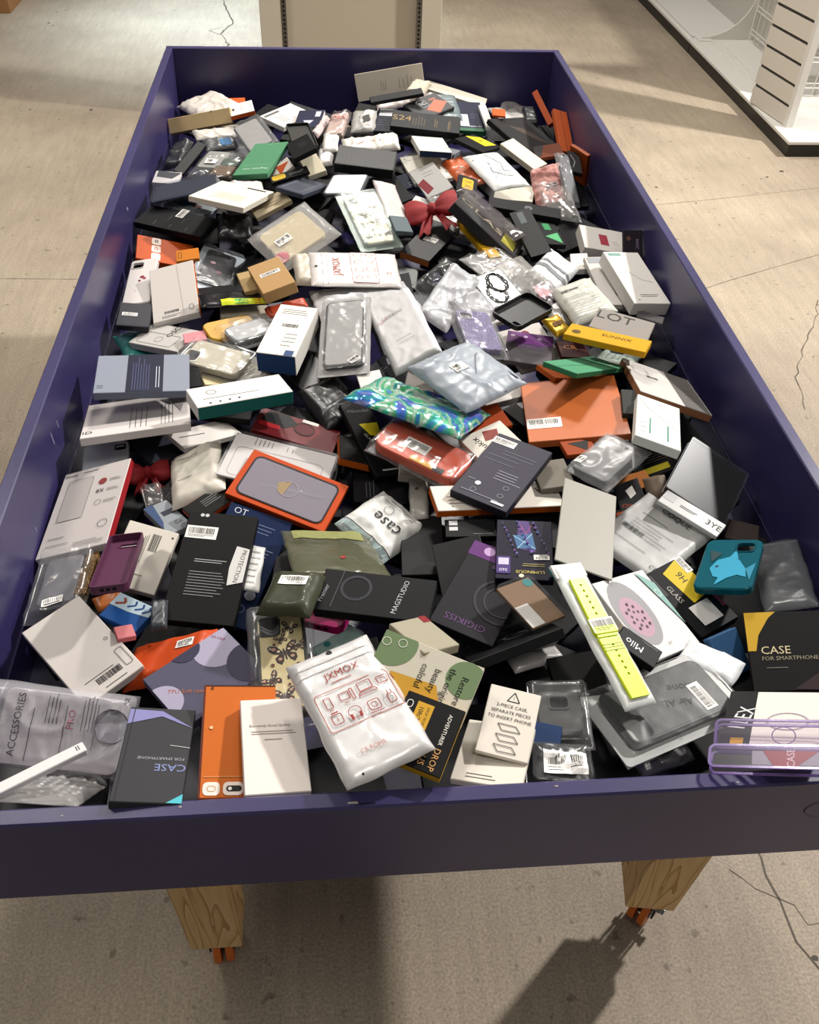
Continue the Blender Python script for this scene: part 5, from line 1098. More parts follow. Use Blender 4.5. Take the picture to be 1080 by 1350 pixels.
  (-0.4732, 0.8281, 0.8167), (0.9833, -0.1613, -0.0260, 0.0801), (0.1799, 0.1868, 0.0140), {'g': 'gloss', 'c': 'e0d8d4'}, [('lv', 0.42, 0.9, 0.62, 0.2, 4, '77706c'), ('lv', 0.72, 0.9, 0.86, 0.1, 4, '8a8480'), ('t', 'ID', 0.04, 0.88, 0.1, '3a3634'), ('l', 0.06, 0.06, 0.12, 0.14, 2, '8a8480'), ('p', [(0.78, 0.05), (0.99, 0.02), (0.92, 0.6)], 'aaa29e')]),
 ('box', 'accessory_box', 'box', 'dark grey box below the white wrapped box',
  (-0.4460, 0.8008, 0.7644), (0.9543, -0.0321, 0.1110, 0.2754), (0.0673, 0.0767, 0.0120), {'c': '3c3f4c'}, []),
 ('case', 'phone_case', 'phone case', 'pale blue white phone case with black camera by the left wall',
  (-0.5271, 0.7595, 0.7678), (0.9976, 0.0084, -0.0263, 0.0640), (0.0784, 0.1243, 0.0090), {'cam': (0.82, 0.16, 0.2, 0.13), 'camc': '2c2c30', 'c': 'dde2e6'}, []),
 ('bow', 'ribbon_bow', 'bow', 'red ribbon bow on the left side of the pile',
  (-0.4476, 0.7192, 0.7764), (0.9945, -0.0051, 0.0061, 0.1042), (0.0613, 0.1139, 0.0260), {'c': 'b4141f'}, []),
 ('bag', 'plastic_pouch', 'pouch', 'small crumpled clear film ball under the red bow',
  (-0.4267, 0.6442, 0.7982), (0.9900, -0.0051, 0.0298, 0.1379), (0.0337, 0.0626, 0.0120), {'m': 'clear', 'cr': 0.01, 'c': 'cfc4c4'}, []),
 ('box', 'accessory_box', 'box', 'grey box with dark stripe and lettering under the bow',
  (-0.3949, 0.5779, 0.8056), (0.9430, -0.0112, 0.0406, 0.3302), (0.0413, 0.0756, 0.0120), {'c': '9aa0a6'}, [('r', 0.4, 0.3, 0.9, 0.45, '2a3450'), ('t', 'Co.', 0.7, 0.75, 0.25, '4a4f58'), ('p', [(0, 0), (0.4, 0), (0.2, 0.6), (0, 0.8)], '3c5a8c')]),
 ('box', 'accessory_box', 'box', 'black box with orange edge behind the black labelled box',
  (-0.3292, 0.5845, 0.8291), (0.9382, 0.0575, -0.0415, 0.3387), (0.0703, 0.0413, 0.0100), {'s': 'd24a18', 'c': '26221f'}, [('l', 0.4, 0.2, 0.9, 0.6, 4, '9a9896')]),
 ('bag', 'plastic_pouch', 'pouch', 'off white fabric like pouch left of centre',
  (-0.3570, 0.6754, 0.8194), (0.9792, -0.0699, -0.1694, 0.0867), (0.0927, 0.1595, 0.0140), {'cr': 0.004, 'c': 'dcd5c6'}, [('l', 0.2, 0.2, 0.7, 0.23, 1, '6a645c'), ('l', 0.2, 0.62, 0.55, 0.65, 1, '6a645c')]),
 ('box', 'accessory_box', 'box', 'red and black rugged phone case box with ring, centre left',
  (-0.1971, 0.7788, 0.8163), (0.9860, -0.0269, 0.1168, -0.1159), (0.1454, 0.0721, 0.0120), {'g': 'gloss', 'c': '8a1c24'}, [('p', [(0.1, 0.05), (0.35, 0.02), (0.5, 0.3), (0.35, 0.6), (0.05, 0.5)], '232226'), ('o', 0.58, 0.4, 0.22, '7a1a22'), ('c', 0.58, 0.4, 0.26, '1c1a1e'), ('r', 0.52, 0.0, 0.72, 0.12, 'd0c8c4'), ('r', 0.05, 0.55, 0.3, 0.72, 'c8202c')]),
 ('tray', 'clear_package', 'package', 'clear hinged tray with white card, behind the orange framed box',
  (-0.2235, 0.6729, 0.8317), (0.9904, -0.0225, 0.0809, -0.1101), (0.1794, 0.1251, 0.0090), {'card': 'cfc8c4', 'c': 'e4e4e6'}, [('lv', 0.2, 0.2, 0.4, 0.05, 5, '6a6a70'), ('lv', 0.5, 0.2, 0.6, 0.08, 2, '6a6a70'), ('f', 0.08, 0.3, 0.9, 0.92, 'b08a92')]),
 ('box', 'accessory_box', 'box', 'black and orange box with white line drawing, centre',
  (-0.0753, 0.7280, 0.7998), (0.9868, -0.0617, 0.1496, -0.0104), (0.1042, 0.0766, 0.0140), {'s': ('26211e', 'c05a1c', 'd2661c', 'd2661c'), 'c': '26211e'}, [('l', 0.1, 0.1, 0.6, 0.5, 5, '6c6864'), ('c', 0.55, 0.7, 0.14, 'c8c4c0')]),
 ('box', 'accessory_box', 'box', 'long black protector box with yellow patch, centre',
  (-0.0682, 0.7527, 0.8174), (0.9720, 0.0855, 0.1183, 0.1841), (0.0551, 0.1716, 0.0120), {'film': False, 'c': '201f22'}, [('t', 'Milomdoi', 0.5, 0.12, 0.2, '9a9490'), ('p', [(0.3, 0.3), (0.95, 0.3), (0.85, 0.5), (0.5, 0.46)], 'e0c81c'), ('t', 'GLASS', 0.4, 0.5, 0.16, 'c0bcb4', -70), ('l', 0.3, 0.6, 0.9, 0.8, 4, '8a3a34'), ('r', 0.3, 0.92, 0.9, 0.94, 'c8c8c8')]),
 ('box', 'accessory_box', 'box', 'white card box under the orange foil pouch',
  (-0.0028, 0.6814, 0.8021), (0.9968, 0.0055, 0.0584, -0.0535), (0.0410, 0.0413, 0.0120), {'c': 'dcd8d0'}, []),
 ('box', 'accessory_box', 'box', 'white and orange box with black text under the slate box',
  (0.1236, 0.5644, 0.8413), (0.9957, 0.0058, 0.0587, 0.0718), (0.2108, 0.0573, 0.0140), {'s': ('e4dcd0', 'de6a1c', 'de6a1c', 'de6a1c'), 'c': 'e4dcd0'}, [('t', 'SSA', 0.9, 0.35, 0.4, '2a2a44', 180), ('l', 0.1, 0.4, 0.3, 0.8, 3, '9a5c50'), ('o', 0.12, 0.85, 0.02, '3a3a3a')]),
 ('box', 'accessory_box', 'box', 'orange folded sleeve beside the white script box',
  (0.1329, 0.7650, 0.8473), (0.9832, 0.0632, -0.0074, 0.1712), (0.0770, 0.0594, 0.0080), {'c': 'c85220'}, []),
 ('box', 'accessory_box', 'box', 'white box with black script lettering and maple print',
  (0.1331, 0.6887, 0.8534), (0.4990, 0.0258, -0.0488, 0.8649), (0.0711, 0.0865, 0.0120), {'c': 'e2dace'}, [('t', 'Syoukix', 0.45, 0.3, 0.24, '2a2826', 10), ('p', [(0.6, 0.4), (0.9, 0.5), (0.8, 0.8), (0.55, 0.7)], 'a8483c')]),
 ('box', 'accessory_box', 'box', 'dark narrow box diagonal beneath the grey mailer',
  (0.2136, 0.7964, 0.8163), (0.9424, 0.0718, -0.0102, 0.3266), (0.0311, 0.0885, 0.0120), {'c': '34302e'}, []),
 ('bag', 'plastic_pouch', 'pouch', 'holographic iridescent pouch in the centre',
  (0.0133, 0.7630, 0.8834), (0.8647, -0.0676, 0.1256, 0.4816), (0.1397, 0.2173, 0.0110), {'m': 'holo', 'cr': 0.006, 'mg': 0.1, 'c': 'c8d0d8'}, []),
 ('case', 'wallet_case', 'wallet case', 'orange wallet case shrink wrapped with barcode label, centre',
  (0.0139, 0.6610, 0.8598), (0.9544, -0.0013, 0.0567, -0.2933), (0.1564, 0.0801, 0.0160), {'film': True, 'fm': (0.012, 0.016), 'cr': 0.004, 'c': 'e04c14'}, [('b', 0.42, 0.52, 0.045, 0.026, 0), ('r', 0.45, 0.82, 0.72, 0.96, 'd8a020'), ('r', 0.72, 0.82, 0.84, 0.98, '2a1a14')]),
 ('bag', 'plastic_pouch', 'pouch', 'light blue grey poly mailer with label, torn open, centre right',
  (0.1050, 0.8262, 0.9023), (0.9443, 0.0331, 0.0392, 0.3252), (0.1527, 0.1495, 0.0170), {'m': 'poly', 'cr': 0.005, 'c': 'a7b0ba'}, [('b', 0.42, 0.42, 0.028, 0.02, 0), ('y', [(0.5, 0.62), (0.75, 0.35), (0.8, 0.33)], '4c5058', 0.0012), ('p', [(0.62, 0.99), (0.85, 0.85), (0.99, 0.6), (0.99, 0.95)], '4a3c50')]),
 ('box', 'accessory_box', 'box', 'orange box tucked beneath the green box, right of centre',
  (0.3347, 0.9346, 0.8196), (0.9600, -0.0753, 0.1574, 0.2190), (0.1659, 0.0576, 0.0100), {'c': 'c25a18'}, []),
 ('box', 'accessory_box', 'box', 'large shiny orange box with label, right of centre',
  (0.2954, 0.7891, 0.8430), (0.9959, -0.0321, -0.0719, -0.0450), (0.1719, 0.1886, 0.0140), {'g': 'gloss', 'c': 'd9743a'}, [('b', 0.18, 0.72, 0.06, 0.03, 0), ('r', 0, 0, 1, 0.01, 'b85a28')]),
 ('box', 'accessory_box', 'box', 'green mint box with fold line, right side of the pile',
  (0.3307, 0.8828, 0.8731), (0.9144, -0.1181, 0.1503, 0.3568), (0.1809, 0.0707, 0.0100), {'s': '3f8a5e', 'c': '5aa67c'}, [('y', [(0.02, 0.4), (0.45, 0.55), (0.95, 0.3)], '2c6a48', 0.001), ('l', 0.7, 0.75, 0.95, 0.8, 1, 'c8e0cc')]),
 ('box', 'accessory_box', 'box', 'white barcode box with brown side by the right wall',
  (0.4742, 0.8479, 0.8442), (0.9787, -0.1185, 0.1512, -0.0728), (0.1383, 0.1793, 0.0140), {'s': 'a8724e', 'c': 'cfcac4'}, [('B', 0.33, 0.4, 0.022, 0.012, -0.5), ('r', 0.62, 0, 0.98, 1, '77726e'), ('f', 0.08, 0.15, 0.3, 0.4, 'a8a29c'), ('l', 0.75, 0.4, 0.95, 0.8, 3, '3a3634')]),
 ('box', 'accessory_box', 'box', 'dark grey box wedged under the brown sided box, right',
  (0.3860, 0.7695, 0.8705), (0.9952, 0.0055, -0.0189, -0.0959), (0.0273, 0.0707, 0.0120), {'c': '4a4c48'}, []),
 ('box', 'accessory_box', 'box', 'white box with teal lines under the brown sided box, right',
  (0.4009, 0.6751, 0.8940), (0.9757, -0.0867, 0.1080, -0.1698), (0.0759, 0.1695, 0.0160), {'c': 'dfe0da'}, [('y', [(0.05, 0.1), (0.3, 0.3), (0.9, 0.55)], '4a4a4a', 0.0006), ('r', 0.3, 0.5, 0.33, 0.85, '4a9c84'), ('r', 0.7, 0.55, 0.73, 0.9, '4a9c84'), ('l', 0.1, 0.6, 0.25, 0.9, 3, '8ab0a4'), ('c', 0.6, 0.12, 0.08, 'c08a94')]),
 ('box', 'accessory_box', 'box', 'black box with yellow stripe and grey lines, right of centre',
  (0.4333, 0.7053, 0.7848), (0.9825, 0.0470, -0.1738, 0.0482), (0.0768, 0.0543, 0.0100), {'c': '262220'}, [('l', 0.3, 0.05, 0.98, 0.45, 4, 'a49c98'), ('r', 0.1, 0.6, 0.8, 0.85, 'b8a820')]),
 ('box', 'accessory_box', 'box', 'orange tray edge below the headphone pouch',
  (0.3832, 0.6650, 0.7827), (0.9924, 0.0300, -0.0386, 0.1129), (0.0650, 0.0384, 0.0060), {'c': 'c87830'}, []),
 ('box', 'accessory_box', 'box', 'tan striped box beneath the headphone pouch',
  (0.2219, 0.6103, 0.8472), (0.9982, 0.0032, -0.0375, 0.0470), (0.0571, 0.0663, 0.0120), {'c': '8c8478'}, []),
 ('box', 'accessory_box', 'box', 'orange and black small box above the headphone pouch',
  (0.2784, 0.6757, 0.8512), (0.9957, 0.0050, 0.0262, 0.0889), (0.0566, 0.0364, 0.0090), {'c': 'b8501c'}, [('p', [(0.2, 0.2), (0.9, 0.1), (0.7, 0.8)], '2a2220')]),
 ('box', 'accessory_box', 'box', 'black box with white emblem and orange edge, right of the frosted card',
  (0.3655, 0.6102, 0.7938), (0.9754, -0.0329, -0.2177, -0.0130), (0.0438, 0.0768, 0.0120), {'s': ('2a2a2e', '2a2a2e', 'd85c1c', 'd85c1c'), 'c': '2a2a2e'}, [('p', [(0.4, 0.3), (0.7, 0.2), (0.75, 0.5), (0.5, 0.6)], 'd8d4ce'), ('t', 'CITI', 0.3, 0.8, 0.25, 'd2541c', -30)]),
 ('cloth', 'soft_pad', 'pad', 'round tan soft pad beside the headphone pouch',
  (0.4097, 0.6236, 0.8070), (0.9873, 0.0185, -0.1565, -0.0211), (0.0373, 0.0563, 0.0100), {'cr': 0.004, 'c': '8f7c68'}, []),
 ('bag', 'plastic_pouch', 'pouch', 'clear pouch with hang hole holding black earphones, right of centre',
  (0.3100, 0.6156, 0.8763), (0.8945, 0.0510, -0.1064, -0.4312), (0.0912, 0.1124, 0.0120), {'m': 'mist', 'zip': 0.1, 'cr': 0.003, 'in': [('34363c', 0.12, 0.28, 0.88, 0.92, 'rubber', 'earphones')], 'c': 'd8d8da'}, [('b', 0.12, 0.75, 0.022, 0.018, 0.3)]),
 ('box', 'accessory_box', 'box', 'slate purple box with white print leaning at the centre',
  (0.1354, 0.5964, 0.8650), (0.9522, 0.0050, -0.0082, -0.3052), (0.0969, 0.1670, 0.0150), {'s': '403d4c', 'c': '565362'}, [('b', 0.2, 0.11, 0.04, 0.016, 0), ('l', 0.3, 0.2, 0.95, 0.3, 2, '8c899a'), ('l', 0.1, 0.3, 0.8, 0.45, 2, '8c899a'), ('l', 0.45, 0.5, 0.95, 0.66, 4, 'b4b2c0'), ('o', 0.3, 0.78, 0.05, 'd8d8e0'), ('c', 0.3, 0.88, 0.05, 'a8a6b4'), ('c', 0.75, 0.72, 0.05, 'a8a6b4'), ('c', 0.75, 0.84, 0.05, 'a8a6b4'), ('l', 0.1, 0.74, 0.25, 0.76, 1, 'a8a6b4'), ('l', 0.12, 0.9, 0.9, 0.94, 1, 'a8a6b4'), ('r', 0.68, 0.93, 0.9, 0.96, 'e0e0e6')]),
 ('box', 'accessory_box', 'box', 'black box with small white sticker below the white orange box',
  (0.0740, 0.4983, 0.8398), (0.9988, 0.0211, -0.0269, -0.0340), (0.0767, 0.0372, 0.0120), {'c': '232326'}, [('r', 0.08, 0.1, 0.25, 0.35, 'd6d6d6'), ('r', 0.08, 0.45, 0.25, 0.65, 'd6d6d6'), ('l', 0.55, 0.82, 0.95, 0.88, 1, '9a9a9c')]),
 ('box', 'accessory_box', 'box', 'black glossy box beneath the clear case pouch, centre',
  (0.0023, 0.5009, 0.8014), (0.9980, -0.0532, -0.0192, -0.0284), (0.0658, 0.1446, 0.0140), {'c': '242427'}, []),
 ('bag', 'plastic_pouch', 'pouch', 'white translucent card pouch at the top of the clear case pouch',
  (0.0053, 0.6123, 0.8085), (0.9982, -0.0036, -0.0554, -0.0207), (0.0312, 0.0949, 0.0060), {'m': 'frost', 'c': 'cac6bc'}, [('o', 0.45, 0.3, 0.1, '6a6660')]),
 ('bag', 'plastic_pouch', 'pouch', 'clear pouch with white phone case, pale blue header strip, centre',
  (-0.0581, 0.5472, 0.8102), (0.4027, 0.0781, -0.0453, 0.9109), (0.1045, 0.1090, 0.0140), {'m': 'poly', 'cr': 0.006, 'c': 'dcdcd8'}, [('r', 0, 0.0, 1, 0.16, 'b4c8c8'), ('r', 0, 0.165, 1, 0.18, '26262a'), ('r', 0.4, 0.06, 0.62, 0.1, '4a5254'), ('t', 'case', 0.45, 0.52, 0.3, '3c3c3e'), ('c', 0.6, 0.72, 0.08, '5a5a5a'), ('l', 0.2, 0.8, 0.8, 0.9, 2, '8a8a8a')]),
 ('box', 'accessory_box', 'box', 'dark blue box with white text, mostly under the black labelled box',
  (-0.2804, 0.4861, 0.7941), (0.9672, 0.1677, 0.0654, -0.1791), (0.1027, 0.1884, 0.0130), {'g': 'gloss', 'c': '233c74'}, [('l', 0.1, 0.1, 0.9, 0.2, 3, '8a9cc4'), ('l', 0.5, 0.3, 0.95, 0.42, 4, 'a8b4d4'), ('o', 0.85, 0.72, 0.08, 'd8dce8'), ('c', 0.8, 0.85, 0.06, 'a8b4d4'), ('t', 'OT', 0.2, 0.06, 0.15, 'd8dce8')]),
 ('bag', 'plastic_pouch', 'pouch', 'white tag with printed words beside the black labelled box',
  (-0.2523, 0.4453, 0.8316), (0.9954, 0.0014, 0.0878, -0.0393), (0.0247, 0.0906, 0.0040), {'cr': 0.001, 'mg': 0.2, 'c': 'd8d6d2'}, [('l', 0.2, 0.1, 0.8, 0.9, 6, '5a5856')]),
 ('box', 'accessory_box', 'box', 'tall black box with white barcode sticker and lines of text, left of centre',
  (-0.3106, 0.4326, 0.8416), (0.9930, 0.0907, 0.0098, -0.0754), (0.1020, 0.1876, 0.0160), {'c': '1d1c1d'}, [('b', 0.25, 0.2, 0.046, 0.022, -0.04), ('l', 0.25, 0.44, 0.75, 0.48, 2, 'bcbcbc'), ('l', 0.22, 0.55, 0.78, 0.78, 9, '9c9c9c'), ('o', 0.2, 0.035, 0.03, 'd0d0d0'), ('o', 0.27, 0.035, 0.03, 'd0d0d0'), ('p', [(0.8, 0.3), (0.99, 0.32), (0.99, 0.62), (0.78, 0.66), (0.76, 0.5)], 'dcdad6'), ('t', 'PROTECTION', 0.9, 0.48, 0.09, '2a2a2a', -95)]),
 ('box', 'accessory_box', 'box', 'bright orange framed window box with lilac card, centre left',
  (-0.2068, 0.6109, 0.8300), (0.9754, 0.0542, 0.0845, -0.1961), (0.1683, 0.1071, 0.0110), {'s': 'b8430e', 'c': 'dd5212'}, [('win', 0.07, 0.1, 0.93, 0.9, 'a297a4', '2a1418', 0.1), ('c', 0.5, 0.5, 0.16, 'b8a8b0'), ('p', [(0.38, 0.45), (0.5, 0.35), (0.48, 0.65), (0.42, 0.6)], 'c0a06c'), ('o', 0.62, 0.45, 0.015, 'd8d0d8')]),
 ('bag', 'plastic_pouch', 'pouch', 'clear olive tinted pouch below the orange window box',
  (-0.1362, 0.4384, 0.8671), (0.9669, -0.2394, 0.0686, 0.0546), (0.1327, 0.2048, 0.0080), {'m': 'tint', 'cr': 0.003, 'c': '8c8e70'}, [('r', 0.1, 0.1, 0.9, 0.3, '9a9c60'), ('o', 0.55, 0.75, 0.03, 'c04040')]),
 ('case', 'phone_case', 'phone case', 'magenta phone case edge peeking below the olive pouch',
  (-0.1488, 0.3121, 0.8639), (0.9731, -0.0392, -0.0574, -0.2194), (0.0643, 0.0345, 0.0110), {'up': 0, 'c': 'd01478'}, []),
 ('box', 'accessory_box', 'box', 'black magnetic case box with circle outline, centre',
  (-0.0801, 0.3000, 0.9135), (0.9903, 0.0276, -0.0400, -0.1303), (0.1503, 0.0696, 0.0160), {'c': '232327'}, [('c', 0.32, 0.4, 0.3, '4c4d58'), ('c', 0.32, 0.4, 0.27, '3c3d48'), ('t', 'MAGSTUDIO', 0.72, 0.5, 0.14, 'c8c8cc', 80), ('t', 'Premier', 0.05, 0.6, 0.13, 'a8a8ac', 80), ('y', [(0.18, 0), (0.14, 0.9)], '6a6a70', 0.001)]),
 ('bag', 'plastic_pouch', 'pouch', 'olive green wrapped wallet case with label, centre left',
  (-0.1887, 0.3066, 0.9258), (0.9871, -0.0805, -0.0576, -0.1254), (0.0708, 0.0860, 0.0140), {'m': 'gloss', 'cr': 0.0025, 'c': '52553e'}, [('b', 0.5, 0.35, 0.038, 0.018, -0.05)]),
 ('box', 'accessory_box', 'box', 'black box wall right of centre standing on edge',
  (0.0545, 0.4097, 0.8357), (0.9905, 0.0679, -0.1163, 0.0285), (0.0733, 0.1195, 0.0160), {'g': 'gloss', 'c': '232428'}, []),
 ('box', 'accessory_box', 'box', 'black lower tray box beneath the purple logo box',
  (0.1008, 0.2844, 0.8291), (0.9094, -0.3829, -0.1561, 0.0445), (0.1267, 0.1993, 0.0140), {'g': 'gloss', 'c': '1f1f22'}, [('c', 0.6, 0.6, 0.14, 'a0a0a4')]),
 ('box', 'accessory_box', 'box', 'charcoal slim box with purple end and lettering, centre',
  (0.0698, 0.3479, 0.8589), (0.2502, 0.0341, -0.0103, 0.9675), (0.0921, 0.1681, 0.0170), {'c': '302d35'}, [('r', 0, 0.83, 1, 1, '7a2c90'), ('t', 'GIGIKISS', 0.52, 0.12, 0.17, '7c4c8c'), ('o', 0.7, 0.93, 0.09, 'c8a4d4'), ('o', 0.3, 0.9, 0.07, 'c8a4d4'), ('c', 0.15, 0.45, 0.3, '44404c'), ('c', 0.15, 0.45, 0.45, '403c48'), ('r', 0.4, 0.76, 0.55, 0.8, '6a3a7c')]),
 ('box', 'accessory_box', 'box', 'purple galaxy printed box with yellow lettering, centre right',
  (0.1385, 0.4128, 0.8784), (0.0849, -0.0297, 0.0152, 0.9958), (0.0810, 0.1233, 0.0100), {'c': '221845'}, [('p', [(0.42, 0.98), (0.62, 0.98), (0.62, 0.5), (0.3, 0.45)], '6a4898'), ('y', [(0.35, 0.95), (0.62, 0.5)], 'b0508c', 0.001), ('y', [(0.6, 0.95), (0.3, 0.5)], 'c06890', 0.001), ('p', [(0.3, 0.5), (0.62, 0.5), (0.7, 0.72), (0.36, 0.76)], '4a7cb0'), ('y', [(0.3, 0.5), (0.7, 0.72)], 'a8d4e8', 0.001), ('y', [(0.62, 0.5), (0.36, 0.76)], 'a8d4e8', 0.001), ('t', 'LUMINOUS', 0.4, 0.12, 0.1, 'e0c860'), ('l', 0.15, 0.2, 0.6, 0.26, 2, 'b8a860'), ('q', 0.74, 0.08, 0.98, 0.36, '5c3a9c', 0.03), ('t', '360', 0.86, 0.14, 0.1, 'e0d8f0'), ('r', 0.77, 0.22, 0.95, 0.33, 'd0c8e0'), ('b', 0.2, 0.36, 0.022, 0.01, 3.14), ('o', 0.55, 0.05, 0.045, 'e4d8c0'), ('o', 0.08, 0.4, 0.012, '5c4aa8'), ('o', 0.5973913043478261, 0.8799999999999999, 0.02, '7a68c8'), ('o', 0.2647826086956522, 0.78, 0.028, '3c5ab0'), ('o', 0.7821739130434782, 0.6799999999999999, 0.016, '8a50b0'), ('o', 0.44956521739130434, 0.5800000000000001, 0.024, '5c4aa8'), ('o', 0.11695652173913043, 0.48, 0.012, '7a68c8'), ('o', 0.6343478260869565, 0.96, 0.02, '3c5ab0'), ('o', 0.3017391304347826, 0.8600000000000001, 0.028, '8a50b0'), ('o', 0.8191304347826086, 0.76, 0.016, '5c4aa8'), ('o', 0.4865217391304348, 0.6599999999999999, 0.024, '7a68c8'), ('o', 0.15391304347826087, 0.56, 0.012, '3c5ab0'), ('o', 0.671304347826087, 0.46, 0.02, '8a50b0'), ('o', 0.33869565217391306, 0.94, 0.028, '5c4aa8'), ('o', 0.856086956521739, 0.8400000000000001, 0.016, '7a68c8'), ('o', 0.5234782608695652, 0.74, 0.024, '3c5ab0'), ('o', 0.1908695652173913, 0.64, 0.012, '8a50b0'), ('o', 0.7082608695652173, 0.54, 0.02, '5c4aa8'), ('o', 0.3756521739130435, 0.44, 0.028, '7a68c8'), ('o', 0.8930434782608695, 0.9199999999999999, 0.016, '3c5ab0'), ('o', 0.5604347826086956, 0.8200000000000001, 0.024, '8a50b0'), ('o', 0.22782608695652173, 0.72, 0.012, '5c4aa8'), ('o', 0.7452173913043477, 0.62, 0.02, '7a68c8'), ('o', 0.4126086956521739, 0.52, 0.028, '3c5ab0'), ('o', 0.08, 0.42000000000000004, 0.016, '8a50b0'), ('o', 0.5973913043478261, 0.8999999999999999, 0.024, '5c4aa8'), ('o', 0.2647826086956522, 0.8, 0.012, '7a68c8'), ('o', 0.7821739130434782, 0.7, 0.02, '3c5ab0'), ('o', 0.44956521739130434, 0.6, 0.028, '8a50b0'), ('o', 0.11695652173913043, 0.5, 0.016, '5c4aa8'), ('o', 0.6343478260869565, 0.4, 0.024, '7a68c8'), ('o', 0.3017391304347826, 0.8799999999999999, 0.012, '3c5ab0'), ('o', 0.8191304347826086, 0.78, 0.02, '8a50b0'), ('o', 0.4865217391304348, 0.6799999999999999, 0.028, '5c4aa8'), ('o', 0.15391304347826087, 0.5800000000000001, 0.016, '7a68c8')]),
 ('tray', 'clear_package', 'package', 'rounded clear tray with kraft insert and teal dot, right of centre',
  (0.1248, 0.2999, 0.8944), (0.5143, 0.0333, 0.0511, 0.8554), (0.0869, 0.0614, 0.0100), {'card': 'a07e60', 'r': 0.012, 'c': 'e8e8e8'}, [('o', 0.86, 0.82, 0.12, '3a9c9c'), ('r', 0.05, 0.05, 0.5, 0.4, 'e0dcd6')]),
 ('box', 'accessory_box', 'box', 'teal box corner behind the frosted card',
  (0.1842, 0.3157, 0.9037), (0.9794, -0.1173, 0.1235, 0.1089), (0.0258, 0.0966, 0.0080), {'c': '2f9a98'}, []),
 ('box', 'accessory_box', 'box', 'orange thin box edge under the printed frosted pouch',
  (0.3449, 0.5605, 0.8023), (0.9912, 0.0336, -0.1262, 0.0233), (0.0357, 0.0202, 0.0080), {'c': 'da5c1c'}, []),
 ('box', 'accessory_box', 'box', 'dark brown box corner near the right wall',
  (0.5240, 0.5213, 0.7920), (0.9796, 0.0294, -0.0085, -0.1985), (0.0512, 0.0455, 0.0100), {'c': '453630'}, []),
 ('bag', 'plastic_pouch', 'pouch', 'big frosted pouch with printed text block right of the frosted card',
  (0.3663, 0.5047, 0.8112), (0.8995, 0.0166, 0.0100, -0.4365), (0.1294, 0.1594, 0.0090), {'m': 'frost', 'cr': 0.0012, 'mg': 0.07, 'c': 'dcdcda'}, [('t', 'COQUE', 0.55, 0.16, 0.12, '5a5a5a'), ('l', 0.2, 0.3, 0.6, 0.36, 1, '9a9a9a'), ('l', 0.2, 0.42, 0.8, 0.65, 5, 'a0a0a0'), ('B', 0.3, 0.6, 0.04, 0.01, 0), ('l', 0.1, 0.75, 0.7, 0.8, 1, '8a8a8a'), ('t', 'CE', 0.85, 0.88, 0.09, '5a5a5a')]),
 ('tray', 'clear_package', 'package', 'white window box with black cover inside, right wall',
  (0.4835, 0.6119, 0.8233), (0.9439, 0.0722, 0.1512, -0.2847), (0.1131, 0.1418, 0.0140), {'card': '1f1f22', 'r': 0.003, 'c': 'dcdce0'}, [('p', [(0.3, 0.1), (0.5, 0.05), (0.9, 0.7), (0.7, 0.8)], '111113')]),
 ('box', 'accessory_box', 'box', 'white folded flap with black emblem below the window box, right',
  (0.4324, 0.5298, 0.8317), (0.9267, 0.0351, 0.0510, -0.3708), (0.1066, 0.0340, 0.0080), {'c': 'e0e0de'}, [('q', 0.02, 0.1, 0.2, 0.6, 'd0d0d0', 0.05), ('t', '3YE', 0.88, 0.5, 0.5, '1c1c1e'), ('l', 0.3, 0.4, 0.6, 0.6, 2, '7a7a7a')]),
 ('bag', 'plastic_pouch', 'pouch', 'large grey frosted pouch by the right wall near the front',
  (0.5288, 0.3921, 0.8377), (0.9683, -0.1423, -0.1672, -0.1193), (0.0722, 0.1880, 0.0080), {'m': 'mist', 'cr': 0.002, 'c': '8d9094'}, []),
 ('box', 'accessory_box', 'box', 'black glass protector box with yellow panel, right side',
  (0.3842, 0.3701, 0.8091), (0.8552, 0.0420, 0.0382, -0.5153), (0.1259, 0.0736, 0.0160), {'c': '1f1e20'}, [('p', [(0.0, 0.1), (0.55, 0.0), (0.6, 0.55), (0.1, 0.62)], 'dcc022'), ('t', '9H', 0.25, 0.35, 0.22, '26241c'), ('t', 'GLASS', 0.4, 0.76, 0.16, 'b8b4ac'), ('b', 0.12, 0.08, 0.03, 0.012, 0.1), ('q', 0.62, 0.25, 0.9, 0.75, 'e2e0dc', 0.01), ('l', 0.05, 0.88, 0.5, 0.95, 2, '8a8a86'), ('r', 0.6, 0.02, 0.8, 0.1, 'b04a60')]),
 ('case', 'phone_case', 'phone case', 'teal translucent phone case with fish print, right side',
  (0.4470, 0.3968, 0.8485), (0.9475, -0.1070, -0.1770, -0.2438), (0.0818, 0.1300, 0.0110), {'cam': (0.72, 0.18, 0.3, 0.26), 'g': 'jelly', 'rim': '107c90', 'c': '0f8aa0'}, [('p', [(0.2, 0.62), (0.3, 0.45), (0.5, 0.38), (0.68, 0.45), (0.82, 0.62), (0.86, 0.78), (0.7, 0.74), (0.5, 0.82), (0.3, 0.78)], '22a6cc'), ('p', [(0.5, 0.38), (0.58, 0.24), (0.66, 0.44)], '22a6cc'), ('p', [(0.82, 0.62), (0.97, 0.5), (0.93, 0.84)], '1c94b8'), ('p', [(0.4, 0.78), (0.36, 0.95), (0.55, 0.8)], '22a6cc'), ('p', [(0.12, 0.25), (0.35, 0.32), (0.2, 0.5)], '0c4c58'), ('o', 0.32, 0.58, 0.03, '0a3c48')]),
 ('box', 'accessory_box', 'box', 'white box with barcode and long sticker text, left side',
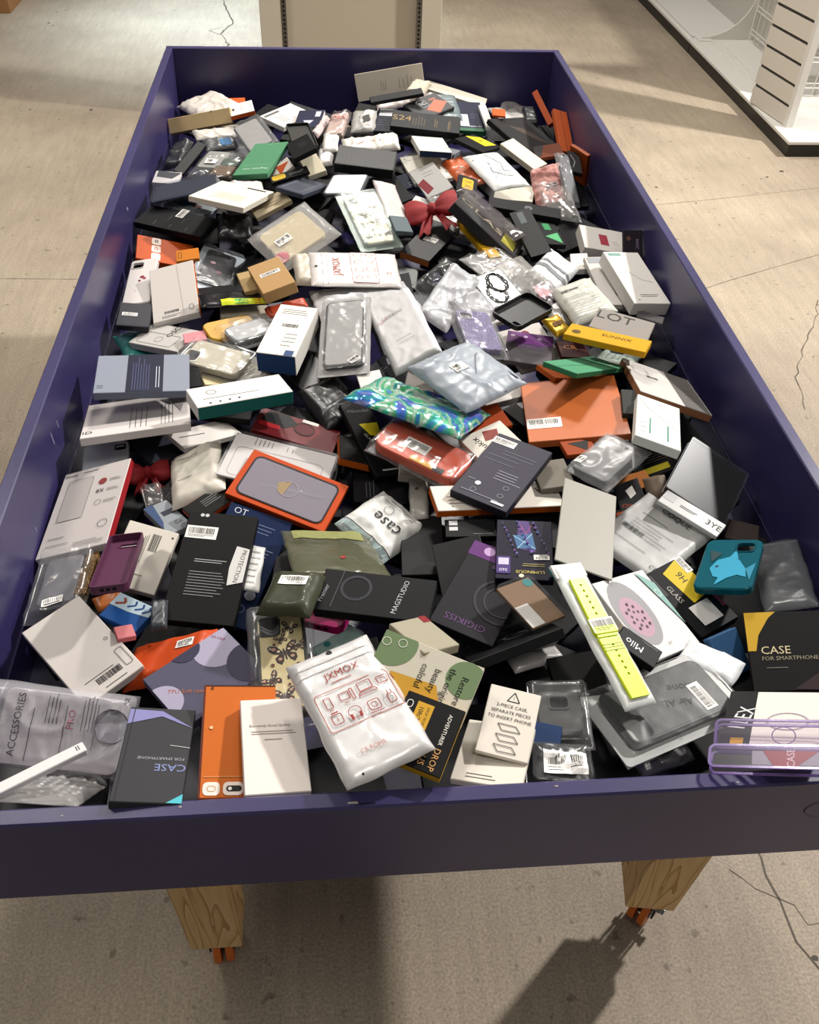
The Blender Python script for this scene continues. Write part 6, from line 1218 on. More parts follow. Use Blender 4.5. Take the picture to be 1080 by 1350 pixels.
  (-0.4227, 0.4903, 0.8105), (0.9786, 0.1370, 0.0883, -0.1253), (0.0771, 0.1083, 0.0130), {'c': 'e0d8cc'}, [('B', 0.62, 0.25, 0.012, 0.03, 0.2), ('lv', 0.4, 0.6, 0.5, 0.1, 3, '8a8278'), ('l', 0.2, 0.75, 0.7, 0.8, 1, 'a09a90'), ('o', 0.92, 0.1, 0.02, '3a3634')]),
 ('case', 'phone_case', 'phone case', 'purple silicone phone case hollow side up, left side',
  (-0.4353, 0.4222, 0.8719), (0.9824, -0.1812, -0.0293, 0.0345), (0.0497, 0.1743, 0.0120), {'up': 0, 'cam': (0.6, 0.14, 0.5, 0.18), 'c': '74385e'}, []),
 ('bag', 'plastic_pouch', 'pouch', 'orange small pouch under the purple silicone case',
  (-0.4560, 0.4008, 0.8196), (0.9660, -0.0385, 0.0736, 0.2447), (0.0408, 0.0295, 0.0080), {'c': 'c86c1c'}, []),
 ('box', 'accessory_box', 'box', 'blue box with animal stripe artwork, left front',
  (-0.4206, 0.3639, 0.8270), (0.8694, 0.0096, -0.0040, 0.4940), (0.0459, 0.0629, 0.0130), {'c': '2a64b4'}, [('p', [(0.5, 0.0), (1, 0.0), (1, 1), (0.6, 1), (0.5, 0.5)], 'b8ccd8'), ('y', [(0.6, 0.1), (0.75, 0.3), (0.9, 0.2)], 'b0604c', 0.004), ('y', [(0.65, 0.4), (0.8, 0.55), (0.95, 0.5)], '2a5aa4', 0.003), ('y', [(0.65, 0.6), (0.8, 0.75), (0.95, 0.7)], '2a5aa4', 0.003), ('y', [(0.65, 0.8), (0.8, 0.92), (0.95, 0.88)], '2a5aa4', 0.003)]),
 ('box', 'accessory_box', 'box', 'small pink box end near the orange pouch, left front',
  (-0.4177, 0.3184, 0.8427), (0.9755, -0.0410, 0.0998, 0.1916), (0.0246, 0.0240, 0.0090), {'c': 'e08488'}, []),
 ('bag', 'plastic_pouch', 'pouch', 'grey patterned bag under the black labelled box, left front',
  (-0.3749, 0.3477, 0.8479), (0.9984, 0.0002, -0.0350, 0.0439), (0.0225, 0.0521, 0.0080), {'m': 'poly', 'cr': 0.006, 'c': '4a5058'}, []),
 ('bag', 'plastic_pouch', 'pouch', 'orange padded pouch with small label, left front',
  (-0.3553, 0.2839, 0.8279), (0.9814, -0.0504, -0.1815, -0.0359), (0.1244, 0.0788, 0.0150), {'m': 'gloss', 'cr': 0.003, 'c': 'e05420'}, [('b', 0.72, 0.35, 0.026, 0.014, -0.5)]),
 ('box', 'accessory_box', 'box', 'large blank off white box with barcode, left front corner',
  (-0.4691, 0.2984, 0.8316), (0.9356, 0.0502, -0.0313, 0.3480), (0.0873, 0.1561, 0.0140), {'c': 'd6cec8'}, [('B', 0.55, 0.87, 0.035, 0.01, 0.3), ('l', 0.2, 0.8, 0.7, 0.83, 1, '6a645e'), ('l', 0.4, 0.94, 0.8, 0.98, 1, '6a645e'), ('c', 0.86, 0.55, 0.03, '5a5450'), ('f', 0.82, 0.7, 0.95, 0.9, '8a847e', 0.03)]),
 ('case', 'phone_case', 'phone case', 'grey phone case in crumpled clear bag with label, left front',
  (-0.5314, 0.4490, 0.8092), (0.9943, -0.0274, -0.1027, 0.0115), (0.0552, 0.0995, 0.0100), {'film': True, 'fm': (0.035, 0.045), 'cr': 0.008, 'bag_label': (0.5, 0.98, 0.03, 0.016, 10), 'c': '7c7b80'}, []),
 ('box', 'glitter_box', 'box', 'glitter gold strip box beside the grey wrapped case',
  (-0.4943, 0.4562, 0.8126), (0.9960, -0.0437, -0.0771, -0.0118), (0.0179, 0.0930, 0.0120), {'g': 'glitter', 'c': '9a7440'}, []),
 ('box', 'accessory_box', 'box', 'white box with red spine and black print, leaning on the left wall',
  (-0.5216, 0.6056, 0.8051), (0.9866, 0.0093, -0.1607, -0.0265), (0.1208, 0.1938, 0.0140), {'s': ('d4ccc8', 'b8222c', 'd4ccc8', 'd4ccc8'), 'c': 'd4ccc8'}, [('t', 'oooo', 0.12, 0.05, 0.09, '2a2828'), ('l', 0.3, 0.03, 0.55, 0.06, 1, '3a3636'), ('r', 0.12, 0.12, 0.5, 0.62, 'c4bcb8'), ('f', 0.12, 0.12, 0.5, 0.62, 'a8a09c', 0.06, 0.0012), ('o', 0.66, 0.22, 0.06, 'b04a4a'), ('l', 0.76, 0.2, 0.95, 0.24, 2, '9a928e'), ('t', '8X', 0.66, 0.34, 0.1, '2a2828'), ('l', 0.76, 0.32, 0.95, 0.36, 2, '9a928e'), ('c', 0.68, 0.48, 0.05, '7a7270'), ('l', 0.76, 0.46, 0.95, 0.5, 2, '9a928e'), ('c', 0.85, 0.75, 0.07, '5a5452'), ('l', 0.1, 0.8, 0.35, 0.82, 1, '4a4442'), ('l', 0.1, 0.88, 0.45, 0.9, 1, '8a8280'), ('l', 0.5, 0.9, 0.95, 0.96, 3, '8a8280')]),
 ('box', 'accessory_box', 'box', 'lilac and purple curved pattern box, left front',
  (-0.2979, 0.2198, 0.8648), (0.9439, 0.0001, -0.0188, 0.3297), (0.1205, 0.0967, 0.0140), {'c': '6a6882'}, [('o', 0.8, 0.22, 0.33, 'b3adc6'), ('o', 0.0, 0.5, 0.26, 'b3adc6'), ('o', 0.97, 0.72, 0.33, '484266'), ('o', 0.52, -0.05, 0.22, '484266'), ('t', 'TPU Soft case', 0.25, 0.55, 0.085, 'c87450', -40), ('t', 'Gift CASE', 0.88, 0.1, 0.05, 'c0585c', -60)]),
 ('case', 'phone_case', 'phone case', 'cream phone case with brown butterflies, front centre left',
  (-0.2017, 0.2295, 0.8805), (0.9979, 0.0428, 0.0239, 0.0430), (0.0640, 0.1446, 0.0110), {'cam': (0.26, 0.14, 0.42, 0.44), 'camc': '26241f', 'rim': '3a3428', 'film': True, 'rimtop': 1, 'c': 'ddcc98'}, [('bf', 0.55, 0.43, 0.3, 15, '4a2a24'), ('bf', 0.66, 0.17, 0.17, -20, '3c342c'), ('bf', 0.5, 0.28, 0.14, 30, '5a4c40'), ('bf', 0.83, 0.36, 0.15, 10, '4c3c34'), ('bf', 0.28, 0.7, 0.2, 40, '4a2c26'), ('bf', 0.72, 0.66, 0.18, -30, '443830'), ('bf', 0.5, 0.86, 0.22, 10, '4a2c26'), ('bf', 0.85, 0.9, 0.15, 60, '3c342c'), ('o', 0.8, 0.55, 0.04, '8a3a28'), ('o', 0.3, 0.55, 0.04, '8a3a28'), ('o', 0.35, 0.34, 0.03, '8a3a28'), ('o', 0.6, 0.75, 0.03, '8a3a28')]),
 ('bag', 'plastic_pouch', 'pouch', 'pale teal strip pouch above the large printed pouch',
  (-0.1329, 0.2653, 0.8758), (0.9544, -0.0389, 0.0157, 0.2956), (0.0698, 0.0230, 0.0050), {'m': 'frost', 'c': 'a8c4c0'}, [('o', 0.3, 0.4, 0.2, '3a8c90')]),
 ('box', 'accessory_box', 'box', 'beige box with red corner behind the green leaf card, front',
  (-0.0286, 0.2079, 0.9419), (0.9508, -0.1507, 0.1120, 0.2463), (0.0537, 0.0734, 0.0120), {'c': 'b0a892'}, [('r', 0.8, 0.0, 1, 0.2, 'a82430')]),
 ('box', 'accessory_box', 'box', 'green leaf patterned card box with black slogan, front centre',
  (-0.0348, 0.1456, 0.9497), (0.5201, 0.0619, 0.0855, -0.8476), (0.0783, 0.1243, 0.0100), {'c': 'cdc6b4'}, [('o', 0.3, 0.12, 0.3, '7c9468'), ('o', 0.15, 0.9, 0.4, '7c9468'), ('p', [(0.55, 0.35), (1, 0.2), (1, 0.7), (0.6, 0.8)], 'cf9c2c'), ('o', 0.78, 0.8, 0.13, 'a8432a'), ('t', 'Restore', 0.5, 0.13, 0.15, '26261f'), ('t', 'the origin', 0.5, 0.26, 0.15, '26261f'), ('t', 'beauty', 0.5, 0.39, 0.15, '26261f'), ('t', 'coloful', 0.5, 0.52, 0.15, '26261f'), ('c', 0.18, 0.95, 0.07, 'e2e0d4'), ('c', 0.12, 0.8, 0.07, 'e2e0d4')]),
 ('box', 'accessory_box', 'box', 'black and yellow drop tested protector box, front centre',
  (-0.0398, 0.0726, 0.9432), (0.5323, 0.0319, 0.0633, -0.8436), (0.0846, 0.0685, 0.0130), {'s': 'd8a428', 'c': '232224'}, [('r', 0.1, 0.5, 0.5, 0.78, 'd8a428'), ('t', 'DROP TESTED', 0.3, 0.58, 0.06, '2a2418'), ('t', '10ft/3M', 0.3, 0.69, 0.11, '2a2418'), ('t', 'ADVENTURER', 0.36, 0.2, 0.09, 'e8e4da'), ('t', 'DROP', 0.8, 0.2, 0.15, 'e0a868'), ('t', 'PLUS', 0.8, 0.38, 0.15, 'e0a868'), ('f', 0.12, 0.84, 0.24, 0.95, 'd8d4cc')]),
 ('bag', 'plastic_pouch', 'pouch', 'large pearl pouch printed with electronics icons, hanging over the front',
  (-0.1110, 0.1079, 0.9550), (0.9799, -0.0004, -0.0281, 0.1976), (0.1042, 0.1765, 0.0100), {'m': 'pearl', 'zip': 0.11, 'cr': 0.0022, 'mg': 0.1, 'c': 'dedcdb'}, [('t', 'JXMOX', 0.52, 0.235, 0.125, 'c04a3c'), ('l', 0.36, 0.28, 0.68, 0.3, 1, 'c8604e'), ('f', 0.1, 0.34, 0.97, 0.64, 'cf8070', 0.04), ('f', 0.18, 0.38, 0.26, 0.47, 'c04a3c', 0.02), ('r', 0.2, 0.48, 0.24, 0.485, 'c04a3c'), ('f', 0.35, 0.39, 0.47, 0.45, 'c04a3c', 0.01), ('f', 0.48, 0.38, 0.52, 0.47, 'c04a3c', 0.01), ('r', 0.38, 0.47, 0.44, 0.475, 'c04a3c'), ('f', 0.58, 0.37, 0.74, 0.44, 'c04a3c', 0.01), ('y', [(0.55, 0.47), (0.77, 0.47), (0.74, 0.445), (0.58, 0.445), (0.55, 0.47)], 'c04a3c', 0.001), ('f', 0.8, 0.385, 0.93, 0.44, 'c04a3c', 0.02), ('t', 'TV', 0.865, 0.412, 0.045, 'c04a3c'), ('f', 0.17, 0.52, 0.29, 0.6, 'c04a3c', 0.03), ('t', 'a', 0.23, 0.56, 0.07, 'c04a3c'), ('r', 0.19, 0.505, 0.27, 0.515, 'c04a3c'), ('c', 0.43, 0.56, 0.075, 'c04a3c'), ('q', 0.365, 0.57, 0.395, 0.61, 'c04a3c', 0.01), ('q', 0.465, 0.57, 0.495, 0.61, 'c04a3c', 0.01), ('f', 0.58, 0.53, 0.72, 0.61, 'c04a3c', 0.03), ('c', 0.65, 0.57, 0.035, 'c04a3c'), ('r', 0.57, 0.62, 0.73, 0.625, 'c04a3c'), ('f', 0.81, 0.54, 0.9, 0.61, 'c04a3c', 0.02), ('r', 0.83, 0.51, 0.84, 0.54, 'c04a3c'), ('r', 0.87, 0.51, 0.88, 0.54, 'c04a3c'), ('t', 'CE ROHS', 0.42, 0.84, 0.07, 'd89080'), ('o', 0.2, 0.97, 0.012, '2a2a2a')]),
 ('bubble', 'plastic_pouch', 'pouch', 'clear bubble bag under the white pencil, left front corner',
  (-0.4600, 0.0999, 0.8334), (0.6398, -0.2613, 0.3509, 0.6319), (0.2306, 0.0916, 0.0100), {'m': 'clear', 'c': 'd8d0cc'}, []),
 ('bag', 'plastic_pouch', 'pouch', 'zip pouch printed in columns with accessories text, left front corner',
  (-0.4738, 0.1690, 0.8513), (0.7236, 0.2362, -0.1372, 0.6338), (0.1010, 0.1789, 0.0220), {'m': 'mist', 'zip': 0.06, 'cr': 0.006, 'in': [('b4acb0', 0.04, 0.14, 0.92, 0.95, 'poly', 'padded_insert')], 'mg': 0.12, 'c': 'eceaf0'}, [('t', 'ACCESSORIES', 0.5, 0.26, 0.12, '5a585e'), ('l', 0.1, 0.34, 0.95, 0.36, 1, '6a686e'), ('t', 'PRO', 0.62, 0.6, 0.12, 'b8687c'), ('l', 0.55, 0.42, 0.95, 0.52, 4, '7a787e'), ('l', 0.1, 0.55, 0.95, 0.57, 1, '7a787e'), ('l', 0.5, 0.66, 0.95, 0.75, 4, '7a787e'), ('o', 0.6, 0.86, 0.2, '8d8a94'), ('t', 'CE', 0.92, 0.93, 0.07, '3a3a3e'), ('l', 0.3, 0.75, 0.95, 0.77, 1, '7a787e')]),
 ('box', 'slim_box', 'box', 'slim white pencil shaped box in the left front corner',
  (-0.4540, 0.0646, 0.9243), (0.8808, -0.0339, 0.0121, -0.4721), (0.0135, 0.0995, 0.0090), {'c': 'e2dfde'}, [('l', 0.2, 0.05, 0.8, 0.1, 2, '6a6a6a')]),
 ('box', 'accessory_box', 'box', 'dark grey case box with upside down lettering, front left',
  (-0.3393, 0.0830, 0.9026), (0.0002, 0.0736, 0.1219, 0.9898), (0.0740, 0.1465, 0.0160), {'c': '4a4a4e'}, [('t', 'CASE', 0.22, 0.35, 0.2, '8c98cc'), ('t', 'FOR SMARTPHONE', 0.4, 0.44, 0.08, 'a8aab4'), ('p', [(0, 0.78), (0.5, 0.9), (1, 0.8), (1, 0.97), (0.5, 0.96)], '8e8cc4'), ('p', [(0, 0.0), (0.22, 0.0), (0, 0.09)], '4cc0d0'), ('y', [(0.93, 0), (0.93, 1)], '2c2c30', 0.001), ('y', [(0, 0.56), (0.3, 0.58)], 'c8c8cc', 0.0008)]),
 ('box', 'accessory_box', 'box', 'orange smartphone box with white icon cards, front left',
  (-0.2500, 0.1102, 0.8878), (0.9973, 0.0302, 0.0650, 0.0153), (0.0845, 0.1442, 0.0150), {'c': 'e07428'}, [('r', 0, 0, 1, 0.012, '5a2414'), ('r', 0, 0, 0.03, 1, '7a3018'), ('r', 0.06, 0.82, 0.99, 0.83, 'e89454'), ('q', 0.06, 0.87, 0.28, 0.98, 'f0e0d4', 0.06), ('q', 0.32, 0.87, 0.58, 0.98, 'f0e0d4', 0.06), ('f', 0.11, 0.9, 0.23, 0.95, 'd0a88c'), ('q', 0.36, 0.9, 0.56, 0.95, '3a3430', 0.04), ('o', 0.41, 0.925, 0.025, 'f0e8e0'), ('o', 0.12, 0.03, 0.02, '7a3a1c'), ('o', 0.13, 0.4, 0.025, 'f0c090')]),
 ('box', 'accessory_box', 'box', 'plain white booklet box with small grey heading, front left',
  (-0.2075, 0.0886, 0.9025), (0.9963, -0.0264, 0.0662, 0.0485), (0.0714, 0.1276, 0.0170), {'c': 'e8ded6'}, [('t', 'Extremely Good Quality', 0.45, 0.3, 0.065, '6a625c'), ('l', 0.15, 0.35, 0.9, 0.4, 2, 'b0a8a0'), ('l', 0.35, 0.44, 0.68, 0.46, 1, '9a928a')]),
 ('box', 'accessory_box', 'box', 'black box mass beneath the white pearl pouch, front right of centre',
  (0.1180, 0.2270, 0.8175), (0.9704, -0.1853, 0.0829, 0.1305), (0.0748, 0.1162, 0.0140), {'g': 'gloss', 'c': '1f1f21'}, []),
 ('bag', 'plastic_pouch', 'pouch', 'white shiny pouch flap below the black tray box, right of centre',
  (0.1300, 0.2471, 0.8480), (0.9837, 0.0068, 0.0481, 0.1730), (0.0767, 0.0252, 0.0060), {'m': 'pearl', 'c': 'c4c0be'}, []),
 ('box', 'accessory_box', 'box', 'black open tray under the watch band pouch, front right',
  (0.1776, 0.2118, 0.8484), (0.9938, 0.0899, -0.0301, 0.0581), (0.0674, 0.0617, 0.0120), {'g': 'gloss', 'c': '242424'}, []),
 ('case', 'phone_case', 'phone case', 'clear smoky case with black ring, front right',
  (0.1373, 0.1419, 0.8718), (0.9976, 0.0111, -0.0455, -0.0510), (0.0543, 0.0607, 0.0090), {'cam': (0.5, 0.3, 0.4, 0.3), 'film': True, 'c': '33302e'}, []),
 ('box', 'accessory_box', 'box', 'blue box beneath the instruction card, front right',
  (0.1069, 0.1039, 0.8784), (0.9888, 0.0204, -0.0070, -0.1476), (0.0450, 0.0365, 0.0100), {'c': '284a80'}, []),
 ('bag', 'plastic_pouch', 'pouch', 'clear bag with black strap and barcode card, front right',
  (0.1181, 0.0626, 0.8901), (0.9971, -0.0297, 0.0005, -0.0697), (0.0798, 0.0603, 0.0090), {'m': 'clear', 'cr': 0.007, 'in': [('26262a', 0.1, 0.1, 0.9, 0.9, 'poly', 'contents')], 'c': '8c9096'}, [('b', 0.58, 0.55, 0.05, 0.03, 0.1)]),
 ('bag', 'plastic_pouch', 'pouch', 'clear crumpled film under the grey cased phone pouch, front right',
  (0.2634, 0.1031, 0.8342), (0.9827, 0.1201, -0.0537, 0.1304), (0.0718, 0.0411, 0.0120), {'m': 'clear', 'cr': 0.011, 'c': 'b8b4b8'}, []),
 ('box', 'accessory_box', 'box', 'white instruction tray sheet under the two piece card',
  (0.0426, 0.0678, 0.9028), (0.9752, -0.1330, -0.0508, -0.1697), (0.0793, 0.1021, 0.0080), {'c': 'ddd5c8'}, [('l', 0.2, 0.85, 0.7, 0.95, 2, '6a655c')]),
 ('box', 'instruction_card', 'card', 'white card with two piece case instructions and warning triangle, front',
  (0.0623, 0.0996, 0.9199), (0.9851, 0.0267, -0.0008, -0.1700), (0.0602, 0.0917, 0.0060), {'tab': 1, 'c': 'e2dace'}, [('y', [(0.5, 0.06), (0.62, 0.2), (0.38, 0.2), (0.5, 0.06)], '3a3632', 0.0012), ('t', '!', 0.5, 0.15, 0.1, '3a3632'), ('t', '2-PIECE CASE,', 0.5, 0.28, 0.1, '3a3632'), ('t', 'SEPARATE PIECES', 0.5, 0.37, 0.1, '3a3632'), ('t', 'TO INSERT PHONE', 0.5, 0.46, 0.1, '3a3632'), ('y', [(0.3, 0.55), (0.65, 0.55), (0.75, 0.63), (0.4, 0.64), (0.3, 0.55)], '6a6660', 0.001), ('y', [(0.3, 0.7), (0.65, 0.7), (0.75, 0.78), (0.4, 0.79), (0.3, 0.7)], '6a6660', 0.001), ('y', [(0.3, 0.85), (0.65, 0.85), (0.75, 0.93), (0.4, 0.94), (0.3, 0.85)], '6a6660', 0.001)]),
 ('box', 'accessory_box', 'box', 'white rounded oval window box with pink floral soap print, right',
  (0.2875, 0.3051, 0.8527), (0.9336, 0.0762, 0.2286, 0.2653), (0.1321, 0.1306, 0.0130), {'c': 'dedbd8'}, [('o', 0.32, 0.45, 0.3, 'a8a6a8', 1.35), ('o', 0.3, 0.5, 0.21, 'c4a0b0', 1.2), ('o', 0.27050425137835016, 0.528707185173424, 0.018, '76606e'), ('o', 0.30494968996295696, 0.44012644624270125, 0.018, '76606e'), ('o', 0.34214781542484723, 0.5584236052421591, 0.018, '76606e'), ('o', 0.22122497153646983, 0.48518222359604674, 0.018, '76606e'), ('o', 0.3754765925923262, 0.4490079254197883, 0.018, '76606e'), ('o', 0.27454320203829463, 0.6005281747945913, 0.018, '76606e'), ('o', 0.2512463609350801, 0.40019803018287103, 0.018, '76606e'), ('o', 0.406260652188438, 0.5412692534226913, 0.018, '76606e'), ('o', 0.18906338701030556, 0.5486094376860053, 0.018, '76606e'), ('o', 0.3536548719525674, 0.3782931654925196, 0.018, '76606e'), ('o', 0.3396532882413493, 0.6345127380620977, 0.018, '76606e'), ('o', 0.18014348599379043, 0.4261244120547213, 0.018, '76606e'), ('o', 0.44087296993645225, 0.4671688129027524, 0.018, '76606e'), ('o', 0.2138594920710668, 0.6300415487433911, 0.018, '76606e'), ('o', 0.2801759504461523, 0.3367514232435004, 0.018, '76606e'), ('o', 0.42228315508780484, 0.6096324446006275, 0.018, '76606e'), ('p', [(0.78, 0.0), (1, 0.2), (1, 0.75), (0.93, 0.5)], '94bcb4'), ('c', 0.93, 0.32, 0.05, 'e8f0ee'), ('t', 'Soft', 0.5, 0.88, 0.05, '9a9494')]),
 ('box', 'accessory_box', 'box', 'small yellow box corner under the neon watch band',
  (0.2371, 0.2498, 0.8694), (0.9663, -0.0973, 0.2350, -0.0395), (0.0280, 0.0363, 0.0080), {'c': 'dcb820'}, []),
 ('box', 'accessory_box', 'box', 'black box with white bold lettering below the oval window box',
  (0.2513, 0.2247, 0.8848), (0.3109, 0.1273, -0.0153, 0.9418), (0.0587, 0.0333, 0.0120), {'c': '222224'}, [('t', 'Milo', 0.6, 0.45, 0.45, 'e8e8e8'), ('l', 0.1, 0.8, 0.6, 0.9, 2, '8a8a8a')]),
 ('box', 'screen_protector_card', 'card', 'frosted cream screen protector card standing upright, right of centre',
  (0.2325, 0.4396, 0.9014), (0.9822, 0.0015, 0.1250, -0.1402), (0.0849, 0.1844, 0.0030), {'g': 'gloss', 'c': 'aeaaa0'}, []),
 ('box', 'accessory_box', 'box', 'blue box edge near the front right black case box',
  (0.4027, 0.2642, 0.8173), (0.9228, 0.3049, 0.1266, 0.1984), (0.0552, 0.0612, 0.0120), {'c': '386594'}, []),
 ('bag', 'plastic_pouch', 'pouch', 'white translucent wrapper behind the wrapped grey phone case',
  (0.3665, 0.2332, 0.8440), (0.9124, -0.0564, 0.0110, 0.4051), (0.0498, 0.0786, 0.0060), {'m': 'poly', 'c': 'd8dadc'}, []),
 ('case', 'phone_case', 'phone case', 'dark grey phone case in frosted pouch with barcode and handwriting, front right',
  (0.2786, 0.1605, 0.8530), (0.5635, 0.0003, 0.0182, 0.8259), (0.0846, 0.1581, 0.0120), {'cam': (0.26, 0.13, 0.4, 0.36), 'camc': '2a2c2a', 'rim': '26282a', 'rimtop': 1, 'film': True, 'fm': (0.03, 0.035), 'fk': 'clear', 'backc': 'c8c9c6', 'cr': 0.0015, 'c': '3e413c'}, [('b', 0.35, 0.8, 0.042, 0.018, 1.57), ('t', 'iPhone', 0.6, 0.72, 0.2, '111111', 75), ('t', 'Air AL', 0.4, 0.58, 0.18, '111111', 75)]),
 ('band', 'watch_band_pouch', 'watch band', 'neon yellow watch band in a long clear pouch with white header',
  (0.2027, 0.2323, 0.9146), (0.9688, 0.0869, 0.1623, 0.1658), (0.0531, 0.2118, 0.0100), {'c': 'dcf000'}, [('b', 0.5, 0.47, 0.04, 0.02, 0.1)]),
 ('box', 'accessory_box', 'box', 'black case box with yellow arc and gold lettering, front right',
  (0.4800, 0.2432, 0.8377), (0.9805, 0.0907, -0.1452, -0.0967), (0.1031, 0.1192, 0.0160), {'s': '6a4438', 'c': '1d1c1e'}, [('p', [(0, 0), (0.4, 0), (0.3, 0.08), (0.15, 0.3), (0.1, 0.5), (0, 0.5)], 'd6aa28'), ('t', 'CASE', 0.34, 0.5, 0.16, 'd8c8a0'), ('t', 'FOR SMARTPHONE', 0.5, 0.6, 0.08, 'a89c84'), ('l', 0.2, 0.7, 0.5, 0.73, 1, '8a8478'), ('p', [(0.5, 0.98), (0.8, 0.8), (1, 0.8), (1, 1)], '4a3034')]),
 ('box', 'accessory_box', 'box', 'flex box with black strip and white panel, front right corner',
  (0.3807, 0.0842, 0.9136), (0.9294, -0.2587, -0.1442, -0.2202), (0.1169, 0.1533, 0.0100), {'c': 'e0d8cc'}, [('r', 0, 0, 0.28, 1, '2b2a2e'), ('t', 'FLEX', 0.18, 0.5, 0.24, 'd8d8d8', 80), ('r', 0.1, 0.85, 0.22, 1, 'dca428'), ('c', 0.6, 0.55, 0.2, 'b8a8b8')]),
 ('tray', 'clear_package', 'package', 'purple tinted clear case pack with hanger, front right corner',
  (0.3491, 0.0456, 0.9474), (0.9634, -0.0619, -0.1875, -0.1814), (0.1215, 0.0425, 0.0090), {'card': None, 'rimc': '9a70c8', 'wall': 0.003, 'c': 'c8b0e0'}, [('c', 0.6, 0.5, 0.3, '8a6aa8')]),
 ('tray', 'clear_package', 'package', 'clear pack with red diamond label on the front board, right corner',
  (0.3314, 0.0122, 0.9542), (0.9614, -0.0836, -0.1887, -0.1822), (0.1242, 0.0322, 0.0120), {'card': 'a8a0a8', 'cardbox': (0.35, 0.1, 0.98, 0.9), 'rimc': 'b090d8', 'wall': 0.003, 'c': 'd8ccec'}, [('p', [(0.45, 0.2), (0.9, 0.2), (0.7, 0.95), (0.55, 0.95)], 'b81c34'), ('t', 'CASE', 0.68, 0.5, 0.35, 'e8c8cc', 90)]),
]
